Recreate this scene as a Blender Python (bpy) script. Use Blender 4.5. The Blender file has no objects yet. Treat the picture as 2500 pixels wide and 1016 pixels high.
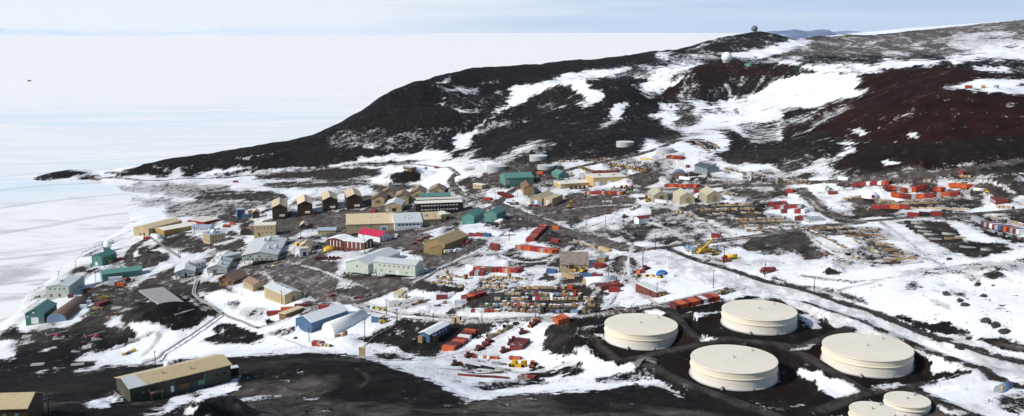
import bpy, math, random
import numpy as np
from mathutils import Vector, Matrix
random.seed(7); rng = np.random.default_rng(7)
SC = bpy.context.scene; COL = SC.collection
R_ = math.radians
# ------------------------------------------------------------------ camera model (photograph is 2500 x 1016)
H, FPX = 195.0, 2320.0
PIT = math.atan((508 - 73) / FPX); CP, SP = math.cos(PIT), math.sin(PIT)
def ray(u, v):
    a, b = (u - 1250) / FPX, -(v - 508) / FPX
    return np.array([a, CP + b * SP, -SP + b * CP])
def proj(x, y, z):
    dep = y * CP - (z - H) * SP
    return 1250 + FPX * x / dep, 508 - FPX * (y * SP + (z - H) * CP) / dep, dep
def on_plane(u, v, z):
    d = ray(u, v); t = (z - H) / d[2]
    return np.array([d[0] * t, d[1] * t, z])
def at_dist(u, v, dist):
    d = ray(u, v); t = dist / math.hypot(d[0], d[1])
    return np.array([d[0] * t, d[1] * t, H + d[2] * t])
CROPS = {'A': (0, 380, 3.907), 'B': (0, 600, 3.907), 'C': (0, 800, 4.705), 'D': (400, 400, 3.907), 'E': (400, 620, 3.907),
         'F': (800, 420, 3.907), 'G': (800, 640, 3.907), 'H': (400, 800, 4.705), 'I': (1180, 380, 3.907), 'J': (1180, 600, 3.907),
         'K': (1000, 780, 4.305), 'L': (1560, 360, 3.907), 'M': (1560, 560, 3.907), 'N': (1960, 380, 3.907), 'O': (1960, 600, 3.907),
         'Q': (1960, 800, 4.63), 'R': (1400, 720, 3.432), 'T': (800, 150, 3.628), 'U': (1300, 150, 3.628), 'V': (1600, 40, 5.0),
         'W': (2000, 30, 5.0), 'X': (1900, 150, 3.628), 'P': (0, 0, 1.0)}
def px(c, p):
    x0, y0, s = CROPS[c]
    return (x0 + p[0] / s, y0 + p[1] / s)
# ------------------------------------------------------------------ noise
def _hash(ix, iy, seed):
    h = (ix.astype(np.int64) * 374761393 + iy.astype(np.int64) * 668265263 + seed * 1442695041) & 0x7fffffff
    h = ((h ^ (h >> 13)) * 1274126177) & 0x7fffffff
    return ((h ^ (h >> 16)) & 0xffff) / 65535.0
def vnoise(x, y, seed=0):
    ix, iy = np.floor(x), np.floor(y); fx, fy = x - ix, y - iy
    fx = fx * fx * fx * (fx * (fx * 6 - 15) + 10); fy = fy * fy * fy * (fy * (fy * 6 - 15) + 10)
    a, b = _hash(ix, iy, seed), _hash(ix + 1, iy, seed); c, d = _hash(ix, iy + 1, seed), _hash(ix + 1, iy + 1, seed)
    return (a * (1 - fx) + b * fx) * (1 - fy) + (c * (1 - fx) + d * fx) * fy
def fbm(x, y, octv=5, seed=0, gain=0.5):
    t = np.zeros_like(x); amp = 1.0; tot = 0.0
    for k in range(octv):
        t += amp * (vnoise(x, y, seed + k * 17) - 0.5); tot += amp; amp *= gain; x = x * 2.03 + 11.7; y = y * 2.03 - 5.3
    return t / tot * 2
def scaled(fn, x, y, s):
    """noise whose grain grows with distance: two octave-spaced grains blended, so the pattern stays put in the world"""
    l = np.log2(s); a = np.floor(l); f = l - a; f = f * f * (3 - 2 * f); s0 = 2.0 ** a
    return fn(x / s0, y / s0) * (1 - f) + fn(x / s0 / 2, y / s0 / 2) * f
# ------------------------------------------------------------------ terrain control points
ctl = []
def cz(u, v, z): ctl.append(on_plane(u, v, z))
def cd(u, v, d): ctl.append(at_dist(u, v, d))
def cw(u, d, z):                                       # column u, ground distance d, height z
    a = math.atan((u - 1250) / FPX / CP); ctl.append(np.array([math.sin(a) * d, math.cos(a) * d, z]))
# sea on the left (ground dips under the ice)
for u, v, z in [(-300, 1000, 40), (-300, 900, 0), (-200, 760, -5), (-100, 640, -6), (0, 560, -6), (100, 520, -5), (0, 470, -6), (-200, 460, -8), (-300, 520, -8), (0, 420, -8), (60, 455, -3),
                (240, 470, -1.2), (340, 470, 0.5), (240, 520, -2.0), (150, 600, -4), (330, 505, 0.6), (60, 690, -3.5), (0, 770, -3), (120, 640, -3), (210, 590, -2.5), (280, 555, -1)]: cz(u, v, z)
for u, v, z in [(40, 440, -6), (20, 425, -8), (60, 441, -3), (40, 415, -9), (70, 446, -2.5), (-60, 430, -8), (110, 447, -1.5), (160, 447, -1.2)]: cz(u, v, z)
# shore and town
for u, v, z in [(75, 785, 5), (0, 830, 2), (130, 720, 5), (230, 645, 5), (330, 572, 6), (160, 740, 7), (200, 830, 9), (0, 880, 8), (100, 870, 9), (300, 860, 11), (330, 790, 14), (420, 755, 21), (300, 700, 9),
                (360, 640, 10), (420, 570, 9), (520, 590, 14), (540, 660, 18), (640, 640, 23), (640, 545, 17), (620, 490, 9), (500, 480, 5), (430, 440, 6), (560, 445, 9), (700, 525, 20), (860, 505, 24), (800, 460, 20),
                (900, 560, 30), (1000, 500, 32), (1120, 480, 40), (950, 450, 30), (1000, 425, 36), (700, 600, 28), (860, 620, 34), (1000, 690, 41), (850, 690, 34), (1120, 600, 43), (1200, 540, 46), (1250, 470, 50), (1200, 440, 50), (1230, 420, 55),
                (600, 700, 25), (680, 735, 27), (500, 740, 18), (450, 800, 16), (560, 830, 24), (700, 800, 31), (800, 815, 35), (640, 850, 30), (330, 880, 14),
                (1440, 455, 54), (1600, 460, 63), (1400, 520, 52), (1500, 560, 56), (1300, 600, 50), (1250, 690, 51), (1400, 690, 58), (1550, 620, 62), (1600, 700, 65), (1300, 780, 55), (1500, 760, 63),
                (1100, 745, 48), (1000, 780, 44), (900, 820, 39), (1130, 840, 47), (1250, 880, 53), (1000, 850, 43), (880, 850, 40), (1300, 920, 58),
                (1700, 560, 68), (1750, 490, 70), (1750, 430, 72), (1900, 440, 80), (1850, 520, 74), (2000, 480, 82), (2100, 560, 83), (1900, 600, 75), (1700, 640, 69), (1850, 680, 72), (2050, 650, 80), (2250, 620, 86), (2250, 480, 90), (2450, 480, 96),
                (2450, 580, 92), (2450, 700, 88), (2200, 720, 82), (2400, 800, 84), (2050, 745, 75), (2250, 830, 77), (2480, 900, 82), (2400, 940, 80), (2700, 900, 88), (2700, 600, 100), (2700, 480, 106),
                (1564, 826, 67), (1852, 790, 74), (1790, 915, 72), (2115, 886, 75), (1440, 830, 61), (1690, 800, 70), (1950, 800, 75), (1660, 850, 69), (1950, 880, 74), (2180, 1000, 78), (2060, 1020, 78), (2400, 1010, 82), (2700, 1010, 88),
                (1420, 900, 63), (1560, 905, 70)]: cz(u, v, z)
# foreground flank
for u, v, z in [(0, 1010, 84), (-200, 1010, 84), (120, 990, 78), (330, 985, 64), (480, 950, 61), (590, 925, 59), (300, 920, 48), (150, 930, 34), (40, 930, 26), (420, 885, 33), (560, 872, 37), (720, 880, 55), (860, 885, 62), (960, 920, 66), (1080, 965, 70),
                (1230, 985, 76), (1500, 975, 76), (800, 960, 72), (600, 1000, 78), (1000, 1012, 82), (1500, 1016, 84), (1800, 1012, 80), (940, 880, 50), (1180, 955, 62), (1400, 940, 66)]: cz(u, v, z)
for u in (-300, 300, 900, 1500, 2100, 2800): cw(u, 200, 104 if u < 2000 else 96)
for u in (-300, 300, 900, 1500, 2100, 2800): cw(u, 140, 118)
# far land left: Hut peninsula
for u, v, z in [(78, 437, .5), (100, 427, 4), (130, 420, 7), (160, 420, 7.5), (200, 422, 6), (228, 432, 1.5), (290, 424, 7), (110, 437, 1.5), (170, 436, 1.5)]: cz(u, v, z)
for u, v, d in [(400, 398, 1380), (480, 386, 1400)]: cd(u, v, d)
for u, d in [(60, 1420), (130, 1480), (220, 1480), (300, 1480), (400, 1520), (500, 1560), (30, 1300)]: cw(u, d, -8)
cz(250, 437, 0.8); cz(330, 445, 2); cz(400, 437, 4); cz(500, 425, 7); cz(620, 415, 12); cz(760, 408, 18); cz(900, 402, 24); cz(1020, 398, 30); cz(1120, 400, 38); cz(1050, 430, 38); cz(1150, 455, 44)
# western ridge: crest against the sea ice, then falling away to the sea
for u, v, d in [(560, 372, 1420), (630, 360, 1430), (700, 345, 1450), (790, 320, 1500), (860, 290, 1550), (900, 265, 1600), (950, 228, 1650), (1000, 202, 1700), (1060, 190, 1800), (1110, 176, 1900), (1240, 165, 2100), (1330, 160, 2200),
                (1420, 152, 2300), (1500, 140, 2400), (1560, 130, 2500), (1640, 123, 2600), (1690, 112, 2700), (1720, 99, 2800), (1760, 90, 2900), (1800, 81, 2950), (1843, 78, 3000), (1880, 82, 3000), (1920, 94, 3000)]: cd(u, v, d)
for u, d in [(560, 1600), (640, 1640), (740, 1680), (820, 1750), (900, 1900), (980, 2060), (1060, 2240), (1150, 2450), (1280, 2720), (1420, 2950), (1560, 3150), (1660, 3300), (1740, 3500)]: cw(u, d, -10)
for u, v, d in [(1080, 183, 1850), (1150, 171, 1960), (1180, 168.5, 2010), (1210, 167, 2060), (1290, 162, 2160), (1370, 156, 2250), (1460, 146, 2350), (880, 278, 1575), (925, 246, 1625), (975, 214, 1675)]: cd(u, v, d)
for u, v, d in [(905, 262, 1490), (1000, 262, 1475), (1100, 264, 1460), (1185, 280, 1430)]: cd(u, v, d)
for u, d, z in [(960, 1565, 64), (1060, 1570, 67), (1150, 1545, 66)]: cw(u, d, z)
for u, d in [(560, 2200), (700, 2300), (900, 2500), (1100, 2900), (1400, 3400), (1650, 4200), (400, 2200), (100, 2200), (-300, 2200), (-300, 1500), (0, 1700), (-300, 4000), (300, 4000), (900, 4500), (1400, 5500), (-300, 9000), (600, 9000), (1400, 9000), (1750, 7000)]: cw(u, d, -12)
for u, v, d in [(620, 385, 1330), (720, 375, 1350), (800, 350, 1400), (880, 345, 1330), (980, 345, 1320), (900, 385, 1250), (1050, 375, 1240), (1060, 240, 1650), (1180, 220, 1800), (1290, 190, 2000), (1140, 330, 1350), (1180, 370, 1150),
                (1230, 300, 1480), (1250, 230, 1780), (1300, 213, 1800), (1370, 196, 1850), (1480, 176, 2000), (1600, 160, 2150), (1330, 240, 1600), (1370, 208, 1620), (1440, 196, 1600), (1510, 205, 1560), (1545, 228, 1500), (1440, 260, 1420), (1350, 290, 1380), (1535, 260, 1400), (1600, 262, 1500), (1610, 232, 1620),
                (1640, 300, 1330), (1590, 300, 1330), (1560, 300, 1250), (1480, 300, 1230), (1390, 330, 1150), (1290, 360, 1080), (1500, 325, 1090), (1540, 340, 1050), (1440, 330, 1110), (1420, 370, 1010), (1330, 384, 985), (1526, 362, 990), (1600, 340, 1080), (1660, 330, 1120), (1640, 372, 940), (1560, 380, 945), (1240, 395, 1000)]: cd(u, v, d)
# crater hill carrying the white dome
for u, v, d in [(1775, 153, 1900), (1720, 165, 1880), (1830, 158, 1900), (1680, 185, 1820), (1900, 152, 1880), (1945, 172, 1800), (1780, 195, 1835), (1780, 240, 1765), (1700, 240, 1740), (1860, 235, 1765), (1650, 215, 1800), (1720, 270, 1420), (1820, 280, 1400), (1760, 310, 1220), (1860, 320, 1120), (1780, 345, 1010)]: cd(u, v, d)
for u, d, z in [(1740, 2080, 112), (1830, 2080, 118), (1660, 2050, 112), (1930, 2050, 122)]: cw(u, d, z)
# red hill on the right
for u, v, d in [(1950, 240, 1420), (2050, 215, 1400), (2100, 195, 1350), (2150, 180, 1300), (2220, 168, 1260), (2320, 166, 1250), (2420, 176, 1250), (2500, 187, 1250), (2700, 195, 1250), (2000, 290, 1180), (1900, 330, 1060), (1830, 370, 920), (1940, 360, 880), (2010, 320, 980), (2090, 265, 1020), (2200, 240, 900), (2300, 230, 872), (2400, 229, 866), (2500, 237, 860), (2700, 240, 900),
                (2080, 320, 880), (2200, 320, 800), (2320, 330, 770), (2450, 330, 760), (2700, 330, 750), (2000, 400, 790), (2130, 390, 745), (2260, 410, 700), (2400, 400, 700), (2500, 390, 715), (2700, 390, 720), (2450, 213, 1060), (2350, 212, 1080), (2250, 205, 1130)]: cd(u, v, d)
for u, d, z in [(2200, 1450, 128), (2350, 1450, 128), (2500, 1450, 128), (2700, 1450, 130)]: cw(u, d, z)
# rolling ground beyond
for u, v, d in [(2330, 152, 1720), (2290, 163, 1700), (2390, 166, 1700), (2480, 148, 1900), (2700, 150, 1900), (2430, 170, 1560), (2150, 160, 1900), (2060, 180, 1700), (2200, 150, 2100), (2050, 150, 2200), (2100, 135, 2500), (1960, 137, 2400), (1900, 122, 2500), (1800, 128, 2450), (1700, 135, 2350), (1980, 112, 2900), (2100, 115, 3000), (2250, 130, 2700), (2400, 120, 3000), (2500, 125, 2800), (2700, 125, 2800),
                (2000, 95, 3600), (2080, 91, 3900), (2150, 86, 4200), (2250, 78, 4600), (2350, 68, 4900), (2430, 60, 5100), (2500, 54, 5200), (2700, 40, 5400), (2250, 100, 3700), (2400, 90, 3900), (2500, 85, 3900), (2700, 85, 3900), (1950, 98, 3300)]: cd(u, v, d)
for u, d, z in [(1950, 4300, 60), (2050, 5200, 60), (2150, 6000, 60), (2300, 6500, 80), (2500, 7000, 120), (2700, 7000, 140), (1850, 4000, 20), (1900, 6500, -12), (2000, 9000, -12), (2500, 9500, -12), (2800, 9500, -12)]: cw(u, d, z)
ctl = np.array(ctl)
def lp(x, y): return np.stack([np.arctan2(x, y) * 10, np.log(np.hypot(x, y)) * 10], -1)
CQ = lp(ctl[:, 0], ctl[:, 1]); MQ = 0.18
def kern(a, b): return np.sqrt(((a[:, None, :] - b[None, :, :]) ** 2).sum(-1) + MQ * MQ)
_n = len(CQ)
_A = np.zeros((_n + 3, _n + 3)); _A[:_n, :_n] = -kern(CQ, CQ) + np.eye(_n) * 0.004
_A[:_n, _n] = 1; _A[:_n, _n + 1:] = CQ; _A[_n, :_n] = 1; _A[_n + 1:, :_n] = CQ.T
_w = np.linalg.solve(_A, np.concatenate([ctl[:, 2], np.zeros(3)]))
# polar grid round the view point: real heights z(x, y), finer near, coarser far
NA, NR, AZ, D0, D1 = 880, 1300, R_(36.5), 165.0, 9000.0
gaz = np.linspace(-AZ, AZ, NA); gd = D0 * (D1 / D0) ** np.linspace(0, 1, NR)
# coarse evaluation, then upsample bilinearly (the base is smooth)
ca, cr = np.linspace(-AZ, AZ, 300), np.linspace(math.log(D0), math.log(D1), 500)
_ca, _cr = np.meshgrid(ca, cr)
_pts = np.stack([_ca.ravel() * 10, _cr.ravel() * 10], -1)
_zc = np.concatenate([-kern(c, CQ) @ _w[:_n] + _w[_n] + c @ _w[_n + 1:] for c in np.array_split(_pts, 30)]).reshape(500, 300)
def bil(G, fi, fj):
    i = np.clip(fi.astype(int), 0, G.shape[0] - 2); j = np.clip(fj.astype(int), 0, G.shape[1] - 2); a, b = fi - i, fj - j
    return (G[i, j] * (1 - b) + G[i, j + 1] * b) * (1 - a) + (G[i + 1, j] * (1 - b) + G[i + 1, j + 1] * b) * a
GA, GD = np.meshgrid(gaz, gd)
GX, GY = np.sin(GA) * GD, np.cos(GA) * GD
GZ = bil(_zc, (np.log(GD) - math.log(D0)) / (math.log(D1) - math.log(D0)) * 499, (GA + AZ) / (2 * AZ) * 299)
def hgt(x, y, G=None):
    x, y = np.atleast_1d(np.asarray(x, float)), np.atleast_1d(np.asarray(y, float))
    fi = (np.log(np.hypot(x, y)) - math.log(D0)) / (math.log(D1) - math.log(D0)) * (NR - 1)
    fj = (np.arctan2(x, y) + AZ) / (2 * AZ) * (NA - 1)
    return bil(GZ if G is None else G, np.clip(fi, 0, NR - 1.001), np.clip(fj, 0, NA - 1.001))
_ts = 165 * (9000 / 165) ** np.linspace(0, 1, 2600)
def ground(u, v):
    """where the sight line through photo pixel (u, v) meets the ground"""
    d = ray(u, v); k = math.hypot(d[0], d[1]); t = _ts / k
    z = H + d[2] * t; g = np.maximum(hgt(d[0] * t, d[1] * t), 0.0)
    b = np.nonzero(z <= g)[0]
    if len(b) == 0: i = len(t) - 1; tt = t[i]
    elif b[0] == 0: tt = t[0]
    else:
        i = b[0]; f0, f1 = z[i - 1] - g[i - 1], g[i] - z[i]; tt = t[i - 1] + (t[i] - t[i - 1]) * f0 / max(f0 + f1, 1e-9)
    x, y = d[0] * tt, d[1] * tt
    return np.array([x, y, max(float(hgt(x, y)[0]), 0.0)])
def G_(c, p): return ground(*px(c, p))
# ruggedness on the hills, gentle unevenness in the town
hillw = np.clip((GD - 1050) / 350, 0, 1) + np.clip((GA - R_(15)) / R_(6), 0, 1) * np.clip((GD - 690) / 120, 0, 1)
hillw = np.clip(hillw, 0, 1) * np.clip((GZ + 6) / 20, 0, 1)
fore = np.clip((385 - GD) / 60, 0, 1) * np.clip((R_(3) - GA) / R_(6), 0, 1)
nz = fbm(GX / 170, GY / 170, 5, 3)
rid = 1 - np.abs(fbm(GX / 95 + 7, GY / 140, 4, 31)) * 2
GZ = GZ + hillw * (nz * 4.5 + (rid - 0.6) * 3.4 + fbm(GX / 26, GY / 26, 4, 9) * 2.2) * np.clip(GD / 1400, .35, 1.25)
_fc = ground(1810, 862); farm = 1 - .85 * np.clip((95 - np.hypot(GX - _fc[0], GY - _fc[1])) / 25, 0, 1)
GZ = GZ + farm * (1 - hillw) * np.clip((GZ + 1) / 6, 0, 1) * (fbm(GX / 30, GY / 30, 5, 5) * 0.9 + fbm(GX / 6, GY / 6, 3, 77) * 0.22)
GZ = GZ + fore * (fbm(GX / 22, GY / 22, 4, 51) * 2.0)
def seg_dist(P, x, y):
    best = np.full(x.shape, 1e9); 
    for (a, b) in zip(P[:-1], P[1:]):
        dx, dy = b[0] - a[0], b[1] - a[1]; L2 = dx * dx + dy * dy + 1e-9
        t = np.clip(((x - a[0]) * dx + (y - a[1]) * dy) / L2, 0, 1)
        best = np.minimum(best, np.hypot(x - a[0] - t * dx, y - a[1] - t * dy))
    return best
def local(P, pad):
    P = np.array(P)
    return np.nonzero((GX > P[:, 0].min() - pad) & (GX < P[:, 0].max() + pad) & (GY > P[:, 1].min() - pad) & (GY < P[:, 1].max() + pad))
# downslope streaks: noise smeared along the line of steepest descent (LIC)
_gr = np.gradient(GZ, np.log(gd), gaz); _gx = (_gr[0] * np.sin(GA) + _gr[1] * np.cos(GA)) / GD; _gy = (_gr[0] * np.cos(GA) - _gr[1] * np.sin(GA)) / GD
for _ in range(3): _gx[1:-1, 1:-1] = (_gx[:-2, 1:-1] + _gx[2:, 1:-1] + _gx[1:-1, :-2] + _gx[1:-1, 2:]) / 4; _gy[1:-1, 1:-1] = (_gy[:-2, 1:-1] + _gy[2:, 1:-1] + _gy[1:-1, :-2] + _gy[1:-1, 2:]) / 4
_gl = np.hypot(_gx, _gy) + .03; _gx, _gy = _gx / _gl, _gy / _gl
STREAK = np.zeros_like(GZ); _sc = np.clip(GD / 220, 2.5, 14)
for k in range(-5, 6): _x, _y = GX + _gx * k * _sc * .8, GY + _gy * k * _sc * .8; STREAK += scaled(lambda a, b: vnoise(a, b, 400) + .6 * vnoise(a * 2.3, b * 2.3, 410), _x, _y, _sc)
STREAK = (STREAK - STREAK.mean()) / STREAK.std()
TANKS = [(1564, 826, 178, 35), (1852, 790, 180, 33), (1790, 915.5, 209, 40), (2115, 885.6, 212, 39)]
# tank pads: level floors inside the containment berms; berms: heaped gravel banks with a flat top
BERMS = [[(1345, 800), (1400, 775), (1585, 748), (1640, 757)], [(1640, 757), (1668, 795), (1712, 832)], [(1655, 774), (1762, 750), (1885, 729), (1960, 738)], [(1960, 738), (2105, 786), (2260, 853), (2405, 903)],
         [(1530, 878), (1690, 843), (1790, 826)], [(1800, 828), (1890, 838), (1970, 868), (2110, 955)], [(1890, 838), (1960, 846), (2077, 800), (2108, 780)], [(1345, 800), (1420, 840), (1500, 873), (1575, 888), (1700, 945), (1850, 998), (1930, 1025)],
         [(2415, 897), (2330, 932), (2170, 948), (2110, 958), (2010, 1000)], [(2190, 946), (2270, 965), (2380, 1020)]]
BW = []
for P in BERMS:
    q = []
    for p in P: g = ground(*p); zc = g[2] + 1.7; q.append(on_plane(p[0], p[1], zc))
    BW.append(np.array(q))
PADS = [(*ground(u, v), w * proj(*ground(u, v))[2] / FPX / 2) for u, v, w, h in TANKS]
I = local([p[:2] for p in PADS], 60); dn = np.full(len(I[0]), 1e9); zn = np.zeros(len(I[0]))
for c in PADS:
    d = np.hypot(GX[I] - c[0], GY[I] - c[1]) - c[3]; k = d < dn; dn[k] = d[k]; zn[k] = c[2]
k = np.clip((20 - dn) / 8, 0, 1); k = k * k * (3 - 2 * k); GZ[I] = GZ[I] * (1 - k) + (zn + .12 * fbm(GX[I] / 6, GY[I] / 6, 3, 62)) * k
def berm_line(P, x, y):
    best = np.full(x.shape, 1e9); zz = np.zeros(x.shape)
    for a, b in zip(P[:-1], P[1:]):
        dx, dy = b[0] - a[0], b[1] - a[1]; t = np.clip(((x - a[0]) * dx + (y - a[1]) * dy) / (dx * dx + dy * dy + 1e-9), 0, 1); d = np.hypot(x - a[0] - t * dx, y - a[1] - t * dy)
        k = d < best; best[k] = d[k]; zz[k] = (a[2] + (b[2] - a[2]) * t)[k]
    return best, zz
for P in BW:
    I = local(P, 14); d, zc = berm_line(P, GX[I], GY[I]); w_ = fbm(GX[I] / 5, GY[I] / 5, 3, 63)
    GZ[I] = np.maximum(GZ[I], zc + .12 * w_ - .62 * np.clip(d + .5 * w_ - 2.3, 0, None))
# mounds and heaps: (crop, point, radius m, height m)
BUMPS = [('P', (995, 434), 34, 13), ('P', (400, 768), 36, 5), ('P', (360, 778), 24, 4), ('H', (620, 985), 13, 6), ('H', (420, 1010), 10, 4), ('P', (372, 640), 17, 5), ('P', (350, 618), 10, 3), ('E', (1240, 735), 13, 3.0), ('G', (1050, 250), 24, 3.5), ('G', (930, 470), 9, 3),
         ('P', (1735, 428), 26, 4), ('P', (1590, 435), 34, 5), ('P', (2150, 480), 20, 4), ('N', (580, 450), 16, 3), ('O', (250, 245), 9, 4), ('O', (1820, 285), 18, 4), ('P', (2080, 620), 10, 2.5), ('N', (1900, 300), 30, 9), ('P', (1150, 470), 12, 3), ('G', (880, 780), 16, 3.0), ('I', (800, 880), 6, 1.5),
         ('K', (1650, 330), 17, 2.6), ('X', (1220, 950), 20, 7), ('J', (1080, 390), 8, 2), ('F', (1650, 480), 8, 3), ('M', (200, 40), 12, 1.2), ('G', (150, 770), 14, 2.5), ('L', (560, 480), 7, 4), ('C', (1180, 880), 6, 1.6), ('C', (1330, 780), 5, 2.2)]
for c, p, r, h in BUMPS:
    q = G_(c, p); I = local([q], r * 1.6); d = np.hypot(GX[I] - q[0], GY[I] - q[1]) / r
    d = d * (1 + 0.35 * fbm(GX[I] / (r * .5), GY[I] / (r * .5), 3, 13)); k = np.clip(1 - d, 0, 1); GZ[I] += h * (k * k * (3 - 2 * k))
# ------------------------------------------------------------------ ground cover, traced from the photo, sampled where the ground is seen
MW, MH, MS = 1250, 560, 0.5
cov = np.full((MH, MW), 0.10); tin = np.zeros((MH, MW)); mud = np.zeros((MH, MW))
_my, _mx = np.mgrid[0:MH, 0:MW]; _myf, _mxf = (_my + .5) / MS, (_mx + .5) / MS
def pip(P):
    xs = [p[0] for p in P]; ys = [p[1] for p in P]
    x0, x1 = max(0, int(min(xs) * MS) - 1), min(MW, int(max(xs) * MS) + 2); y0, y1 = max(0, int(min(ys) * MS) - 1), min(MH, int(max(ys) * MS) + 2)
    if x1 <= x0 or y1 <= y0: return None
    X, Y = _mxf[y0:y1, x0:x1], _myf[y0:y1, x0:x1]; ins = np.zeros(X.shape, bool); n = len(P)
    for i in range(n):
        (xa, ya), (xb, yb) = P[i], P[(i + 1) % n]
        if ya == yb: continue
        ins ^= ((ya > Y) != (yb > Y)) & (X < (xb - xa) * (Y - ya) / (yb - ya) + xa)
    return (slice(y0, y1), slice(x0, x1)), ins
def fill(c, v, P, t=None, m=None):
    q = pip([px(c, p) for p in P])
    if q is None: return
    s, ins = q; cov[s][ins] = v
    if t is not None: tin[s][ins] = t
    if m is not None: mud[s][ins] = m
# ---- hills: bare black scoria first, then the snow lying on it
fill('P', 1, [(270,428),(400,380),(560,355),(700,328),(790,300),(860,270),(900,245),(950,208),(1000,180),(1060,170),(1110,156),(1240,145),(1330,140),(1420,132),(1500,120),(1560,110),(1600,105),(1690,90),(1760,70),(1830,54),(1870,54),(1920,80),(2000,75),(2500,30),(2500,420),(2300,430),(1900,400),(1650,345),(1560,360),(1560,380),(1300,400),(1200,400),(1100,388),(960,402),(700,410),(560,425),(480,432),(390,433),(360,428),(300,434)])
fill('A', 1, [(270,238),(330,190),(440,140),(560,130),(730,140),(890,170),(800,192),(640,212),(520,222),(420,232),(340,238)])
fill('A', 1, [(980,178),(1100,150),(1110,165),(1000,182)])
for P in [[(1400,118),(1480,105),(1560,112),(1500,125)],[(1110,175),(1180,165),(1170,178)],[(1641,95),(1580,120),(1500,190),(1560,200),(1641,205)],[(1260,155),(1300,150),(1280,165)]]: fill('A', .12, P)
fill('A', .93, [(1510,190),(1580,140),(1641,110),(1641,212)])
fill('A', .25, [(440,180),(500,200),(520,235),(480,215)])
fill('P', .1, [(570,388),(640,378),(700,368),(640,382),(600,390)])
fill('P', .1, [(400,432),(420,418),(470,405),(440,425),(430,433)])
fill('P', .1, [(470,425),(520,412),(590,405),(650,408),(590,415),(520,428),(470,436)])
# left ridge
fill('T', .68, [(0,640),(200,610),(420,590),(620,620),(900,585),(1150,560),(1290,590),(1150,640),(1000,650),(900,690),(860,790),(600,790),(400,780),(0,760)])
fill('T', .86, [(1290,300),(1500,280),(1620,240),(1600,330),(1480,400),(1240,450),(1100,380),(1000,340),(1100,290)])
for P in [[(1600,235),(1660,210),(1800,200),(1900,180),(2060,150),(2080,125),(2177,105),(2177,165),(2060,200),(1980,225),(1890,270),(1800,310),(1760,350),(1720,385),(1640,400),(1560,430),(1500,460),(1420,530),(1340,580),(1290,590),(1320,560),(1400,510),(1480,460),(1520,430),(1500,390),(1560,390),(1600,330),(1640,280)],
          [(1110,660),(1220,640),(1200,680),(1260,650),(1290,600),(1360,605),(1290,670),(1240,720),(1290,735),(1230,770),(1120,795),(1125,720)],[(960,190),(1040,160),(1095,130),(1050,190),(980,210)],
          [(960,335),(1050,315),(1000,345)],[(975,380),(1010,350),(1040,360),(1010,385)],[(1010,382),(1120,395),(1250,445),(1370,435),(1350,455),(1250,465),(1110,412)],[(1245,460),(1265,500),(1245,560),(1215,575),(1250,500)],[(1390,590),(1475,590),(1450,620),(1380,620)],
          [(1480,270),(1560,245),(1550,280)],[(300,740),(380,740),(420,765),(360,760)],[(870,790),(880,770),(950,710),(1030,665),(960,720),(895,790)],[(880,690),(930,688),(900,710)]]: fill('T', .04, P)
fill('T', .3, [(990,225),(1090,225),(1180,225),(1230,235),(1330,240),(1350,300),(1250,280),(1150,280),(1060,265)])
fill('T', .55, [(1130,205),(1300,190),(1500,175),(1680,165),(1500,195),(1300,205)])
fill('T', .5, [(1300,560),(1400,560),(1540,500),(1600,490),(1540,560),(1800,500),(1700,560),(1500,600),(1350,650)])
fill('T', .05, [(230,820),(380,850),(500,850),(560,830),(700,820),(900,790),(1120,800),(1100,830),(1000,870),(600,880),(180,912),(100,925),(0,935),(0,915),(180,880),(270,875)])
fill('T', .28, [(1090,880),(1250,800),(1380,740),(1340,790),(1280,835),(1190,880)])
fill('T', .3, [(1480,860),(1640,780),(1800,700),(1900,690),(1800,790),(1650,870),(1500,930)])
fill('T', .4, [(1500,940),(1700,880),(1850,830),(2000,740),(1930,800),(1720,910),(1560,960)])
fill('T', .25, [(800,880),(1400,850),(1500,900),(1500,960),(1300,990),(1100,900)])
# middle hills
for P in [[(0,200),(120,165),(240,155),(260,120),(400,85),(600,70),(920,55),(800,90),(640,130),(560,150),(420,155),(250,200),(0,240)],[(200,215),(330,170),(470,160),(540,200),(500,230),(540,260),(620,260),(650,290),(610,340),(520,370),(460,410),(370,400),(430,370),(490,330),(480,290),(370,285),(330,225),(280,210)],
          [(690,440),(760,370),(865,360),(820,440),(740,530),(640,580),(560,605),(620,560),(690,530),(700,490)],[(725,225),(780,222),(770,240),(730,240)],[(690,175),(740,170),(720,182)],[(0,270),(60,260),(30,285),(0,300)],[(350,550),(440,558),(420,565)],[(100,575),(160,568),(130,582)]]: fill('U', .03, P)
fill('U', .55, [(30,410),(100,365),(200,380),(300,370),(280,400),(200,430),(120,445)])
fill('U', .3, [(880,35),(1050,30),(1050,60),(1150,60),(1250,40),(1530,15),(1480,50),(1320,80),(1180,150),(1100,170),(950,160),(880,130),(1000,110),(1030,80),(900,50)])
fill('U', .62, [(640,130),(800,90),(1000,90),(900,130),(700,150)])
fill('U', .06, [(940,220),(1000,190),(1200,140),(1300,150),(1250,190),(1150,260),(1110,320),(1050,330),(980,300)])
fill('U', .5, [(980,300),(1050,260),(1110,240),(1120,300),(1060,320)])
fill('U', .1, [(1300,270),(1370,200),(1450,190),(1400,230),(1360,265)])
fill('U', .12, [(1090,370),(1200,370),(1320,360),(1420,350),(1500,340),(1560,350),(1814,340),(1814,590),(1700,590),(1560,600),(1400,640),(1250,610),(1150,580),(1110,510),(1010,485),(1150,440)])
fill('U', .68, [(1270,400),(1400,385),(1440,460),(1500,540),(1300,590),(1250,560),(1290,480)], m=.3)
fill('U', .5, [(1080,345),(1200,280),(1300,270),(1500,270),(1600,300),(1460,340),(1300,350),(1180,350)])
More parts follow.
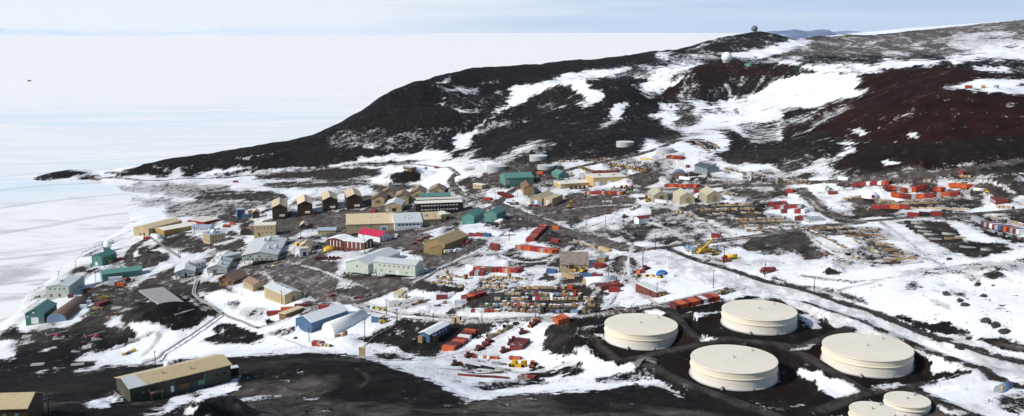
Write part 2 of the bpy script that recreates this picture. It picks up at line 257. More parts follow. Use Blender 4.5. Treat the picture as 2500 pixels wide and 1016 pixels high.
fill('U', .75, [(1480,440),(1560,435),(1580,455),(1500,465)]); fill('U', .8, [(1620,400),(1700,420),(1680,450),(1630,430)]); fill('U', .8, [(1550,350),(1640,370),(1620,400),(1560,380)])
fill('U', .35, [(980,700),(1150,660),(1350,640),(1400,630),(1560,600),(1814,560),(1814,620),(1660,610),(1500,660),(1380,690),(1200,740),(1130,740)], m=.5)
fill('U', .06, [(980,675),(1040,690),(1120,750),(1250,700),(1400,670),(1500,640),(1650,610),(1740,670),(1760,740),(1700,800),(1640,790),(1560,720),(1480,700),(1390,700),(1250,760),(1150,770),(1000,760)])
fill('U', .93, [(1030,680),(1150,650),(1350,645),(1380,665),(1200,720),(1130,730)], m=.25)
fill('U', .6, [(0,760),(100,690),(120,720),(210,730),(60,820),(0,850)])
fill('U', .88, [(420,800),(600,740),(640,780),(600,850),(420,860)])
# dome hill and what lies beyond
fill('V', .04, [(0,430),(100,440),(220,430),(130,490),(60,510),(0,480)])
fill('V', .04, [(350,412),(740,292),(1000,218),(980,242),(800,295),(560,385),(450,408)])
fill('V', .8, [(880,360),(1000,270),(1200,250),(1500,230),(1620,270),(1500,350),(1100,420),(900,410)])
fill('V', .5, [(0,510),(200,480),(500,430),(800,440),(1500,490),(2500,480),(2500,720),(2000,690),(1700,600),(1450,590),(1200,560),(900,520),(0,650)])
fill('V', .7, [(1650,255),(2500,250),(2500,490),(1500,480),(1600,400),(1850,350),(1950,310)], m=.55)
fill('V', .95, [(1640,262),(2200,265),(2200,300),(1950,300),(1800,275)])
for P in [[(820,440),(1070,425),(1300,390),(1500,340),(1640,275),(1800,275),(1950,310),(1830,350),(1700,385),(1560,440),(1400,492),(1100,492),(950,480)],[(2000,450),(2100,395),(2200,430),(2210,470)],[(1350,220),(1415,215),(1410,235),(1350,235)]]: fill('V', .03, P)
fill('V', .85, [(1760,500),(1830,470),(2050,480),(2500,500),(2500,560),(2100,570),(1800,550)])
fill('V', .1, [(1480,545),(1700,540),(1800,590),(2500,640),(2500,720),(2000,690),(1700,600),(1500,600)])
fill('V', .1, [(0,740),(60,780),(300,690),(540,600),(780,555),(600,580),(300,590),(0,640)])
fill('V', .8, [(0,570),(200,560),(160,610),(0,620)])
fill('V', .98, [(60,780),(300,700),(540,600),(760,545),(950,560),(1200,590),(1450,590),(1510,565),(1660,650),(1500,730),(1300,760),(1100,720),(700,850),(500,1000),(0,1010),(0,960),(180,870),(350,780)], t=.75)
fill('V', .1, [(0,890),(250,770),(420,700),(500,690),(330,780),(160,860),(30,960),(0,980)])
fill('V', .1, [(300,920),(380,820),(490,820),(440,880),(360,920)])
fill('V', .76, [(700,850),(1100,720),(1350,760),(1520,730),(1700,640),(1990,700),(1750,720),(1600,850),(1300,930),(1100,970),(1000,980),(850,1000),(500,1000)])
fill('V', .5, [(200,990),(480,830),(560,800),(460,960),(400,1000)])
fill('V', .03, [(1350,820),(1700,720),(2000,690),(2500,715),(2500,1000),(1060,1000),(1250,950),(1400,870)])
fill('V', .55, [(1800,920),(2100,820),(2080,840),(1830,935)])
# far right slopes
fill('W', .70, [(550,290),(900,250),(1200,225),(1800,140),(2300,100),(2500,85),(2500,350),(2000,420),(1900,500),(1300,520),(950,550),(400,520),(0,540),(0,290)], m=.8)
for v, P in [(.05,[(550,350),(770,340),(760,370),(600,375)]),(.05,[(1080,430),(1200,390),(1280,410),(1230,440)]),(.05,[(750,480),(900,470),(1130,510),(800,530)]),(.12,[(1600,285),(2000,245),(2200,210),(2350,240),(2500,290),(2500,600),(2000,590),(1900,600),(1700,575),(1400,540),(1750,530),(1900,460),(1700,430),(1500,380),(1300,350),(1800,345),(1600,310)]),
             (.5,[(1900,300),(2200,290),(2250,330),(2000,345)]),(.5,[(2230,290),(2500,290),(2500,320),(2300,320)]),(.55,[(1400,360),(1700,430),(1900,460),(1750,530),(1500,530),(1350,480),(1500,400)]),(.6,[(2150,405),(2500,400),(2500,415),(2200,418)]),
             (.03,[(680,640),(800,580),(1400,580),(1700,570),(2000,600),(1850,610),(1750,630),(1650,620),(1550,595),(1400,590),(1250,650),(1000,690),(850,700)]),
             (.92,[(1200,680),(1450,610),(1560,590),(1900,680),(1800,725),(1500,700),(1300,700)]),(.04,[(1230,660),(1400,588),(1510,600),(1350,662)]),(.7,[(1650,690),(1800,690),(1930,700),(1760,722)]),
             (.92,[(1800,605),(2000,578),(2500,592),(2500,645),(2250,625),(2300,650),(2000,650),(1780,640)]),(.04,[(1760,722),(1930,670),(2270,640),(2380,735),(2200,755),(1950,745)]),(.75,[(2290,630),(2500,640),(2500,760),(2400,745)]),
             (.82,[(0,520),(500,515),(800,570),(760,620),(600,640),(400,610),(0,620)]),(.12,[(0,640),(400,620),(650,640),(850,700),(650,745),(0,740)]),(.8,[(680,680),(740,685),(850,705),(820,712),(700,698)]),(.9,[(180,670),(270,672),(260,695),(190,695)]),(.9,[(320,660),(430,675),(390,692),(330,680)]),(.8,[(0,732),(300,735),(620,748),(300,748),(0,742)])]: fill('W', v, P)
# red hill
fill('X', 1, [(650,260),(690,200),(560,190),(760,125),(900,85),(1050,55),(1450,50),(2177,125),(2177,840),(1700,905),(1300,950),(900,890),(700,790),(480,690),(430,600),(0,720),(0,600),(300,480),(540,320),(700,260)], t=1)
fill('X', .96, [(480,690),(900,700),(1300,720),(2177,650),(2177,870),(1700,920),(1300,960),(900,920),(600,980),(430,900),(440,760)], t=.3)
for v, P in [(.03,[(0,420),(350,410),(650,270),(700,225),(740,150),(500,190),(200,260),(0,250)]),(.5,[(560,190),(740,135),(700,150),(580,200)]),(.2,[(0,720),(60,690),(230,610),(430,500),(640,360),(560,420),(690,370),(500,490),(350,580),(200,650)]),(.62,[(0,540),(150,470),(450,400),(640,350),(500,470),(300,540),(0,600)]),
             (.08,[(650,270),(860,235),(740,300),(560,340),(350,410),(300,380)]),(.05,[(1220,230),(1300,238),(1400,240),(1600,205),(1740,158),(2177,158),(2177,295),(1900,272),(1450,240)]),(.85,[(1550,240),(1600,230),(1590,250)]),(.9,[(2080,210),(2177,200),(2177,225)]),
             (.03,[(610,610),(700,590),(820,625),(740,655)]),(.03,[(480,720),(640,700),(710,740),(600,750)]),(.1,[(560,660),(620,660),(730,700)]),(.03,[(1140,645),(1280,650),(1160,695)]),(.03,[(1210,815),(1300,760),(1240,810)]),(.05,[(900,880),(960,850),(1080,905),(930,920)]),(.05,[(1990,390),(2140,360),(2100,388)]),
             (.05,[(880,600),(945,595),(910,608)]),(.05,[(1895,322),(1930,320),(1925,330)]),(.08,[(180,980),(300,910),(500,820),(700,755),(690,800),(540,860),(430,940),(300,990)]),(.82,[(830,530),(960,480),(1500,300),(1560,300),(1400,400),(1250,490),(1000,540)]),(.85,[(1200,520),(1350,430),(1420,380),(1300,480)])]: fill('X', v, P)
fill('X', .9, [(0,750),(200,700),(440,620),(560,700),(470,760),(540,790),(400,850),(180,960),(0,990)], t=.2)
fill('X', .3, [(130,1000),(400,960),(700,950),(730,970),(560,1016),(130,1016)])
fill('X', .6, [(1250,900),(1600,870),(2177,850),(2177,885),(1700,970),(1450,990),(1350,950)], t=.2)
fill('X', .98, [(820,960),(1000,930),(1080,960),(1220,910),(1330,960),(1250,1016),(820,1016)], t=.8)
fill('P', .1, [(1790,235),(1910,225),(1910,345),(1850,350),(1800,330),(1780,300)])
fill('P', .55, [(1800,300),(1900,290),(1900,345),(1830,350)], t=.3)
# ---- town and shore
fill('A', .42, [(960,290),(1641,265),(1641,365),(1300,350),(1150,330)], m=.5); fill('A', .38, [(1050,405),(1641,395),(1641,485),(1300,490),(1400,450)], m=.5)
for P in [[(500,660),(720,625),(740,640),(540,670)],[(30,800),(300,740),(520,690),(380,740),(100,820)],[(200,840),(500,760),(830,670),(850,680),(560,770),(210,850)]]: fill('A', .3, P, m=.7)
fill('A', 1, [(1310,900),(1330,870),(1440,880),(1400,940),(1320,940)]); fill('A', 1, [(760,230),(860,205),(980,205),(960,240),(840,262)])
fill('B', 1, [(1300,120),(1390,70),(1450,52),(1580,62),(1630,110),(1600,140),(1500,160),(1420,185),(1330,185),(1290,150)]); fill('B', .06, [(1400,170),(1500,120),(1500,135),(1460,185)])
fill('B', .95, [(0,850),(60,790),(150,760),(180,800),(140,830),(480,800),(650,780),(830,700),(1000,640),(1050,700),(950,740),(1060,790),(1270,790),(1300,850),(1280,900),(1120,940),(1000,990),(900,1016),(0,1016)])
fill('B', .85, [(980,460),(1200,430),(1350,360),(1641,210),(1641,500),(1350,470),(1200,600),(1050,640),(850,690),(760,690),(900,560),(880,480)], m=.45)
fill('B', .2, [(1070,570),(1250,520),(1400,480),(1641,470),(1641,500),(1420,555),(1200,620),(1150,600)]); fill('B', .05, [(1050,690),(1190,620),(1420,545),(1400,570),(1200,640),(1130,700),(1130,740),(1060,760)])
fill('B', 1, [(920,400),(1000,372),(1200,365),(1170,400),(1000,440),(930,435)]); fill('B', .12, [(950,455),(1180,395),(1260,380),(1250,410),(1060,450)])
fill('B', .9, [(750,450),(860,430),(880,470),(790,480)]); fill('B', .9, [(690,240),(730,210),(960,235),(960,250),(760,245),(700,270)])
for P in [[(0,910),(120,890),(340,890),(300,930),(200,950),(100,960),(0,960)],[(510,910),(560,920),(620,920),(600,935)],[(620,870),(690,860),(650,885)],[(740,990),(880,935),(890,945),(800,985)],[(1115,870),(1230,830),(1180,870)]]: fill('B', .05, P)
fill('P', 1, [(0,905),(110,905),(215,903),(290,893),(330,888),(420,880),(560,872),(640,868),(740,862),(800,862),(880,872),(940,890),(1000,910),(1060,935),(1110,965),(1160,972),(1240,960),(1320,945),(1400,958),(1480,952),(1520,945),(1600,940),(1700,985),(1800,1000),(1900,1016),(2500,1130),(-50,1130)], t=0)
fill('P', .93, [(0,860),(60,850),(200,850),(240,870),(220,905),(100,910),(0,912)])
for v, P in [(.05,[(0,160),(120,130),(410,125),(370,185),(240,190),(180,290),(150,290),(180,340),(30,370),(0,370)]),(.05,[(470,295),(570,220),(640,215),(600,260),(510,300)]),(.05,[(890,245),(1000,200),(1090,180),(1000,230)]),(.1,[(790,280),(830,260),(920,265),(850,300)]),(.12,[(860,390),(900,350),(1100,280),(1280,260),(1380,230),(1400,270),(1250,310),(1180,370),(1000,395)]),
             (.05,[(380,525),(520,480),(800,420),(740,450),(560,500),(500,525)]),(.06,[(780,530),(900,480),(1100,440),(1250,395),(1500,290),(1700,220),(1976,90),(1976,430),(1700,440),(1420,440),(1200,480),(1000,505)]),(.95,[(1400,460),(1500,440),(1976,410),(1976,470),(1700,480),(1450,480)]),
             (.95,[(1100,470),(1200,440),(1380,455),(1300,480)])]: fill('C', v, P)
fill('C', .04, [(920,885),(1050,830),(1210,790),(1330,740),(1440,790),(1280,880),(1270,930),(1060,935)])
for v, P in [(.08,[(80,800),(350,740),(620,670),(900,560),(1020,590),(860,600),(910,680),(720,770),(580,810),(380,860),(290,850),(200,900),(0,985),(0,910)]),(.9,[(300,770),(380,740),(410,800),(330,800)]),(.04,[(650,835),(1000,795),(1340,795),(1000,830),(740,880)]),(.04,[(1480,795),(1740,810),(1760,830),(1540,820)]),(.04,[(1190,540),(1450,600),(1630,652),(1350,590)]),(.04,[(1020,515),(1120,560),(1030,560)]),
             (.06,[(230,1010),(300,900),(430,880),(380,950),(330,1010)]),(.3,[(1510,1010),(1700,965),(1976,930),(1976,950),(1700,995)]),(.06,[(860,470),(950,495),(870,505)]),(.15,[(1520,475),(1580,485),(1560,520),(1500,560),(1520,530)]),(.06,[(1800,575),(1860,578),(1830,585)]),(.06,[(480,1000),(560,1000),(600,1016),(440,1016)])]: fill('H', v, P)
fill('C', .04, [(1650,1000),(1800,950),(1976,920),(1976,960),(1750,1016),(1650,1016)]); fill('C', .3, [(1660,940),(1976,870),(1976,890),(1700,955)])
fill('K', .06, [(0,500),(0,440),(330,470),(500,460),(500,560),(1050,560),(1100,600),(1808,560),(1808,735),(1540,775),(1280,770),(1130,790),(880,835),(770,845),(600,830),(490,790),(500,770),(340,700)])
for v, P in [(.95,[(550,520),(870,545),(860,567),(570,545)]),(.6,[(650,680),(1050,650),(1150,600),(1330,590),(1500,660),(1300,690),(970,740),(780,750),(650,710)]),(.9,[(1150,570),(1250,520),(1340,480),(1395,490),(1395,545),(1540,550),(1640,450),(1808,440),(1808,570),(1500,590),(1350,620)]),(.85,[(430,630),(550,640),(500,660)]),(.9,[(680,440),(780,435),(760,460)]),
             (.04,[(160,840),(250,838),(200,855)]),(.04,[(520,860),(720,865),(600,880)]),(.04,[(945,890),(1090,885),(1010,912)]),(.04,[(1245,920),(1395,912),(1300,932)]),(.04,[(1180,785),(1360,828),(1280,838)]),(.04,[(1400,800),(1585,772),(1500,806)]),(.04,[(275,805),(365,828),(300,815)]),(.04,[(1620,890),(1680,885),(1650,902)]),(.04,[(340,880),(440,888),(360,895)]),(.04,[(0,845),(90,848),(40,856)]),(.5,[(490,770),(520,830),(900,850),(700,870),(520,850)])]: fill('K', v, P)
fill('P', 1, [(1340,795),(1400,768),(1580,742),(1650,752),(1760,735),(1885,715),(1965,722),(2115,770),(2280,838),(2450,898),(2440,905),(2330,940),(2250,955),(2500,1060),(2500,1120),(1900,1120),(1720,995),(1620,935),(1560,905),(1500,890),(1420,860),(1380,875),(1320,850)], t=.15)
for P in [[(20,290),(250,255),(860,300),(1060,400),(880,440),(560,475),(400,510),(150,400)],[(720,600),(980,545),(1700,650),(2059,880),(1980,905),(1700,860),(1000,720)],[(1000,200),(1240,150),(1860,180),(2030,300),(1850,340),(1400,330)]]: fill('R', 1, P, t=.55)
fill('Q', 1, [(0,225),(230,170),(1200,190),(1480,540),(1150,620),(700,640),(300,520),(0,420)], t=.5)
fill('R', .3, [(0,430),(100,410),(210,490),(100,500),(0,470)])
for v, P in [(.1,[(0,300),(100,270),(260,240),(250,258),(10,312),(110,355),(90,362),(0,322)]),(.04,[(195,335),(260,308),(255,370),(215,365)]),(.06,[(560,155),(620,125),(810,145),(760,182),(600,158)]),(.06,[(940,155),(1100,145),(1230,130),(1180,165),(1020,197)]),(.15,[(1500,45),(1560,22),(1640,25),(1700,50)]),(.08,[(1060,405),(1080,330),(1150,350),(1280,345),(1200,375)]),(.1,[(1385,395),(1520,430),(1400,422)]),(.12,[(1740,470),(2059,405),(2059,432),(1800,490)]),
             (.25,[(1860,180),(1900,150),(2059,200),(2059,290),(2020,300),(1950,260)]),(.15,[(1870,650),(1900,590),(2059,650),(2059,760),(1970,710)]),(.06,[(310,625),(500,555),(540,600),(440,635)]),(.08,[(0,670),(200,660),(350,680),(700,710),(760,760),(1010,790),(700,748),(150,765),(0,800)]),(.6,[(130,690),(350,670),(650,600),(690,690),(420,730),(200,740)]),(.04,[(1270,845),(1560,912),(1820,1000),(1740,985),(1500,905)]),(.04,[(1630,905),(1760,935),(1990,925),(1800,950)]),(.6,[(680,590),(980,530),(980,545),(720,600)]),(.5,[(880,300),(1000,350),(1060,400),(1000,380)])]: fill('R', v, P)
for v, P in [(.06,[(740,640),(1140,625),(970,670),(780,690)]),(.06,[(0,440),(300,540),(710,710),(360,805),(200,710),(160,640),(0,585)]),(.08,[(1320,270),(1500,290),(1850,430),(1470,550),(1460,430),(1400,350)]),(.35,[(1170,190),(1400,250),(1500,300),(1330,310),(1200,260)]),(.05,[(450,70),(640,10),(860,80),(900,110),(700,70)]),(.1,[(760,700),(870,740),(800,750)]),(.1,[(980,650),(1100,640),(1200,660),(1000,690)]),(.15,[(1480,850),(1560,870),(1900,1000),(1600,1000),(1540,930)]),(.1,[(0,885),(90,880),(0,905)]),(.1,[(270,985),(520,990),(520,1016),(300,1016)]),
             (.06,[(1250,680),(1650,560),(2000,470),(2100,450),(2500,600),(2500,1000),(2120,1000),(1800,860),(1400,720)]),(.45,[(2170,800),(2400,740),(2500,720),(2500,940),(2400,990),(2250,900)]),(.3,[(1890,880),(2000,850),(2050,940),(1950,900)])]: fill('Q', v, P)
# D, E: dormitories and laboratory
for v, m, P in [(.95,.35,[(380,262),(850,260),(1130,290),(1180,320),(1000,345),(330,345),(290,310)]),(.98,.15,[(870,125),(1100,95),(1641,60),(1641,130),(870,148)]),(.85,.4,[(950,190),(1641,165),(1641,220),(1180,240),(960,215)]),(.8,.2,[(380,118),(900,95),(1641,28),(1641,45),(1000,95),(420,130)]),(.42,.6,[(0,190),(640,200),(640,250),(330,270),(250,320),(0,300)]),(.45,.5,[(0,350),(1020,360),(760,470),(250,520),(0,500)]),(.9,.4,[(530,490),(700,500),(860,540),(760,620),(680,560),(540,540)]),(.9,0,[(920,460),(1020,410),(1020,430),(940,490)]),
                (.88,.8,[(1020,520),(1200,480),(1641,440),(1641,600),(1080,620),(920,545)]),(.95,.1,[(0,690),(150,670),(320,690),(240,740),(100,800),(0,760)]),(.9,.2,[(160,830),(340,740),(430,760),(600,790),(760,690),(730,800),(600,810),(420,800),(280,860)]),(.8,.5,[(590,640),(700,640),(720,690),(620,700)]),(.7,.7,[(1080,620),(1250,600),(1290,640),(1180,760),(1200,850),(1300,900),(1641,930),(1641,1016),(700,1016),(760,960),(1090,920)]),
                (.05,0,[(1080,730),(1170,740),(1160,850),(1090,830)]),(.15,.2,[(1400,640),(1550,650),(1560,800),(1450,840),(1400,720)]),(.1,.1,[(1260,840),(1641,850),(1641,905),(1440,900),(1250,890)]),(.5,.5,[(600,830),(740,800),(740,940),(600,1000)]),(.05,0,[(650,950),(720,910),(720,1010),(650,1016)])]: fill('D', v, P, m=m)
for v, m, P in [(1,0,[(-430,600),(-330,540),(-150,470),(0,440),(130,405),(200,420),(400,570),(410,620),(280,690),(80,720),(-60,650),(-200,650),(-350,650)]),(.8,.1,[(180,370),(280,310),(290,370),(550,570),(500,600),(430,590),(280,450)]),(.8,.1,[(340,310),(400,280),(560,290),(760,390),(740,420),(600,400),(490,370)]),(.95,.0,[(470,700),(590,660),(690,670),(760,710),(980,800),(900,840),(700,860),(350,840),(480,770)]),(.05,0,[(500,760),(570,700),(620,690),(540,770)]),(.92,0,[(960,640),(1000,630),(1090,650),(980,680)]),(.75,.3,[(1000,740),(1260,690),(1260,730),(1100,790),(960,770)]),
                (.68,.95,[(800,180),(1100,60),(1300,20),(1641,100),(1641,490),(1320,380),(1000,260)]),(.65,.3,[(0,270),(130,250),(330,310),(170,400),(0,430)]),(.05,0,[(320,390),(560,330),(760,400),(780,430),(620,470),(500,440),(400,420)]),(.35,.3,[(700,540),(800,500),(1000,500),(980,590),(900,640),(780,620)]),(.55,.1,[(600,470),(700,430),(720,480),(640,540)]),(.6,.4,[(1310,400),(1641,470),(1641,500),(1330,620),(1270,560)]),(.1,0,[(330,160),(540,130),(500,220),(380,230)])]: fill('E', v, P, m=m)
# F, G: centre
for v, m, P in [(.8,.95,[(0,380),(400,355),(800,380),(1250,350),(1400,330),(1300,450),(900,570),(600,600),(620,660),(420,720),(300,770),(0,790)]),(.85,.7,[(340,230),(560,250),(840,240),(840,370),(540,380),(330,340)]),(.04,0,[(350,120),(600,110),(1100,100),(1200,50),(1100,10),(560,20),(560,80),(420,90)]),(1,0,[(555,60),(600,20),(700,0),(850,0),(900,40),(850,75),(740,102),(640,95)]),(.9,.4,[(0,75),(200,70),(420,85),(400,115),(200,140),(0,150)]),(.85,.5,[(400,118),(880,115),(880,130),(620,185),(440,200)]),
                (.05,0,[(0,160),(200,150),(460,150),(420,190),(340,200),(0,250)]),(.7,.95,[(620,610),(1000,590),(920,660),(920,750),(760,720),(600,740),(420,760)]),(.8,.6,[(690,730),(900,820),(1000,800),(920,740)]),(.1,0,[(620,750),(700,740),(900,820),(1150,840),(1000,920),(900,900),(890,830),(680,790)]),(.1,.1,[(1150,490),(1300,480),(1450,500),(1641,540),(1641,760),(1480,640),(1340,560),(1250,540),(1050,570)]),(.9,.2,[(1440,480),(1641,470),(1641,540),(1450,500)]),(.95,.2,[(1230,100),(1350,60),(1641,80),(1641,130),(1500,160),(1250,120)]),(.05,0,[(1240,160),(1320,155),(1340,200),(1280,220)]),(.92,.4,[(1320,140),(1450,130),(1480,190),(1350,200)]),(.15,.1,[(1350,230),(1500,200),(1641,230),(1641,300),(1400,270)]),
                (.12,0,[(0,760),(300,770),(320,800),(180,830),(0,800)]),(.85,.9,[(900,680),(1130,790),(1350,680),(1500,640),(1480,700),(1250,790),(1000,900),(890,850)]),(.5,.5,[(640,520),(900,470),(1100,480),(900,550),(640,580)])]: fill('F', v, P, m=m)
for v, m, P in [(.85,.5,[(0,290),(130,250),(450,200),(700,250),(420,350),(150,330)]),(.85,.95,[(430,140),(820,150),(760,230),(420,260),(200,200)]),(.9,.4,[(180,120),(430,130),(640,160),(300,190),(100,160)]),(1,0,[(740,260),(830,200),(960,185),(1100,220),(1310,240),(1230,290),(1050,270),(850,290)]),(.05,0,[(770,290),(860,265),(1000,280),(1030,330),(1000,390),(820,360)]),(.45,.8,[(600,360),(900,330),(1000,400),(700,450),(560,440)]),
                (.97,.05,[(250,740),(450,660),(640,590),(700,540),(870,570),(1000,560),(1160,555),(1460,570),(1600,580),(1560,640),(1480,700),(1430,720),(1300,740),(1120,820),(1000,880),(850,880),(740,860),(680,790),(540,770),(350,760)]),(.1,0,[(580,690),(640,645),(760,635),(700,700)]),(.05,0,[(815,740),(870,710),(860,780)]),(.1,0,[(840,640),(900,600),(880,650)]),(.06,0,[(330,730),(520,640),(640,590),(520,610),(330,640),(260,700)]),(.92,0,[(450,880),(600,890),(830,920),(690,940),(470,910)]),(.92,.1,[(1130,510),(1200,440),(1330,420),(1300,460),(1200,510)]),
                (.8,.2,[(1300,400),(1500,330),(1641,280),(1641,440),(1370,430)]),(.15,.2,[(1040,380),(1200,360),(1300,400),(1130,480),(900,500),(780,490),(880,430)])]: fill('G', v, P, m=m)
# I, J: store yards
for v, m, P in [(.85,.85,[(380,480),(760,470),(860,420),(1100,380),(1480,400),(1450,470),(1180,560),(900,630),(700,630),(480,560)]),(.8,.2,[(0,110),(200,60),(420,40),(700,60),(780,120),(650,200),(500,240),(400,260),(0,330)]),(.12,0,[(0,60),(200,90),(210,160),(40,170),(0,150)]),(.12,0,[(620,60),(900,30),(1000,50),(800,120),(700,100)]),(.97,.1,[(1380,200),(1520,170),(1641,150),(1641,230),(1560,280),(1440,260)]),(.88,.5,[(170,560),(500,620),(560,680),(350,740),(170,700)]),(.9,.3,[(560,690),(740,720),(850,780),(830,830),(500,830)]),(.6,.6,[(700,830),(850,780),(1150,820),(1250,900),(800,900)]),(.85,.7,[(820,360),(1000,340),(1000,370),(850,430),(760,420)]),
                (.15,.1,[(480,270),(560,250),(700,310),(800,330),(700,360),(500,330)]),(.06,0,[(1130,90),(1200,85),(1500,160),(1380,190),(1280,140)]),(.3,.4,[(860,160),(900,130),(1050,170),(960,190)]),(.08,.1,[(800,640),(1000,590),(1300,560),(1641,540),(1641,700),(1300,640),(1100,640),(1300,770),(1641,870),(1641,890),(1200,800),(1000,720)]),(.45,.4,[(1200,640),(1450,620),(1641,680),(1641,800),(1400,720)]),(.95,0,[(1210,740),(1300,735),(1320,765),(1230,770)]),(.6,.1,[(1320,760),(1500,790),(1550,810),(1400,800)]),(.08,0,[(330,720),(480,680),(500,700),(340,800),(200,870),(130,850),(180,780)]),(.08,0,[(230,950),(330,930),(350,960),(280,980)]),(.08,0,[(370,925),(460,910),(440,940)])]: fill('I', v, P, m=m)
for v, m, P in [(.95,.1,[(230,150),(380,140),(520,120),(600,170),(520,190),(430,150),(350,150)]),(.97,.1,[(490,330),(560,290),(600,265),(750,320),(940,300),(950,340),(680,300),(650,330)]),(.72,.15,[(0,480),(300,400),(900,390),(1100,400),(1200,450),(1130,520),(1100,640),(600,640),(240,625),(0,640)]),(.9,.2,[(640,190),(760,100),(740,200)]),(.9,.9,[(1250,170),(1320,90),(1450,90),(1400,200),(1330,260),(1270,220)]),(.9,.2,[(1460,470),(1560,450),(1641,490),(1500,495)]),(.06,0,[(860,360),(960,330),(1110,350),(1130,410),(980,400)]),
                (.97,0,[(0,710),(90,720),(110,780),(20,850),(0,870)]),(.06,0,[(500,330),(740,320),(850,330),(700,350),(500,350)]),(.08,0,[(1150,530),(1230,470),(1300,400),(1300,330),(1480,340),(1450,460),(1641,510),(1641,560),(1300,600)])]: fill('J', v, P, m=m)
# L, M: right of centre
for v, m, P in [(.85,.2,[(420,600),(530,545),(1150,540),(1200,600),(1100,640),(640,660),(500,640)]),(1,0,[(450,270),(470,235),(560,230),(680,270),(760,290),(640,312),(520,292)]),(.97,.1,[(0,250),(130,225),(180,230),(220,280),(100,380),(0,400)]),(.97,.1,[(720,60),(900,20),(1250,0),(1641,0),(1641,60),(1350,120),(1100,160),(850,150)]),(.75,.3,[(1250,170),(1641,60),(1641,160),(1500,200),(1300,210)]),(.5,.3,[(630,640),(1300,620),(1500,700),(900,780),(700,720)]),(.4,.4,[(0,760),(500,740),(640,860),(300,900),(0,900)]),(.5,.3,[(300,700),(700,740),(860,800),(700,820)]),(.5,.45,[(1050,880),(1641,760),(1641,990),(1000,1000)]),
                (.45,.4,[(800,390),(1400,380),(1641,430),(1300,490),(900,500)]),(.4,.3,[(980,240),(1641,230),(1641,350),(1000,340)]),(.85,.2,[(540,460),(600,450),(630,505),(550,515)]),(.6,.3,[(80,610),(300,560),(280,620),(150,640)])]: fill('L', v, P, m=m)
for v, m, P in [(.5,.4,[(790,180),(1400,100),(1450,250),(1200,240),(900,130)]),(.88,.2,[(1550,240),(1641,190),(1641,290),(1570,290)]),(.9,.2,[(1100,150),(1180,150),(1400,245),(1300,245)]),(.65,.1,[(1240,450),(1400,480),(1641,590),(1500,580)]),(.7,.2,[(600,240),(760,280),(900,290),(760,320),(620,265)]),(.7,.1,[(250,180),(300,180),(500,260),(850,350),(780,350),(450,260)])]: fill('M', v, P, m=m)
# N, O: right hand yards
fill('N', .93, [(240,100),(300,60),(460,0),(2110,0),(2110,55),(1500,175),(900,205),(450,230),(330,170)], t=.6)
for v, P in [(.06,[(740,60),(770,20),(850,30),(950,75),(830,100)]),(.5,[(1250,130),(1400,90),(2110,20),(2110,50),(1560,140),(1340,160)]),(.3,[(0,90),(240,10),(390,0),(200,130),(0,200)]),(.3,[(270,210),(350,160),(550,140),(450,190),(300,260)])]: fill('N', v, P)
for v, m, P in [(.97,.1,[(480,545),(560,505),(900,500),(950,530),(700,575),(500,565)]),(.8,.3,[(640,420),(1300,440),(1700,390),(1740,480),(1600,510),(650,500)]),(.97,0,[(1530,250),(1700,225),(1850,220),(2110,190),(2110,440),(1980,450),(1750,370),(1700,330)]),(.06,0,[(1980,250),(2110,190),(2110,280),(2000,320)]),(.05,0,[(1990,400),(2110,340),(2110,440),(1980,460)]),(.9,.3,[(430,420),(650,430),(640,460),(500,475)]),(.92,.15,[(960,630),(1200,615),(1380,640),(1450,720),(1560,820),(1900,850),(2000,900),(1640,985),(1500,930),(1350,880),(1190,800),(1050,730)]),
                (.92,0,[(1560,640),(1700,670),(2110,800),(2110,830),(1990,810),(1750,740)]),(.97,0,[(0,840),(100,870),(190,950),(100,985),(0,1000)]),(.85,.5,[(750,310),(1100,318),(1350,330),(1200,345),(800,345)]),(.8,.5,[(300,260),(900,190),(1500,170),(1450,240),(1000,260),(600,300),(400,320)]),(.5,.3,[(200,700),(700,670),(760,760),(560,790)]),(.45,.2,[(560,790),(850,850),(1000,950),(700,900)]),(.95,.1,[(1980,560),(2110,540),(2110,640),(2000,600)]),(.6,.3,[(1240,170),(1500,165),(1641,210),(1500,250),(1250,230)]),(.4,.2,[(1100,240),(1700,330),(1700,380),(1300,380),(900,330)])]: fill('N', v, P, m=m)
for v, m, P in [(.6,.5,[(0,380),(100,380),(500,470),(650,560),(500,540),(250,470)]),(.92,.1,[(860,660),(920,660),(1200,740),(1380,740),(1640,850),(1500,860),(1350,850),(1050,770)]),(.85,.1,[(1660,890),(1850,870),(2110,930),(2110,1016),(1900,1000)]),(.97,.1,[(190,240),(210,205),(260,210),(380,250),(370,270),(200,278)]),(.35,.5,[(900,250),(1500,170),(2110,140),(2110,230),(1600,250),(1000,300)]),(.5,.3,[(980,380),(1060,330),(1150,400),(1000,430)]),(.9,.3,[(1640,300),(1750,265),(1860,262),(1930,300),(1840,315)]),(.8,.1,[(1660,340),(1720,330),(1700,380),(1650,390)]),(.7,.2,[(1380,410),(1600,480),(1500,485),(1400,440)]),(.8,.3,[(1200,505),(1440,590),(1420,600),(1180,515)]),(.9,.1,[(570,150),(800,150),(1040,155),(900,185),(650,190)]),(.8,.2,[(1700,690),(1780,720),(1860,780),(1780,750)])]: fill('O', v, P, m=m)
fill('P', 1, [(625,433),(700,421),(820,413),(938,415),(915,430),(830,437),(700,437)], t=.35, m=.2)
fill('P', .04, [(905,445),(940,420),(985,405),(1090,408),(1128,432),(1100,448),(1000,452)])
fill('P', 1, [(943,437),(952,427),(975,420),(1003,416),(1028,424),(1024,440),(1000,448),(965,447)])
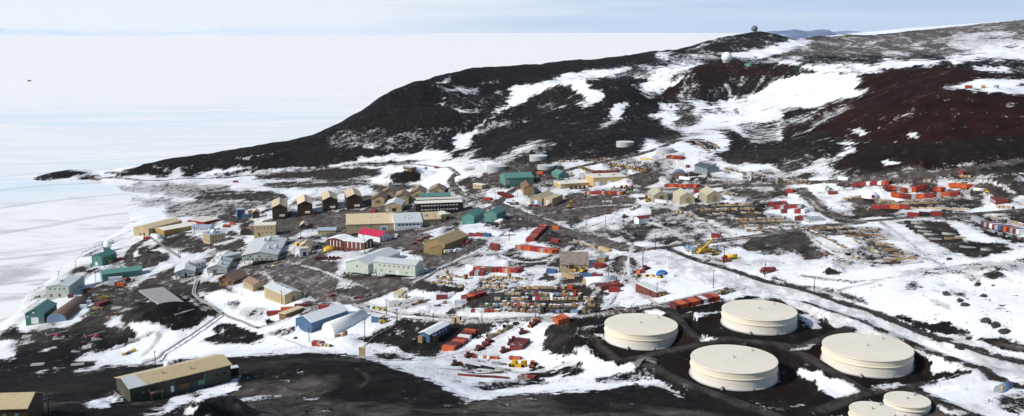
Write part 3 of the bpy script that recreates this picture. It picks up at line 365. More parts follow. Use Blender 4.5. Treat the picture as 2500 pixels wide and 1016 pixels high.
# grit blown and tracked over the snow wherever people drive
grit = np.zeros((MH, MW))
for v, P in [(.12,[(0,440),(700,430),(1000,400),(1000,500),(300,560),(0,760)]),(.09,[(1700,640),(2050,650),(2500,580),(2500,900),(2300,850),(1900,700)]),(.6,[(330,560),(620,500),(1000,430),(1250,395),(1700,375),(2000,420),(2500,415),(2500,600),(2050,660),(1700,640),(1560,740),(1100,790),(880,740),(600,700),(330,740)]),(.45,[(100,640),(330,560),(400,700),(300,820),(0,860),(60,760)]),(.25,[(880,740),(1400,790),(1400,930),(1100,930),(860,860)]),(.3,[(2180,960),(2500,900),(2500,1016),(2300,1016)])]:
    q = pip(P); grit[q[0]][q[1]] = v * 1.22
q = pip([(880,452),(880,405),(1140,400),(1140,455)]); grit[q[0]][q[1]] = 0
# ---- packed snow and gravel roads: (points, width m, cover, mud)
ROADS = [
 ('packed road past the fuel tanks', [(1560,612),(1640,640),(1720,668),(1850,702),(2000,745),(2150,800),(2300,855),(2420,893),(2520,925)], 22, .09, .75),
 ('muddy main street', [(1215,500),(1290,530),(1350,555),(1450,585),(1560,612)], 12, .85, .95),
 ('gravel road above the yards', [(1560,612),(1650,600),(1760,587),(1900,568),(2060,546),(2200,533),(2350,522),(2500,512)], 9, .72, .8),
 ('snowy lower road', [(860,738),(930,760),(1000,775),(1100,780),(1300,778),(1450,767),(1560,752),(1650,738),(1740,715),(1800,705)], 9, .4, .7),
 ('muddy street by the pale grey halls', [(590,660),(660,665),(740,690),(800,720),(860,738)], 10, .72, 1.0),
 ('muddy cross street', [(640,690),(720,640),(800,610),(900,592),(1000,572),(1090,548),(1160,520),(1215,500)], 10, .8, .95),
 ('street to the hills', [(1215,500),(1170,490),(1130,475),(1105,455),(1098,440),(1110,425)], 8, .7, .7),
 ('dirt lane by the store yard', [(880,738),(960,705),(1020,685),(1075,650),(1120,622),(1165,590)], 8, .75, .9),
 ('shore road', [(215,706),(262,718),(330,712),(400,680),(460,648),(540,622),(590,600)], 9, .95, .55),
 ('shore curve', [(470,568),(380,575),(330,598),(312,625),(318,650),(345,655),(375,645)], 7, .9, .55),
 ('upper road', [(1215,500),(1250,462),(1320,438),(1390,412),(1480,393),(1560,378),(1620,360),(1660,342)], 8, .8, .6),
 ('yard road', [(1390,492),(1480,478),(1600,465),(1740,455),(1900,452),(1990,446),(2120,438),(2250,428),(2380,412),(2500,392)], 8, .8, .75),
 ('yard link road', [(1955,462),(1985,490),(2010,515),(2050,535),(2100,545)], 8, .75, .85),
 ('coast road', [(240,436),(340,443),(480,436),(640,424),(800,412),(920,402),(1010,400),(1085,408),(1120,428)], 5, .55, .5),
]
ROADW = []
TRACKS = [[(1960,672),(2060,690),(2160,682),(2260,664),(2380,648),(2500,640)],[(1985,735),(2050,706),(2130,690)],[(880,872),(1000,882),(1100,868),(1180,846),(1250,802),(1292,784)],[(1080,900),(1200,905),(1330,905),(1400,885)],[(1530,640),(1520,690),(1480,750)],[(1545,592),(1530,650),(1550,700),(1600,742)],[(700,640),(800,664),(900,704)],[(640,665),(700,720),(770,735)],[(280,852),(330,830),(400,802),(350,868)],[(400,880),(330,890),(200,900)],
          [(1340,520),(1450,500),(1600,500),(1700,520),(1760,580)],[(1240,560),(1180,610),(1100,640),(1010,690)],[(1190,600),(1250,640),(1330,640),(1400,600)],[(1420,560),(1500,530),(1600,540),(1680,590)],[(1960,560),(2000,600),(2100,650),(2250,640)],[(2150,540),(2200,580),(2260,630),(2380,680)],[(1600,420),(1700,430),(1800,440)],[(2000,470),(2150,455),(2350,450),(2480,470)],[(1640,300),(1660,330),(1700,330),(1740,325)],[(0,620),(120,600),(230,560),(330,540)],[(20,760),(130,640),(240,600),(330,560)],[(0,560),(200,520),(420,480),(620,470)],[(480,470),(600,462),(800,440),(950,455)],[(1470,690),(1430,740),(1380,780)],[(900,1000),(1100,1003),(1300,1008),(1560,1013)],[(560,988),(720,992),(900,1000)],[(880,945),(905,925),(870,900)]]
for nm, P, w, cv, md in ROADS + [(None, p, 3.4, .34, .6) for p in TRACKS[:-3]] + [(None, p, 7, .985, .42) for p in TRACKS[-3:-1]] + [(None, TRACKS[-1], 1.6, .97, .5), (None, [(1622, 604), (1700, 636), (1780, 657), (1860, 685), (1960, 707), (2060, 740), (2170, 780), (2290, 825), (2400, 863), (2510, 890)], 3.6, .82, .3), (None, [(1965, 738), (2110, 788), (2270, 858), (2415, 912), (2500, 945)], 3.0, .9, .2)]:
    pts = [ground(*p) for p in P]
    for _ in range(2):                                     # round the corners
        q = [pts[0]]
        for a, b in zip(pts[:-1], pts[1:]): q += [a * .75 + b * .25, a * .25 + b * .75]
        pts = q + [pts[-1]]
    ROADW.append((nm, np.array(pts), w, cv, md))
# ------------------------------------------------------------------ reading the traced cover at any ground point
def _blur(a):
    b = np.pad(a, 1, mode='edge'); return (b[:-2, 1:-1] + b[2:, 1:-1] + b[1:-1, :-2] + b[1:-1, 2:] + 2 * b[1:-1, 1:-1]) / 6
def _box(a, rx, ry):
    for r, ax in ((ry, 0), (rx, 1)):
        k = np.cumsum(np.pad(a, [(r + 1, r) if i == ax else (0, 0) for i in (0, 1)], mode='edge'), ax)
        n = a.shape[ax]; a = (np.take(k, range(2 * r + 1, 2 * r + 1 + n), ax) - np.take(k, range(0, n), ax)) / (2 * r + 1)
    return a
gritb = _box(grit, 10, 5)
covb, tinb, mudb = .45 * _blur(cov) + .55 * _box(_box(cov, 5, 2), 5, 3), _blur(_blur(_blur(tin))), _blur(_blur(mud))
def berm_at(x, y):
    o_ = np.zeros(x.shape)
    for P in BW:
        I = np.nonzero((x > P[:, 0].min() - 5) & (x < P[:, 0].max() + 5) & (y > P[:, 1].min() - 5) & (y < P[:, 1].max() + 5))[0]
        if len(I): o_[I] = np.maximum(o_[I], np.clip((2.9 - seg_dist([tuple(p[:2]) for p in P], x[I], y[I])) / 1.2, 0, 1))
    return o_
def cover_at(x, y, z, vis=None, st=None):
    u, v, dep = proj(x, y, z)
    dd = np.hypot(x, y); s = np.clip(dd / 90, 2.5, 40)
    wu, wv = scaled(lambda a, b: fbm(a, b, 5, 201, .6), x, y, s), scaled(lambda a, b: fbm(a, b, 5, 303, .6), x, y, s)
    u2, v2 = u + wu * 20, v + wv * 10
    u2 = np.where(u2 < 0, -u2, np.where(u2 > 2499, 4998 - u2, u2)); v2 = np.where(v2 > 1110, 2220 - v2, v2)
    fi, fj = np.clip(v2 * MS - .5, 0, MH - 1.01), np.clip(u2 * MS - .5, 0, MW - 1.01)
    c, t, m = bil(covb, fi, fj), bil(tinb, fi, fj), bil(mudb, fi, fj)
    gr = bil(gritb, fi, fj); pt = np.clip(.45 + fbm(x / 16, y / 34, 4, 140) * 1.9, 0, 1)
    c = np.where(c < .75, c + gr * .62 * pt, c); m = np.maximum(m, gr * .8 * np.clip(.6 + fbm(x / 30, y / 40, 3, 150), 0, 1))
    hv = np.clip((dd - 850) / 300, 0, 1) * np.clip(.55 + fbm(x / 60, y / 90, 4, 160) * 1.6, 0, 1); c = np.where(c > .8, c - .07 * hv * np.where(u < 1350, .5, 1.0), c)
    if st is None: st = hgt(x, y, STREAK)
    hk = np.clip((dd - 650) / 250, 0, 1) * np.clip(1 - gr * 3, 0, 1) * np.clip((405 + 25 * (u > 1900) - v) / 12, 0, 1) * np.where(u < 1350, .55, 1.0)
    c = np.where(c > .8, c - hk * .30 * np.clip(st - .75, 0, 1.3), np.where(c < .16, c + hk * .5 * np.clip(-st - 1.05, 0, 1), c + hk * .20 * -st))
    near = np.clip((430 - dd) / 60, 0, 1) * (c > .8); m = np.maximum(m, near * .8 * np.clip(.35 + fbm(x / 26, y / 40, 5, 171) * 1.7, 0, 1))
    farmz = np.clip((88 - np.hypot(x - _fc[0], y - _fc[1])) / 8, 0, 1); bm = berm_at(x, y); m = np.where(farmz > 0, np.maximum(m * (1 - farmz), .34 * bm), m); t = np.where(bm > 0, t * (1 - bm), t)
    off = np.zeros(len(x), bool) if vis is None else ~vis
    side = np.clip(.5 + fbm(x / 40, y / 40, 4, 90) * 1.2, 0, 1)
    c = np.where(off & (dd > 380), np.where(dd > 900, np.clip(side + .25, 0, 1), side * .5), np.where(off, .97, c))
    t = np.where(off, .2, t); m = np.where(off, 0, m)
    for nm, P, w, cv, md in ROADW:
        I = np.nonzero((x > P[:, 0].min() - w) & (x < P[:, 0].max() + w) & (y > P[:, 1].min() - w) & (y < P[:, 1].max() + w))[0]
        if len(I) == 0: continue
        X, Y = x[I], y[I]; best = np.full(len(I), 1e9); lat = np.zeros(len(I)); run = np.zeros(len(I)); acc = 0.0
        for a, b in zip(P[:-1], P[1:]):
            dx, dy = b[0] - a[0], b[1] - a[1]; L = math.hypot(dx, dy) + 1e-6
            tt = np.clip(((X - a[0]) * dx + (Y - a[1]) * dy) / L / L, 0, 1); ex, ey = X - a[0] - tt * dx, Y - a[1] - tt * dy
            d = np.hypot(ex, ey); k = d < best; best[k] = d[k]; lat[k] = ((dx * ey - dy * ex) / L)[k]; run[k] = (acc + tt * L)[k]; acc += L
        k = np.clip((w / 2 + fbm(X / 5, Y / 5, 3, 71) * 1.5 - best) / 1.6 + .5, 0, 1)
        rut = fbm(lat / 1.1, run / 60, 3, 44) * .5 + .12 * np.sin(lat / w * 12)
        c[I] = c[I] * (1 - k) + np.clip(cv + rut * (.22 if w > 20 else .7), 0, 1) * k; m[I] = np.maximum(m[I] * (1 - k), 0) + md * k; t[I] *= (1 - k)
    return c, t, m
_el = (GZ - H) / GD
_vis = _el >= np.maximum.accumulate(_el, axis=0) - 0.0015
gc, gt, gm = (a.reshape(GX.shape) for a in cover_at(GX.ravel(), GY.ravel(), GZ.ravel(), _vis.ravel(), STREAK.ravel()))
# ------------------------------------------------------------------ node helpers and materials
class NT:
    def __init__(s, name):
        s.m = bpy.data.materials.new(name); s.m.use_nodes = True; s.t = s.m.node_tree; s.t.nodes.clear()
        s.out = s.n('ShaderNodeOutputMaterial'); s.b = s.n('ShaderNodeBsdfPrincipled'); s.l(s.b.outputs[0], s.out.inputs[0])
    def n(s, k, **kw):
        q = s.t.nodes.new(k)
        for a, b in kw.items(): setattr(q, a, b)
        return q
    def l(s, a, b): s.t.links.new(a, b)
    def val(s, sock, v):
        if hasattr(v, 'links') or isinstance(v, bpy.types.NodeSocket): s.l(v, sock)
        else: sock.default_value = v
    def math(s, op, a, b=0.0, clamp=False):
        q = s.n('ShaderNodeMath', operation=op, use_clamp=clamp); s.val(q.inputs[0], a); s.val(q.inputs[1], b); return q.outputs[0]
    def mix(s, f, a, b):
        q = s.n('ShaderNodeMix', data_type='RGBA'); s.val(q.inputs[0], f)
        s.val(q.inputs[6], a if isinstance(a, bpy.types.NodeSocket) else (*a, 1)); s.val(q.inputs[7], b if isinstance(b, bpy.types.NodeSocket) else (*b, 1)); return q.outputs[2]
    def noise(s, vec, scale, det=4, rough=.55, dist=0.0):
        q = s.n('ShaderNodeTexNoise'); s.l(vec, q.inputs['Vector']); q.inputs['Scale'].default_value = scale; q.inputs['Detail'].default_value = det
        q.inputs['Roughness'].default_value = rough; q.inputs['Distortion'].default_value = dist; return q.outputs[0]
    def mapv(s, vec, scale=(1, 1, 1), rot=(0, 0, 0)):
        q = s.n('ShaderNodeMapping'); s.l(vec, q.inputs[0]); q.inputs['Scale'].default_value = scale; q.inputs['Rotation'].default_value = rot; return q.outputs[0]
    def smooth(s, v, lo, hi):
        q = s.n('ShaderNodeMapRange', interpolation_type='SMOOTHSTEP'); s.val(q.inputs[0], v); q.inputs[1].default_value = lo; q.inputs[2].default_value = hi; return q.outputs[0]
    def bump(s, hgt, strength, dist):
        q = s.n('ShaderNodeBump'); q.inputs['Strength'].default_value = strength; q.inputs['Distance'].default_value = dist; s.l(hgt, q.inputs['Height']); s.l(q.outputs[0], s.b.inputs['Normal'])
def ground_material():
    q = NT('snow_and_scoria'); b = q.b; b.inputs['Roughness'].default_value = 1; b.inputs['Specular IOR Level'].default_value = .05
    pos = q.n('ShaderNodeNewGeometry').outputs['Position']; at = q.n('ShaderNodeAttribute', attribute_name='cover')
    sp = q.n('ShaderNodeSeparateColor'); q.l(at.outputs['Color'], sp.inputs[0]); C, T, M = sp.outputs
    n1 = q.noise(q.mapv(pos, (.8, .6, .8)), .055, 5, .6); n2 = q.noise(q.mapv(pos, (.8, .42, 1)), .24, 5, .65, .4); n3 = q.noise(q.mapv(pos, (1, .5, 1)), 1.0, 4, .7, .5)
    n = q.math('ADD', q.math('MULTIPLY', n1, .16), q.math('ADD', q.math('MULTIPLY', n2, .44), q.math('MULTIPLY', n3, .40)))
    n = q.math('ADD', q.math('MULTIPLY', q.math('SUBTRACT', n, .5), 4.6), .5)
    c = q.math('SUBTRACT', q.math('MULTIPLY', C, 1.2), .10)
    f = q.smooth(q.math('SUBTRACT', c, n), -.15, .15)
    # loose rock: black to brown scoria, reddish where the cone is oxidised
    rk = q.mix(q.smooth(n2, .3, .7), (.0055, .0053, .0053), (.018, .0165, .0155))
    red = q.mix(q.smooth(n1, .3, .7), (.0105, .0050, .0040), (.025, .0098, .0070))
    rk = q.mix(T, rk, red)
    rk = q.mix(q.math('MULTIPLY', q.smooth(n3, .55, .75), .35), rk, (.036, .033, .030))
    md = q.mix(q.smooth(n2, .35, .65), (.066, .053, .046), (.155, .135, .121))
    dark = q.mix(M, rk, md)
    # snow: clean white, dirtied where grit is near
    sn = q.mix(q.smooth(n1, .25, .75), (.82, .835, .85), (.885, .885, .88))
    dirt = q.math('MULTIPLY', q.smooth(q.math('ADD', C, q.math('MULTIPLY', q.math('SUBTRACT', n2, .5), .5)), .06, .6), .72, True)
    sn = q.mix(dirt, sn, (.36, .345, .335)); sn = q.mix(q.math('MULTIPLY', M, q.smooth(n2, .3, .65)), sn, (.36, .335, .32))
    q.l(q.mix(f, sn, dark), b.inputs['Base Color'])
    q.bump(q.math('ADD', q.math('MULTIPLY', n2, .7), q.math('MULTIPLY', n3, .35)), .55, .9)
    return q.m
GROUND = ground_material()
def put_attr(me, c, t, m):
    a = me.color_attributes.new('cover', 'FLOAT_COLOR', 'POINT'); k = np.ones((len(c), 4), np.float32); k[:, 0] = c; k[:, 1] = t; k[:, 2] = m
    a.data.foreach_set('color', k.ravel())
def grid_mesh(name, V, F):
    me = bpy.data.meshes.new(name); me.vertices.add(len(V)); me.vertices.foreach_set('co', V.astype(np.float32).ravel())
    me.loops.add(F.size); me.loops.foreach_set('vertex_index', F.astype(np.int32).ravel()); me.polygons.add(len(F))
    me.polygons.foreach_set('loop_start', np.arange(0, F.size, 4, dtype=np.int32)); me.polygons.foreach_set('use_smooth', np.ones(len(F), bool)); me.update(calc_edges=True); return me
def link(o): COL.objects.link(o); return o
# the land as two sheets: the settled ground, and the hills behind
idx = np.arange(NR * NA).reshape(NR, NA); Fq = np.stack([idx[:-1, :-1], idx[:-1, 1:], idx[1:, 1:], idx[1:, :-1]], -1).reshape(-1, 4)
lim = np.interp(np.degrees(gaz), [-37, -24, -14, -6, 0, 4, 8, 12, 16, 20, 25, 37], [1250, 1290, 1240, 1180, 1080, 985, 950, 930, 840, 760, 700, 690])
far = (GD > lim[None, :]).ravel()
hillf = far[Fq].all(1)
Vall = np.stack([GX.ravel(), GY.ravel(), GZ.ravel()], -1)
for nm, sel in (('ground', ~hillf), ('hills', hillf)):
    f = Fq[sel]; use = np.zeros(len(Vall), bool); use[f.ravel()] = True; rm = np.cumsum(use) - 1
    me = grid_mesh(nm, Vall[use], rm[f]); put_attr(me, gc.ravel()[use], gt.ravel()[use], gm.ravel()[use]); me.materials.append(GROUND)
    o = link(bpy.data.objects.new(nm, me)); o['kind'] = 'structure'
    o['label'] = 'snow patched volcanic ground under the station' if nm == 'ground' else 'bare black and red volcanic hills streaked with snow'
# roads, draped a hand's width above the ground
for nm, P, w, cv, md in [r_ for r_ in ROADW if r_[0]]:
    D = np.concatenate([[0], np.cumsum(np.hypot(*np.diff(P[:, :2], axis=0).T))]); n = max(8, int(D[-1] / 2.0)); s = np.linspace(0, D[-1], n)
    x, y = np.interp(s, D, P[:, 0]), np.interp(s, D, P[:, 1]); tx, ty = np.gradient(x), np.gradient(y); L = np.hypot(tx, ty); nx, ny = -ty / L, tx / L
    K = 13; lat = np.linspace(-.5, .5, K) * (w - .5); X = (x[:, None] + nx[:, None] * lat); Y = (y[:, None] + ny[:, None] * lat)
    Z = hgt(X.ravel(), Y.ravel()).reshape(X.shape) + .10 + .0002 * np.hypot(X, Y) * (np.abs(lat) < w * .45) - .25 * (np.abs(lat) > w * .48)
    c, t, m = cover_at(X.ravel(), Y.ravel(), Z.ravel()); i = np.arange(n * K).reshape(n, K)
    me = grid_mesh('road', np.stack([X.ravel(), Y.ravel(), Z.ravel()], -1), np.stack([i[:-1, :-1], i[1:, :-1], i[1:, 1:], i[:-1, 1:]], -1).reshape(-1, 4)[:, ::-1])
    put_attr(me, c, t, m); me.materials.append(GROUND); o = link(bpy.data.objects.new('road', me)); o['kind'] = 'structure'; o['label'] = nm
# ------------------------------------------------------------------ sea ice out to the horizon
q = NT('sea_ice'); b = q.b; b.inputs['Roughness'].default_value = .8; b.inputs['Specular IOR Level'].default_value = .15
pos = q.n('ShaderNodeNewGeometry').outputs['Position']
s1 = q.noise(q.mapv(pos, (.35, 2.2, 1), (0, 0, R_(-14))), .006, 6, .62, .5); s2 = q.noise(q.mapv(pos, (.25, 3.0, 1), (0, 0, R_(-17))), .03, 5, .65); s3 = q.noise(q.mapv(pos, (.3, 1.2, 1), (0, 0, R_(-12))), .0011, 3, .5)
ln = q.n('ShaderNodeVectorMath', operation='LENGTH'); q.l(pos, ln.inputs[0]); c = q.mix(q.smooth(s1, .42, .7), (.90, .875, .84), (.865, .852, .83)); c = q.mix(q.math('MULTIPLY', q.math('MULTIPLY', q.smooth(s3, .36, .56), q.smooth(s1, .3, .65)), q.math('MULTIPLY', q.smooth(ln.outputs['Value'], 1150, 1330), q.smooth(ln.outputs['Value'], 3600, 1900))), c, (.70, .80, .835))
s4 = q.noise(q.mapv(pos, (.5, 1.0, 1), (0, 0, R_(28))), .02, 5, .65, .6);
nr = q.smooth(ln.outputs['Value'], 1500, 700); c = q.mix(q.math('MULTIPLY', q.math('MULTIPLY', q.smooth(s4, .47, .66), nr), .9), c, (.43, .43, .435))
wv = q.n('ShaderNodeTexWave', wave_type='BANDS'); q.l(q.mapv(pos, (1, 1, 1), (0, 0, R_(52))), wv.inputs['Vector']); wv.inputs['Scale'].default_value = .0026; wv.inputs['Distortion'].default_value = 9; wv.inputs['Detail'].default_value = 2.5; wv.inputs['Detail Scale'].default_value = .6
lnz = q.smooth(wv.outputs['Fac'], .965, .995); c = q.mix(q.math('MULTIPLY', q.math('MULTIPLY', lnz, q.smooth(ln.outputs['Value'], 2200, 900)), .5), c, (.46, .46, .47))
c = q.mix(q.math('MULTIPLY', q.smooth(s2, .56, .76), .6), c, (.52, .535, .56)); q.l(c, b.inputs['Base Color'])
me = bpy.data.meshes.new('sea_ice'); ra = [120, 300, 600, 1200, 2500, 6000, 15000, 30000, 62000]; na = 96; V = []; F = []
for r in ra:
    for k in range(na + 1): a = R_(-60 + 120 * k / na); V.append((math.sin(a) * r, math.cos(a) * r, 0))
for i in range(len(ra) - 1):
    for k in range(na): p = i * (na + 1) + k; F.append((p, p + 1, p + na + 2, p + na + 1))
me.from_pydata(V, [], F); me.materials.append(q.m); o = link(bpy.data.objects.new('sea_ice', me)); o['kind'] = 'structure'; o['label'] = 'flat white frozen sea reaching the horizon'
# ------------------------------------------------------------------ far ranges
def range_mesh(name, label, prof, dist, depth, snow, rock, thr, rough=1.0, nx=260, nyy=40):
    us = np.linspace(prof[0][0], prof[-1][0], nx); vs = np.interp(us, [p[0] for p in prof], [p[1] for p in prof]); V = np.zeros((nyy, nx, 3))
    top = np.array([at_dist(u, v, dist)[2] for u, v in zip(us, vs)]); a = np.arctan((us - 1250) / FPX / CP)
    for j in range(nyy):
        s = j / (nyy - 1); d = dist + (s - .5) * depth; x, y = np.sin(a) * d, np.cos(a) * d; k = 1 - abs(s - .5) * 2
        sc = depth * .12; n_ = fbm(x / sc, y / sc, 6, 7); z = top * (k ** .9) + n_ * top.max() * .22 * rough * np.sin(k * math.pi) + (rough * fbm(x / sc * 3, y / sc * 3, 4, 5) * top.max() * .05 if j == nyy // 2 else 0)
        V[j] = np.stack([x, y, np.where(k <= .001, -8, z)], -1)
    i = np.arange(nx * nyy).reshape(nyy, nx); me = grid_mesh(name, V.reshape(-1, 3), np.stack([i[:-1, :-1], i[:-1, 1:], i[1:, 1:], i[1:, :-1]], -1).reshape(-1, 4))
    q = NT(name); q.b.inputs['Roughness'].default_value = .9; pos = q.n('ShaderNodeNewGeometry').outputs['Position']
    n_ = q.noise(pos, 6 / depth, 6, .65); q.l(q.mix(q.smooth(n_, thr - .08, thr + .08), snow, rock), q.b.inputs['Base Color']); me.materials.append(q.m)
    o = link(bpy.data.objects.new(name, me)); o['kind'] = 'structure'; o['label'] = label
range_mesh('mountains', 'pale blue snowy mountain range far across the ice', [(-250, 74), (-100, 70), (0, 67), (20, 66), (60, 70), (120, 69), (160, 70), (240, 75), (330, 73), (420, 74), (500, 72), (560, 68), (600, 70), (680, 73), (800, 77), (900, 75), (980, 80), (1060, 82)], 42000, 14000, (.80, .86, .93), (.68, .77, .88), .5)  # pale blue of distance haze is mixed into both snow and rock colour
range_mesh('mountains', 'blue rocky headland beyond the ridge with the grey dome', [(1840, 84), (1855, 76), (1880, 75), (1905, 73), (1915, 71), (1945, 76), (1980, 71), (1997, 73), (2010, 79), (2018, 86), (2030, 89)], 16000, 2600, (.40, .47, .60), (.10, .15, .26), .40, .6)  # haze blue painted into the headland's own snow and rock colours
range_mesh('mountains', 'low blue hills behind the green building', [(1980, 86), (2010, 77), (2040, 75), (2060, 76), (2090, 80), (2130, 84)], 24000, 3000, (.42, .5, .64), (.14, .2, .33), .42, .5)  # distance haze put into these hill colours as well
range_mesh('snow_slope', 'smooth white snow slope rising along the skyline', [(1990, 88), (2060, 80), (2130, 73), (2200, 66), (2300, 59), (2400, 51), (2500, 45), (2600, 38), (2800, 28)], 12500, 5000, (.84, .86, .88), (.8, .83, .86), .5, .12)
# ------------------------------------------------------------------ sky, sun, air, camera
SUN_EL, SUN_DIR = R_(35), np.array([-.92, -.38]); SUN_DIR = SUN_DIR / np.linalg.norm(SUN_DIR)
w = bpy.data.worlds.new('World'); SC.world = w; w.use_nodes = True; t = w.node_tree; t.nodes.clear()
out = t.nodes.new('ShaderNodeOutputWorld'); bg = t.nodes.new('ShaderNodeBackground'); sky = t.nodes.new('ShaderNodeTexSky'); sky.sky_type = 'NISHITA'; sky.sun_disc = False
sky.sun_elevation = SUN_EL; sky.sun_rotation = math.atan2(SUN_DIR[0], SUN_DIR[1]); sky.altitude = 200; sky.air_density = 1.0; sky.dust_density = .4; sky.ozone_density = 1.2; up = t.nodes.new('ShaderNodeVectorMath'); up.inputs[1].default_value = (0, 0, .22)
tc = t.nodes.new('ShaderNodeTexCoord'); mp = t.nodes.new('ShaderNodeMapping'); mp.inputs['Scale'].default_value = (1.6, 1.6, 26); mp.inputs['Rotation'].default_value = (R_(4), R_(3), 0)
nz1 = t.nodes.new('ShaderNodeTexNoise'); nz1.inputs['Scale'].default_value = 1.3; nz1.inputs['Detail'].default_value = 6; nz1.inputs['Roughness'].default_value = .55
rg = t.nodes.new('ShaderNodeMapRange'); rg.interpolation_type = 'SMOOTHSTEP'; rg.inputs[1].default_value = .36; rg.inputs[2].default_value = .72; rg.inputs[3].default_value = .0; rg.inputs[4].default_value = .75
sx = t.nodes.new('ShaderNodeSeparateXYZ'); ml = t.nodes.new('ShaderNodeMath'); ml.operation = 'MULTIPLY_ADD'; ml.inputs[1].default_value = -.62; ml.inputs[2].default_value = .07
ad = t.nodes.new('ShaderNodeMath'); ad.operation = 'ADD'
mx = t.nodes.new('ShaderNodeMix'); mx.data_type = 'RGBA'; mx.inputs[7].default_value = (8.5, 8.5, 8.45, 1)
hz = t.nodes.new('ShaderNodeMath'); hz.operation = 'MULTIPLY'; lo = t.nodes.new('ShaderNodeMapRange'); lo.inputs[1].default_value = .02; lo.inputs[2].default_value = .5; lo.inputs[3].default_value = .92; lo.inputs[4].default_value = 0
bl = t.nodes.new('ShaderNodeMix'); bl.data_type = 'RGBA'; bl.inputs[7].default_value = (3.3, 4.9, 7.1, 1)
for a, b_ in ((tc.outputs['Generated'], mp.inputs[0]), (mp.outputs[0], nz1.inputs['Vector']), (tc.outputs['Generated'], sx.inputs[0]), (sx.outputs[0], ml.inputs[0]), (nz1.outputs[0], ad.inputs[0]), (ml.outputs[0], ad.inputs[1]), (ad.outputs[0], rg.inputs[0]), (rg.outputs[0], hz.inputs[0]), (lo.outputs[0], hz.inputs[1]), (hz.outputs[0], mx.inputs[0]), (sx.outputs[2], lo.inputs[0]), (lo.outputs[0], bl.inputs[0]), (sky.outputs[0], bl.inputs[6]), (bl.outputs[2], mx.inputs[6]), (mx.outputs[2], bg.inputs[0]), (bg.outputs[0], out.inputs[0])): t.links.new(a, b_)
bg.inputs[1].default_value = .10
L = bpy.data.lights.new('sun', 'SUN'); L.energy = 3.6; L.angle = R_(.53); L.color = (1, .965, .91); so = link(bpy.data.objects.new('sun', L))
sd = Vector((SUN_DIR[0] * math.cos(SUN_EL), SUN_DIR[1] * math.cos(SUN_EL), math.sin(SUN_EL))); so.rotation_euler = sd.to_track_quat('Z', 'Y').to_euler(); so.location = sd * 500
cam = bpy.data.cameras.new('camera'); cam.sensor_width = 36; cam.lens = 36 * FPX / 2500; cam.clip_start = 5; cam.clip_end = 200000
co = link(bpy.data.objects.new('camera', cam)); co.location = (0, 0, H); co.rotation_euler = (math.pi / 2 - PIT, 0, 0); SC.camera = co
me = bpy.data.meshes.new('haze'); X0, X1, Y0, Y1, Z0, Z1 = -64000, 64000, -2000, 66000, -14, 1100
me.from_pydata([(x, y, z) for x in (X0, X1) for y in (Y0, Y1) for z in (Z0, Z1)], [], [(0, 1, 3, 2), (4, 6, 7, 5), (0, 4, 5, 1), (2, 3, 7, 6), (0, 2, 6, 4), (1, 5, 7, 3)])
hm = bpy.data.materials.new('haze'); hm.use_nodes = True; ht = hm.node_tree; ht.nodes.clear(); ho = ht.nodes.new('ShaderNodeOutputMaterial'); hv = ht.nodes.new('ShaderNodeVolumePrincipled')
hv.inputs['Color'].default_value = (.95, .97, 1, 1); hv.inputs['Density'].default_value = .8e-5; hv.inputs['Anisotropy'].default_value = .2; ht.links.new(hv.outputs[0], ho.inputs['Volume']); me.materials.append(hm)
o = link(bpy.data.objects.new('haze', me)); o['kind'] = 'stuff'; o['label'] = 'thin pale haze over the ice and far ranges'
SC.view_settings.view_transform = 'Standard'; SC.view_settings.look = 'None'; SC.view_settings.gamma = 1; SC.view_settings.exposure = .25
SC.cycles.max_bounces = 6; SC.cycles.diffuse_bounces = 3; SC.cycles.volume_bounces = 1
# ------------------------------------------------------------------ object materials
def metal(name, col, rough=.55, rib=0.0, axis='X', grime=.25, spec=.3, snow=0.0):
    q = NT(name); b = q.b; b.inputs['Roughness'].default_value = rough; b.inputs['Specular IOR Level'].default_value = spec
    co_ = q.n('ShaderNodeTexCoord').outputs['Object']; oi = q.n('ShaderNodeObjectInfo').outputs['Random']
    n1 = q.noise(q.mapv(co_, (1, 1, .35)), .7, 5, .65, .3); n2 = q.noise(q.mapv(co_, (3, 3, .4)), 1.3, 4, .6)
    dk = tuple(c * .55 + .008 for c in col); c = q.mix(q.math('MULTIPLY', q.smooth(n1, .42, .75), grime * 1.6, True), col, dk)
    c = q.mix(q.math('MULTIPLY', q.smooth(n2, .55, .8), grime), c, (.20, .16, .13))
    hs = q.n('ShaderNodeHueSaturation'); hs.inputs['Saturation'].default_value = 1; q.l(c, hs.inputs['Color']); q.l(q.math('ADD', q.math('MULTIPLY', oi, .3), .85), hs.inputs['Value']); c = hs.outputs[0]
    if snow:                                                        # snow lying on some of the tops
        nm_ = q.n('ShaderNodeNewGeometry'); sx_ = q.n('ShaderNodeSeparateXYZ'); q.l(nm_.outputs['True Normal'], sx_.inputs[0]); n3 = q.noise(nm_.outputs['Position'], .55, 4, .6)
        lie = q.math('MULTIPLY', q.smooth(sx_.outputs[2], .75, .95), q.smooth(q.math('ADD', n3, q.math('MULTIPLY', q.math('FRACT', q.math('MULTIPLY', oi, 7.3)), .5)), 1.06 - snow, 1.2 - snow)); c = q.mix(lie, c, (.80, .82, .84))
    q.l(c, b.inputs['Base Color'])
    if rib:
        wv = q.n('ShaderNodeTexWave', bands_direction=axis); wv.inputs['Scale'].default_value = rib; q.l(co_, wv.inputs['Vector']); q.bump(wv.outputs[0], .35, .06)
    return q.m
MATS = {}
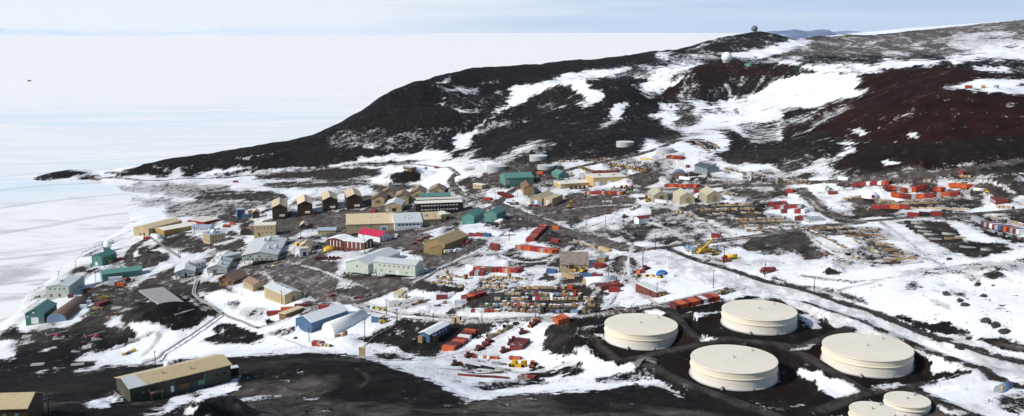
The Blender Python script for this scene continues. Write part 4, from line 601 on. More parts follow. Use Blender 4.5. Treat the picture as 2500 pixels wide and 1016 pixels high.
def tank_paint(name, col, roof):
    q = NT(name); b = q.b; b.inputs['Roughness'].default_value = .6; b.inputs['Specular IOR Level'].default_value = .15
    co_ = q.n('ShaderNodeTexCoord').outputs['Object']; sp = q.n('ShaderNodeSeparateXYZ'); q.l(co_, sp.inputs[0]); an = q.math('ARCTAN2', sp.outputs[1], sp.outputs[0])
    n1 = q.noise(co_, .12, 5, .6); c = q.mix(q.smooth(n1, .3, .7), tuple(v * .93 for v in col), col)
    if roof:
        n2 = q.noise(co_, .9, 5, .7); c = q.mix(q.math('MULTIPLY', q.smooth(n2, .58, .72), .3), c, tuple(v * .72 for v in col))
        sm = q.math('GREATER_THAN', q.math('ABSOLUTE', q.math('SUBTRACT', q.math('FRACT', q.math('MULTIPLY', sp.outputs[0], .42)), .5)), .47); c = q.mix(q.math('MULTIPLY', sm, .22), c, tuple(v * .6 for v in col))
    else:
        st = q.noise(q.mapv(co_, (1.4, 1.4, .07)), .9, 4, .6); lowz = q.smooth(sp.outputs[2], 4.2, 1.0)
        c = q.mix(q.math('MULTIPLY', q.math('MULTIPLY', q.smooth(st, .52, .70), lowz), .22), c, (.34, .25, .17)); c = q.mix(q.math('MULTIPLY', lowz, .6), c, (.76, .73, .69))
        s1 = q.math('GREATER_THAN', q.math('ABSOLUTE', q.math('SUBTRACT', q.math('FRACT', q.math('MULTIPLY', an, 6.2)), .5)), .485); s2 = q.math('GREATER_THAN', q.math('ABSOLUTE', q.math('SUBTRACT', q.math('FRACT', q.math('MULTIPLY', sp.outputs[2], .5)), .5)), .47)
        c = q.mix(q.math('MULTIPLY', q.math('MAXIMUM', s1, s2), .14), c, tuple(v * .55 for v in col))
    q.l(c, b.inputs['Base Color']); return q.m
def M(k):
    if k in ('tank_cream', 'tank_roof') and k not in MATS: MATS[k] = tank_paint(k, PAL[k][0], k == 'tank_roof')
    if k not in MATS:
        col, kw = PAL[k]; MATS[k] = metal(k, col, **kw)
    return MATS[k]
SID = dict(rib=2.2, rough=.5, grime=.2)
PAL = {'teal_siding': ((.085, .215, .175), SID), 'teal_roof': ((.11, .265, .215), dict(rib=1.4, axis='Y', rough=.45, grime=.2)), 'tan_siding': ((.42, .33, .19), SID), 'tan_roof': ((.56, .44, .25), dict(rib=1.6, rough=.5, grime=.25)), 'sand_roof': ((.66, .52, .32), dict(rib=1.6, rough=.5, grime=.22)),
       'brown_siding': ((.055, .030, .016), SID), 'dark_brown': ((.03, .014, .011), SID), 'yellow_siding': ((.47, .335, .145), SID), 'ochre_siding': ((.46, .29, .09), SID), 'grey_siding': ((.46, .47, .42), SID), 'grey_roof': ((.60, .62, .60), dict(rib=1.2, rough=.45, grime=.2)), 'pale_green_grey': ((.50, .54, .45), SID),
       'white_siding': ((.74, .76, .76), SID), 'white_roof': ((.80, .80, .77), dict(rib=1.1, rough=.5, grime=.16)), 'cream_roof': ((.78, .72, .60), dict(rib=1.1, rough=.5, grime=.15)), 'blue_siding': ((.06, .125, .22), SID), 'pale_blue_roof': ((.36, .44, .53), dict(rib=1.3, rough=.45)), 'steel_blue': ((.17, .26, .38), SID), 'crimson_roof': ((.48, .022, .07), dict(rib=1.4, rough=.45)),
       'brick': ((.14, .038, .024), dict(grime=.4)), 'rust': ((.20, .115, .085), dict(rib=1.8, axis='Y', rough=.7, grime=.6)), 'rusty_grey': ((.30, .24, .20), dict(rib=1.5, rough=.65, grime=.9)), 'slate_siding': ((.20, .235, .24), SID), 'slate_roof': ((.07, .085, .085), dict(rib=1.4, rough=.5)), 'olive_siding': ((.052, .058, .042), dict(rib=1.6, rough=.7, grime=.8)), 'brown_roof': ((.30, .19, .125), dict(rib=1.6, rough=.65, grime=.5)),
       'olive_tan': ((.27, .195, .085), SID), 'olive_tan_roof': ((.36, .265, .115), dict(rib=1.6, rough=.5)), 'dome_tan': ((.40, .37, .25), dict(rough=.6, grime=.15)), 'wood': ((.29, .19, .10), dict(rough=.8, grime=.3, snow=.38)), 'pale_wood': ((.385, .30, .195), dict(rough=.8, grime=.25, snow=.38)), 'dark_wood': ((.17, .095, .045), dict(rough=.8, grime=.4, snow=.38)), 'grey_wood': ((.22, .185, .15), dict(rough=.85, grime=.4, snow=.38)),
       'orange': ((.52, .10, .026), dict(rib=5, rough=.5, grime=.3, snow=.06)), 'red': ((.27, .028, .022), dict(rib=5, rough=.5, grime=.3, snow=.06)), 'dark_red': ((.155, .028, .024), dict(rib=5, rough=.55, grime=.35, snow=.1)), 'white': ((.72, .74, .74), dict(rib=5, rough=.5, grime=.2)), 'grey': ((.36, .38, .39), dict(rib=5, rough=.5)), 'blue': ((.04, .11, .26), dict(rib=5, rough=.5)), 'bright_blue': ((.02, .13, .50), dict(rough=.5, grime=.1)), 'green': ((.05, .16, .10), dict(rib=5, rough=.55)), 'black': ((.013, .013, .014), dict(rough=.55, grime=.2)), 'yellow': ((.66, .40, .03), dict(rough=.5, grime=.3)), 'tan': ((.44, .32, .17), dict(rib=5, rough=.55)), 'pink': ((.42, .04, .09), dict(rough=.6)), 'lime': ((.27, .38, .13), dict(rough=.6, grime=.2)),
       'glass': ((.018, .022, .028), dict(rough=.15, grime=.05, spec=.5)), 'tyre': ((.012, .012, .012), dict(rough=.9, grime=.2)), 'steel': ((.30, .30, .29), dict(rough=.45, grime=.3)), 'pole_wood': ((.045, .034, .028), dict(rough=.85, grime=.3)), 'concrete': ((.33, .32, .31), dict(rough=.9, grime=.35)), 'tank_cream': ((.80, .715, .565), dict(rough=.6, grime=.10, spec=.15)), 'tank_roof': ((.83, .75, .605), dict(rough=.65, grime=.06, spec=.12)), 'tank_grey': ((.40, .41, .40), dict(rough=.6, grime=.25)), 'radome': ((.80, .80, .80), dict(rough=.5, grime=.06)), 'dark_radome': ((.135, .165, .19), dict(rough=.5, grime=.1)), 'snow': ((.84, .86, .88), dict(rough=.9, grime=.03, spec=.05)), 'magenta': ((.35, .03, .10), dict(rough=.35, grime=.05)), 'rubble': ((.045, .042, .04), dict(rough=.95))}
# ------------------------------------------------------------------ mesh builder
class MB:
    def __init__(s): s.v = []; s.f = []; s.sm = []
    def add(s, V, F, smooth=False):
        k = len(s.v); s.v += [tuple(map(float, p)) for p in V]; s.f += [tuple(i + k for i in f) for f in F]; s.sm += [smooth] * len(F); return s
    def box(s, x0, x1, y0, y1, z0, z1, top=0.0):
        V = [(x0, y0, z0), (x1, y0, z0), (x1, y1, z0), (x0, y1, z0), (x0 + top, y0 + top, z1), (x1 - top, y0 + top, z1), (x1 - top, y1 - top, z1), (x0 + top, y1 - top, z1)]
        return s.add(V, [(3, 2, 1, 0), (4, 5, 6, 7), (0, 1, 5, 4), (1, 2, 6, 5), (2, 3, 7, 6), (3, 0, 4, 7)])
    def prism(s, poly, a, b, axis='x', smooth=False):
        """poly: 2-D outline; extruded along x (outline in y, z), y (x, z) or z (x, y)"""
        f3 = {'x': lambda p, t: (t, p[0], p[1]), 'y': lambda p, t: (p[0], t, p[1]), 'z': lambda p, t: (p[0], p[1], t)}[axis]; n = len(poly)
        V = [f3(p, a) for p in poly] + [f3(p, b) for p in poly]; F = [(i, (i + 1) % n, n + (i + 1) % n, n + i) for i in range(n)]
        if axis == 'y': F = [f[::-1] for f in F]; c = [tuple(range(n)), tuple(range(2 * n - 1, n - 1, -1))]
        else: c = [tuple(range(n - 1, -1, -1)), tuple(range(n, 2 * n))]
        s.add(V, F, smooth); k = len(s.v) - 2 * n; s.f += [tuple(i + k for i in f) for f in c]; s.sm += [False, False]; return s
    def cyl(s, p, q_, r0, r1=None, n=12, smooth=True):
        p, q_ = Vector(p), Vector(q_); r1 = r0 if r1 is None else r1; d = (q_ - p).normalized(); a = d.orthogonal().normalized(); b = d.cross(a)
        V = [p + (a * math.cos(t) + b * math.sin(t)) * r0 for t in [2 * math.pi * i / n for i in range(n)]] + [q_ + (a * math.cos(t) + b * math.sin(t)) * r1 for t in [2 * math.pi * i / n for i in range(n)]]
        s.add(V, [(i, (i + 1) % n, n + (i + 1) % n, n + i) for i in range(n)], smooth); k = len(s.v) - 2 * n
        s.f += [tuple(k + i for i in range(n - 1, -1, -1)), tuple(k + n + i for i in range(n))]; s.sm += [False, False]; return s
    def bar(s, p, q_, w, h):
        p, q_ = Vector(p), Vector(q_); d = (q_ - p).normalized(); a = d.cross(Vector((0, 0, 1)))
        a = (a if a.length > 1e-4 else Vector((1, 0, 0))).normalized() * (w / 2); b = a.cross(d).normalized() * (h / 2)
        V = [e + i * a + j * b for e in (p, q_) for i, j in ((-1, -1), (1, -1), (1, 1), (-1, 1))]
        return s.add(V, [(0, 1, 2, 3), (7, 6, 5, 4), (0, 4, 5, 1), (1, 5, 6, 2), (2, 6, 7, 3), (3, 7, 4, 0)])
    def lathe(s, prof, n=48, smooth=True, cx=0, cy=0):
        k = len(prof); V = [(cx + r * math.cos(2 * math.pi * i / n), cy + r * math.sin(2 * math.pi * i / n), z) for i in range(n) for r, z in prof]
        F = [(i * k + j, ((i + 1) % n) * k + j, ((i + 1) % n) * k + j + 1, i * k + j + 1) for i in range(n) for j in range(k - 1)]
        return s.add(V, F, smooth)
    def mesh(s, name):
        me = bpy.data.meshes.new(name); me.from_pydata(s.v, [], s.f); me.polygons.foreach_set('use_smooth', s.sm); me.update(); return me
    def build(s, name, mat, parent=None, loc=(0, 0, 0), rz=0.0):
        me = s.mesh(name); me.materials.append(M(mat)); return put(name, me, parent, loc, rz)
def put(name, me, parent=None, loc=(0, 0, 0), rz=0.0):
    o = bpy.data.objects.new(name, me); o.location = loc; o.rotation_euler = (0, 0, rz); o.parent = parent; COL.objects.link(o); return o
def tag(o, label, cat, group=None):
    o['label'] = label; o['category'] = cat
    if group: o['group'] = group
    return o
def thing(name, label, cat, loc, rz=0.0, group=None):
    o = bpy.data.objects.new(name, None); o.empty_display_size = 1; o.location = loc; o.rotation_euler = (0, 0, rz); COL.objects.link(o); return tag(o, label, cat, group)
def dup(root, loc, rz, label, group=None, scale=None, mats=None):
    r = root.copy(); COL.objects.link(r); r.location = loc; r.rotation_euler = (0, 0, rz); r['label'] = label
    if group: r['group'] = group
    if scale: r.scale = scale
    for ch in root.children:
        c = ch.copy(); COL.objects.link(c); c.parent = r
        for g in ch.children: d = g.copy(); COL.objects.link(d); d.parent = c
    return r
ORD = 'first second third fourth fifth sixth seventh eighth ninth tenth eleventh twelfth thirteenth fourteenth fifteenth sixteenth seventeenth eighteenth nineteenth twentieth'.split()
ORD += ['twenty-' + w for w in ORD[:9]] + ['thirtieth'] + ['thirty-' + w for w in ORD[:9]]
_mc = {}
def shared(key, make, mat):
    k = (key, mat)
    if k not in _mc: me = make().mesh(key); me.materials.append(M(mat)); _mc[k] = me
    return _mc[k]
def zmin(x, y, r=1.2): return float(min(hgt([x, x + r, x - r, x, x], [y, y, y, y + r, y - r])))
# ------------------------------------------------------------------ buildings
def on_h(u, v, z): return Vector(on_plane(u, v, z))
def frame(c, G, e, L, Rr, hmin=1.5):
    """near ground corner G, eave point e above it, eave corners L and Rr (pixels, or a depth in metres) -> origin, heading, length along x, along y, eave height"""
    g = G_(c, G); ev = px(c, e)[1]; lo_, hi = .3, 40.0
    for _ in range(40):
        h = (lo_ + hi) / 2
        if proj(g[0], g[1], g[2] + h)[1] > ev: lo_ = h
        else: hi = h
    N = Vector((g[0], g[1])); z = g[2] + h
    f2 = lambda p: on_h(*px(c, p), z).to_2d() - N
    if isinstance(Rr, (int, float)): y = f2(L); D = y.length; W = float(Rr); ang = math.atan2(y.y, y.x) - math.pi / 2
    elif isinstance(L, (int, float)): x = f2(Rr); W = x.length; D = float(L); ang = math.atan2(x.y, x.x)
    else:
        x, y = f2(Rr), f2(L); W, D = x.length, y.length; ax, ay = math.atan2(x.y, x.x), math.atan2(y.y, y.x) - math.pi / 2
        df = (ay - ax + math.pi) % (2 * math.pi) - math.pi; k = D / (W + D); ang = ax + df * k
        W *= max(.6, math.cos(df * k)); D *= max(.6, math.cos(df * (1 - k)))
    return Vector((g[0], g[1], g[2])), ang, W, D, h
def gable(o, W, D, h, rise, ridge, wall, roof, over=.45, skirt=2.0, th=.22, flat=False):
    if flat:
        MB().box(0, W, 0, D, -skirt, h).build('wall', wall, o); MB().box(-.2, W + .2, -.2, D + .2, h + .003, h + .3).build('roof', roof, o); return
    if ridge == 'R': MB().prism([(0, -skirt), (D, -skirt), (D, h), (D / 2, h + rise), (0, h)], 0, W, 'x').build('wall', wall, o); S, T = D, W
    else: MB().prism([(0, -skirt), (W, -skirt), (W, h), (W / 2, h + rise), (0, h)], 0, D, 'y').build('wall', wall, o); S, T = W, D
    k = rise / (S / 2); a, b = -over, S + over; za = h - over * k + .03; zr = h + rise + .03
    MB().prism([(a, za), (S / 2, zr), (b, za), (b, za + th), (S / 2, zr + th), (a, za + th)], -over, T + over, 'x' if ridge == 'R' else 'y').build('roof', roof, o)
def quonset(o, W, D, h, wall, endm, skirt=1.0, n=18):
    arc = [(D / 2 - D / 2 * math.cos(math.pi * i / n), h * math.sin(math.pi * i / n) ** .9) for i in range(n + 1)]
    arc[0] = (0, 0); arc[-1] = (D, 0)
    MB().prism([(D, -skirt)] + arc[::-1] + [(0, -skirt)], 0.0, W, 'x', True).build('shell', wall, o)
    MB().prism([(.35, -skirt)] + [(D / 2 + (y - D / 2) * .955, z * .955) for y, z in arc] + [(D - .35, -skirt)], -.12, 0.0, 'x').build('end_wall', endm, o)
def panel(o, name, face, W, D, t, zc, w, hh, mat, out=.07, sub=None):
    """a window or door on wall face R (y = 0, t along x), L (x = 0, t along y), r (x = W) or l (y = D)"""
    z0, z1 = zc - hh / 2, zc + hh / 2
    if face in 'Rl':
        c = t * W; y = 0 if face == 'R' else D; a, b = (y - out, y + .1) if face == 'R' else (y - .1, y + out); q = MB().box(c - w / 2, c + w / 2, a, b, z0, z1)
    else:
        c = t * D; x = 0 if face == 'L' else W; a, b = (x - out, x + .1) if face == 'L' else (x - .1, x + out); q = MB().box(a, b, c - w / 2, c + w / 2, z0, z1)
    return q.build(name, mat, o)
def bld(label, c, G, e, L, Rr, wall, roof, ridge='R', rise=2.0, name='building', cat='building', group=None, wins=(), doors=(), vents=(), flat=False, round_=False, end=None, over=.45, skirt=2.0, stilts=0.0, h=None):
    g, ang, W, D, hh = frame(c, G, e, L, Rr); hh = h or hh
    o = thing(name, label, cat, g, ang, group); o['size'] = [W, D, hh]
    if round_: quonset(o, W, D, hh, wall, end or wall)
    else:
        gable(o, W, D, hh, rise, ridge, wall, roof, over, -stilts if stilts else skirt, flat=flat)
        if stilts:
            n = 4
            for i in range(n):
                for j in (0.06, .94): MB().box(-.22, .22, -.22, .22, -2, stilts + .2).build('post', 'dark_wood', o, (W * (.04 + .92 * i / (n - 1)), D * j, 0))
    for w in wins:
        face, n, zf, ww, wh = w[:5]; mat = w[5] if len(w) > 5 else 'glass'; t0, t1 = (w[6], w[7]) if len(w) > 7 else (.1, .9)
        for i in range(n): panel(o, 'window', face, W, D, t0 + (t1 - t0) * (i + .5) / n, hh * zf, ww, wh, mat)
    for d in doors:
        face, t, ww, dh, mat = d[:5]; panel(o, 'door', face, W, D, t, dh / 2 + (d[5] if len(d) > 5 else stilts), ww, dh, mat, .09)
    for tx, ty, k, r in vents:
        S = D if ridge == 'R' else W; q = (ty if ridge == 'R' else tx) * S; z = hh + (0.25 if flat else rise * (1 - abs(q - S / 2) / (S / 2)))
        if k == 'hood': MB().lathe([(r * .8, -.8), (r * .8, r * .8), (r, r * 1.0), (r * .9, r * 1.5), (r * .5, r * 1.85), (0, r * 1.95)], 14).build('roof_vent', 'grey_roof', o, (tx * W, ty * D, z))
        elif k == 'pipe': MB().cyl((0, 0, -.5), (0, 0, r), .22, n=8).cyl((0, 0, r), (0, 0, r + .3), .34, n=8).build('chimney_pipe', 'steel', o, (tx * W, ty * D, z))
        elif k == 'dome': MB().lathe([(r * .82, -.8), (r * .8, 0)] + [(r * math.cos(R_(a)), r * .55 + r * math.sin(R_(a))) for a in range(-30, 91, 12)], 24).build('antenna_dome', 'radome', o, (tx * W, ty * D, z))
        else: MB().box(-r, r, -r * .6, r * .6, -.6, r * .7).build('roof_box', 'steel', o, (tx * W, ty * D, z))
    return o
# ------------------------------------------------------------------ containers, crates, stacks: rows of single things
def m_container(L=6.06, w=2.44, h=2.59):
    q = MB(); q.box(-L / 2, L / 2, -w / 2, w / 2, .12, h)
    for x in (-L / 2, L / 2):
        for y in (-w / 2, w / 2): q.box(x - .09, x + .09, y - .09, y + .09, 0, h + .05)
    q.box(-L / 2 - .03, -L / 2 + .05, -w / 2 + .15, -.03, .2, h - .15).box(-L / 2 - .03, -L / 2 + .05, .03, w / 2 - .15, .2, h - .15)
    for y in (-.55, -.2, .2, .55): q.box(-L / 2 - .07, -L / 2 - .03, y - .03, y + .03, .25, h - .2)
    return q
def m_crate(a, b, h):
    q = MB(); q.box(-a / 2, a / 2, -b / 2, b / 2, .12, h - .06).box(-a / 2 - .05, a / 2 + .05, -b / 2 - .05, b / 2 + .05, h - .06, h)
    for y in (-b * .38, 0, b * .38): q.box(-a / 2, a / 2, y - .06, y + .06, 0, .12)
    for x in (-a / 2, a / 2 - .1): q.box(x, x + .1, -b / 2 - .04, b / 2 + .04, .12, h - .06)
    return q
def m_bundle(L, w, h, n=3):
    q = MB(); hh = h / n
    for i in range(n): q.box(-L / 2 + .05 * (i % 2), L / 2 - .06 * ((i + 1) % 2), -w / 2 + .04 * i, w / 2 - .03 * i, i * hh + .06, (i + 1) * hh)
    for x in (-L * .3, L * .3): q.box(x - .06, x + .06, -w / 2 - .03, w / 2 + .03, 0, h + .02)
    return q
def m_pipes(L, r, n):
    q = MB()
    for k in range(n):
        for i in range(n - k + 1): q.cyl((-L / 2, (i - (n - k) / 2) * 2 * r, r + k * r * 1.75), (L / 2, (i - (n - k) / 2) * 2 * r, r + k * r * 1.75), r, n=8)
    return q
KIND = {'container': (6.06, 2.44, 2.59, 'container'), 'short': (3.0, 2.44, 2.5, 'container'), 'long': (12.2, 2.44, 2.6, 'container'), 'crate': (1.9, 1.6, 1.5, 'pallet load'), 'bigcrate': (2.6, 2.0, 1.6, 'crate'), 'lowcrate': (2.4, 1.8, 1.0, 'crate pile'), 'lumber': (5.0, 1.3, 1.2, 'lumber stack'), 'beam': (7.5, 1.2, .9, 'beam stack'), 'pipes': (7, 1.8, 1.2, 'pipe stack'), 'box': (1.3, 1.2, 1.2, 'box')}
NAME = {'container': 'shipping_container', 'short': 'shipping_container', 'long': 'shipping_container', 'crate': 'pallet_load', 'bigcrate': 'wooden_crate', 'lowcrate': 'crate_pile', 'lumber': 'lumber_bundle', 'beam': 'beam_bundle', 'pipes': 'pipe_bundle', 'box': 'supply_box'}
WORD = {'dark_red': 'dark red', 'pale_wood': 'pale wooden', 'wood': 'tan wooden', 'dark_wood': 'dark brown wooden', 'grey_wood': 'weathered grey wooden', 'bright_blue': 'bright blue', 'steel': 'steel grey', 'black': 'black'}
def kmesh(kind, mat, L=None):
    l, w, h, _ = KIND[kind]; l = L or l; key = NAME[kind]
    mk = {'container': lambda: m_container(), 'short': lambda: m_container(3.0), 'long': lambda: m_container(12.2), 'lumber': lambda: m_bundle(l, w, h), 'beam': lambda: m_bundle(l, w, h, 4), 'pipes': lambda: m_pipes(7, .22, 3)}.get(kind, lambda: m_crate(l, w, h))
    k = (kind, mat, L)
    if k not in _mc: me = mk().mesh(key); me.materials.append(M(mat)); _mc[k] = me
    return _mc[k]
COUNT = {}
def row(where, c, p0, p1, kind, pal, mode='end', gap=.15, jit=.04, skip=0.0, stack=0.0, n=None, turn=0.0, frm='left', vary=.0):
    """things of one kind set out along the ground line p0..p1; mode 'end' = long side along the line, 'side' = across it"""
    a, b = G_(c, p0), G_(c, p1); d = np.hypot(*(b - a)[:2]); l, w, h, cat = KIND[kind]; pitch = (l if mode == 'end' else w) + gap
    n = n or max(1, int(round(d / pitch))); ang = math.atan2(b[1] - a[1], b[0] - a[0]) + (math.pi / 2 if mode == 'side' else 0) + turn; cnt = 0; out = []
    for i in range(n):
        if random.random() < skip: continue
        t = (i + .5) / n; x, y = a[0] + (b[0] - a[0]) * t, a[1] + (b[1] - a[1]) * t; x += random.gauss(0, jit * w); y += random.gauss(0, jit * w)
        mat = pal[i % len(pal)] if isinstance(pal, list) else random.choice(pal); z = zmin(x, y, .9) - .03
        sc = min(1.0, d / n / pitch * 1.04) if n == 1 or d / n < pitch else 1.0
        s = (1 + random.uniform(-vary, vary), 1 + random.uniform(-vary, vary), 1 + random.uniform(-vary * 1.3, vary))
        levels = 2 if random.random() < stack else 1
        for k in range(levels):
            o = put(NAME[kind], kmesh(kind, mat), None, (x, y, z + k * h * s[2]), ang + random.gauss(0, jit)); o.scale = (s[0] * (sc if mode == 'end' else 1), s[1] * (sc if mode == 'side' else 1), s[2])
            w_ = WORD.get(mat, mat); noun = cat if kind not in ('container', 'short', 'long') else 'container'
            wh = where[4:] if where.startswith('the ') else where
            od = ' on the ' + wh if n == 1 else f', {ORD[min(cnt, 38)]} from {frm}, {wh}'
            if n == 1: od = ' at the ' + wh
            tag(o, f"{'upper ' if k else ''}{w_} {noun}{od}", cat, ('containers in ' if cat == 'container' else cat + 's in ') + where if n > 1 else None); out.append(o)
            COUNT[NAME[kind]] = COUNT.get(NAME[kind], 0) + 1
        cnt += 1
    return out
# ------------------------------------------------------------------ vehicles
def wheels(o, xs, y, r, w=.3):
    for x in xs:
        for s in (-1, 1):
            h_ = MB().cyl((0, -w / 2, 0), (0, w / 2, 0), r, n=14).build('wheel', 'tyre', o, (x, s * y, r)); MB().cyl((0, -w / 2 - .02, 0), (0, w / 2 + .02, 0), r * .5, n=10).build('rim', 'steel', h_)
def pickup(label, loc, rz, col='red', group=None):
    o = thing('pickup_truck', label, 'pickup truck', loc, rz, group)
    MB().prism([(-2.6, .45), (2.6, .45), (2.6, 1.0), (2.5, 1.1), (1.0, 1.15), (-.9, 1.15), (-2.6, 1.15)], -.95, .95, 'y').build('body', col, o)
    MB().prism([(-.95, 1.15), (1.05, 1.15), (.45, 1.85), (-.8, 1.88)], -.85, .85, 'y').build('cab', col, o); MB().prism([(-.82, 1.2), (.92, 1.2), (.42, 1.76), (-.7, 1.76)], -.88, .88, 'y').build('window', 'glass', o)
    MB().box(-2.5, -1.0, -.8, .8, 1.152, 1.17).build('load_bed', 'black', o); wheels(o, (-1.65, 1.65), .85, .42); return o
def truck(label, loc, rz, cab='red', back='flat', backcol='steel', group=None, name='flatbed_truck', cat='truck'):
    o = thing(name, label, cat, loc, rz, group)
    MB().box(-4.2, 4.0, -.45, .45, .75, 1.05).build('chassis', 'black', o); MB().prism([(2.0, 1.0), (4.2, 1.0), (4.2, 1.9), (3.4, 2.0), (3.1, 2.85), (2.0, 2.85)], -1.1, 1.1, 'y').build('cab', cab, o); MB().prism([(2.3, 2.0), (3.3, 2.05), (3.02, 2.7), (2.3, 2.7)], -1.13, 1.13, 'y').build('window', 'glass', o)
    if back == 'flat': MB().box(-4.3, 1.8, -1.2, 1.2, 1.05, 1.25).box(1.7, 1.8, -1.2, 1.2, 1.25, 2.1).build('load_bed', backcol, o)
    elif back == 'box': MB().box(-4.3, 1.7, -1.2, 1.2, 1.05, 3.3).build('cargo_box', backcol, o)
    elif back == 'tank': MB().cyl((-4.3, 0, 2.1), (1.6, 0, 2.1), 1.1, n=18).build('tank', backcol, o)
    else: MB().prism([(-4.4, 1.6), (-3.8, 1.15), (1.6, 1.15), (2.0, 3.0), (1.5, 3.0), (-4.3, 2.8)], -1.25, 1.25, 'y').build('dump_body', backcol, o)
    wheels(o, (-3.2, -2.0, 3.0), 1.0, .52); return o
def loader(label, loc, rz, col='yellow', group=None):
    o = thing('wheel_loader', label, 'loader', loc, rz, group)
    MB().box(-3.0, -.2, -.95, .95, .9, 1.9).box(-.2, 1.4, -.6, .6, .8, 1.4).build('body', col, o); MB().box(-.9, .6, -.7, .7, 1.9, 3.1, .08).build('cab', 'glass', o); MB().box(-.95, .65, -.75, .75, 3.1, 3.22).build('cab_roof', col, o)
    MB().bar((.3, -.55, 1.6), (3.0, -.55, .7), .18, .3).bar((.3, .55, 1.6), (3.0, .55, .7), .18, .3).box(.2, .4, -.65, .65, 1.45, 1.7).box(2.9, 3.1, -.65, .65, .6, .8).build('lift_arm', col, o)
    MB().prism([(2.9, .2), (4.1, .1), (4.1, .2), (3.2, .5), (3.1, 1.2), (2.9, 1.2)], -1.3, 1.3, 'y').build('bucket', 'dark_wood', o); wheels(o, (-2.0, 1.2), .95, .72, .5); return o
def dozer(label, loc, rz, col='orange', group=None, name='tracked_tractor'):
    o = thing(name, label, 'tractor', loc, rz, group)
    for s in (-1, 1): MB().prism([(-2.2, .35), (-1.8, 0), (1.7, 0), (2.2, .35), (1.9, .95), (-1.9, .95)], s * 1.0 - .28, s * 1.0 + .28, 'y').build('track', 'tyre', o)
    MB().box(-1.9, 1.9, -.7, .7, .6, 1.3).box(.2, 2.0, -.6, .6, 1.3, 1.75).build('body', col, o); MB().box(-1.5, .1, -.75, .75, 1.3, 2.65, .06).build('cab', 'glass', o); MB().box(-1.6, .2, -.82, .82, 2.65, 2.8).build('cab_roof', col, o)
    MB().prism([(2.6, .1), (2.9, .2), (2.75, .7), (2.95, 1.2), (2.65, 1.2)], -1.5, 1.5, 'y').bar((1.2, -.6, .5), (2.7, -.6, .5), .15, .2).bar((1.2, .6, .5), (2.7, .6, .5), .15, .2).build('blade', col, o); return o
def van(label, loc, rz, col='white', group=None, name='tracked_van'):
    o = thing(name, label, 'van', loc, rz, group)
    MB().prism([(-2.6, .6), (2.7, .6), (2.7, 1.5), (2.2, 1.65), (1.6, 2.5), (-2.6, 2.5)], -1.05, 1.05, 'y').build('body', col, o); MB().prism([(.3, 1.7), (2.05, 1.7), (1.6, 2.3), (.3, 2.3)], -1.08, 1.08, 'y').build('window', 'glass', o); wheels(o, (-1.7, 1.7), .95, .5, .4); return o
def helicopter(label, loc, rz):
    o = thing('helicopter', label, 'helicopter', loc, rz, 'helicopters parked on the pads')
    ell = [(.0, -2.3), (.55, -2.0), (.95, -1.2), (1.0, 0), (.85, 1.2), (.4, 2.2), (.0, 2.5)]
    b = MB(); n = 14; V = []
    for r, x in ell:
        for k in range(n): a = 2 * math.pi * k / n; V.append((x + (.25 if x > 1 else 0), max(r, .02) * math.cos(a), 1.5 + max(r, .02) * .95 * math.sin(a) - (.25 if x > 1.5 else 0)))
    b.add(V, [(i * n + k, (i + 1) * n + k, (i + 1) * n + (k + 1) % n, i * n + (k + 1) % n) for i in range(len(ell) - 1) for k in range(n)], True).box(-.9, .7, -.45, .45, 2.3, 2.75, .12).build('fuselage', 'magenta', o)
    MB().add([(2.35, -.5, 1.45), (2.35, .5, 1.45), (1.1, .8, 2.25), (1.1, -.8, 2.25), (2.55, 0, 1.35), (1.6, 0, 2.45)], [(0, 4, 5, 3), (4, 1, 2, 5)]).build('windscreen', 'glass', o)
    MB().cyl((-1.8, 0, 1.8), (-7.0, 0, 2.1), .36, .16, 12).build('tail_boom', 'magenta', o); MB().prism([(-6.4, 2.0), (-7.1, 2.0), (-7.6, 3.5), (-7.1, 3.5)], -.06, .06, 'y').prism([(-6.9, 1.9), (-6.2, 1.9), (-6.5, 1.3), (-6.9, 1.3)], -.05, .05, 'y').build('tail_fin', 'white', o)
    MB().box(-.05, .05, -.02, .02, -.9, .9).build('tail_rotor', 'black', o, (-7.2, .3, 2.6)); MB().cyl((0, 0, 2.7), (0, 0, 3.3), .12, n=8).build('rotor_mast', 'steel', o)
    for a in (35, 215): MB().box(.2, 5.6, -.17, .17, 3.25, 3.31).build('rotor_blade', 'white', o, (0, 0, 0), R_(a))
    for s in (-1, 1): MB().cyl((-1.6, s * 1.05, .12), (1.7, s * 1.05, .12), .07, n=6).bar((-.8, s * 1.05, .12), (-.7, s * .6, .85), .08, .08).bar((.9, s * 1.05, .12), (.8, s * .6, .85), .08, .08).build('skid', 'steel', o)
    return o
def P3(c, p): q = G_(c, p); return (q[0], q[1], zmin(q[0], q[1], .8))
def heading(c, a, b): A, B = G_(c, a), G_(c, b); return math.atan2(B[1] - A[1], B[0] - A[0])
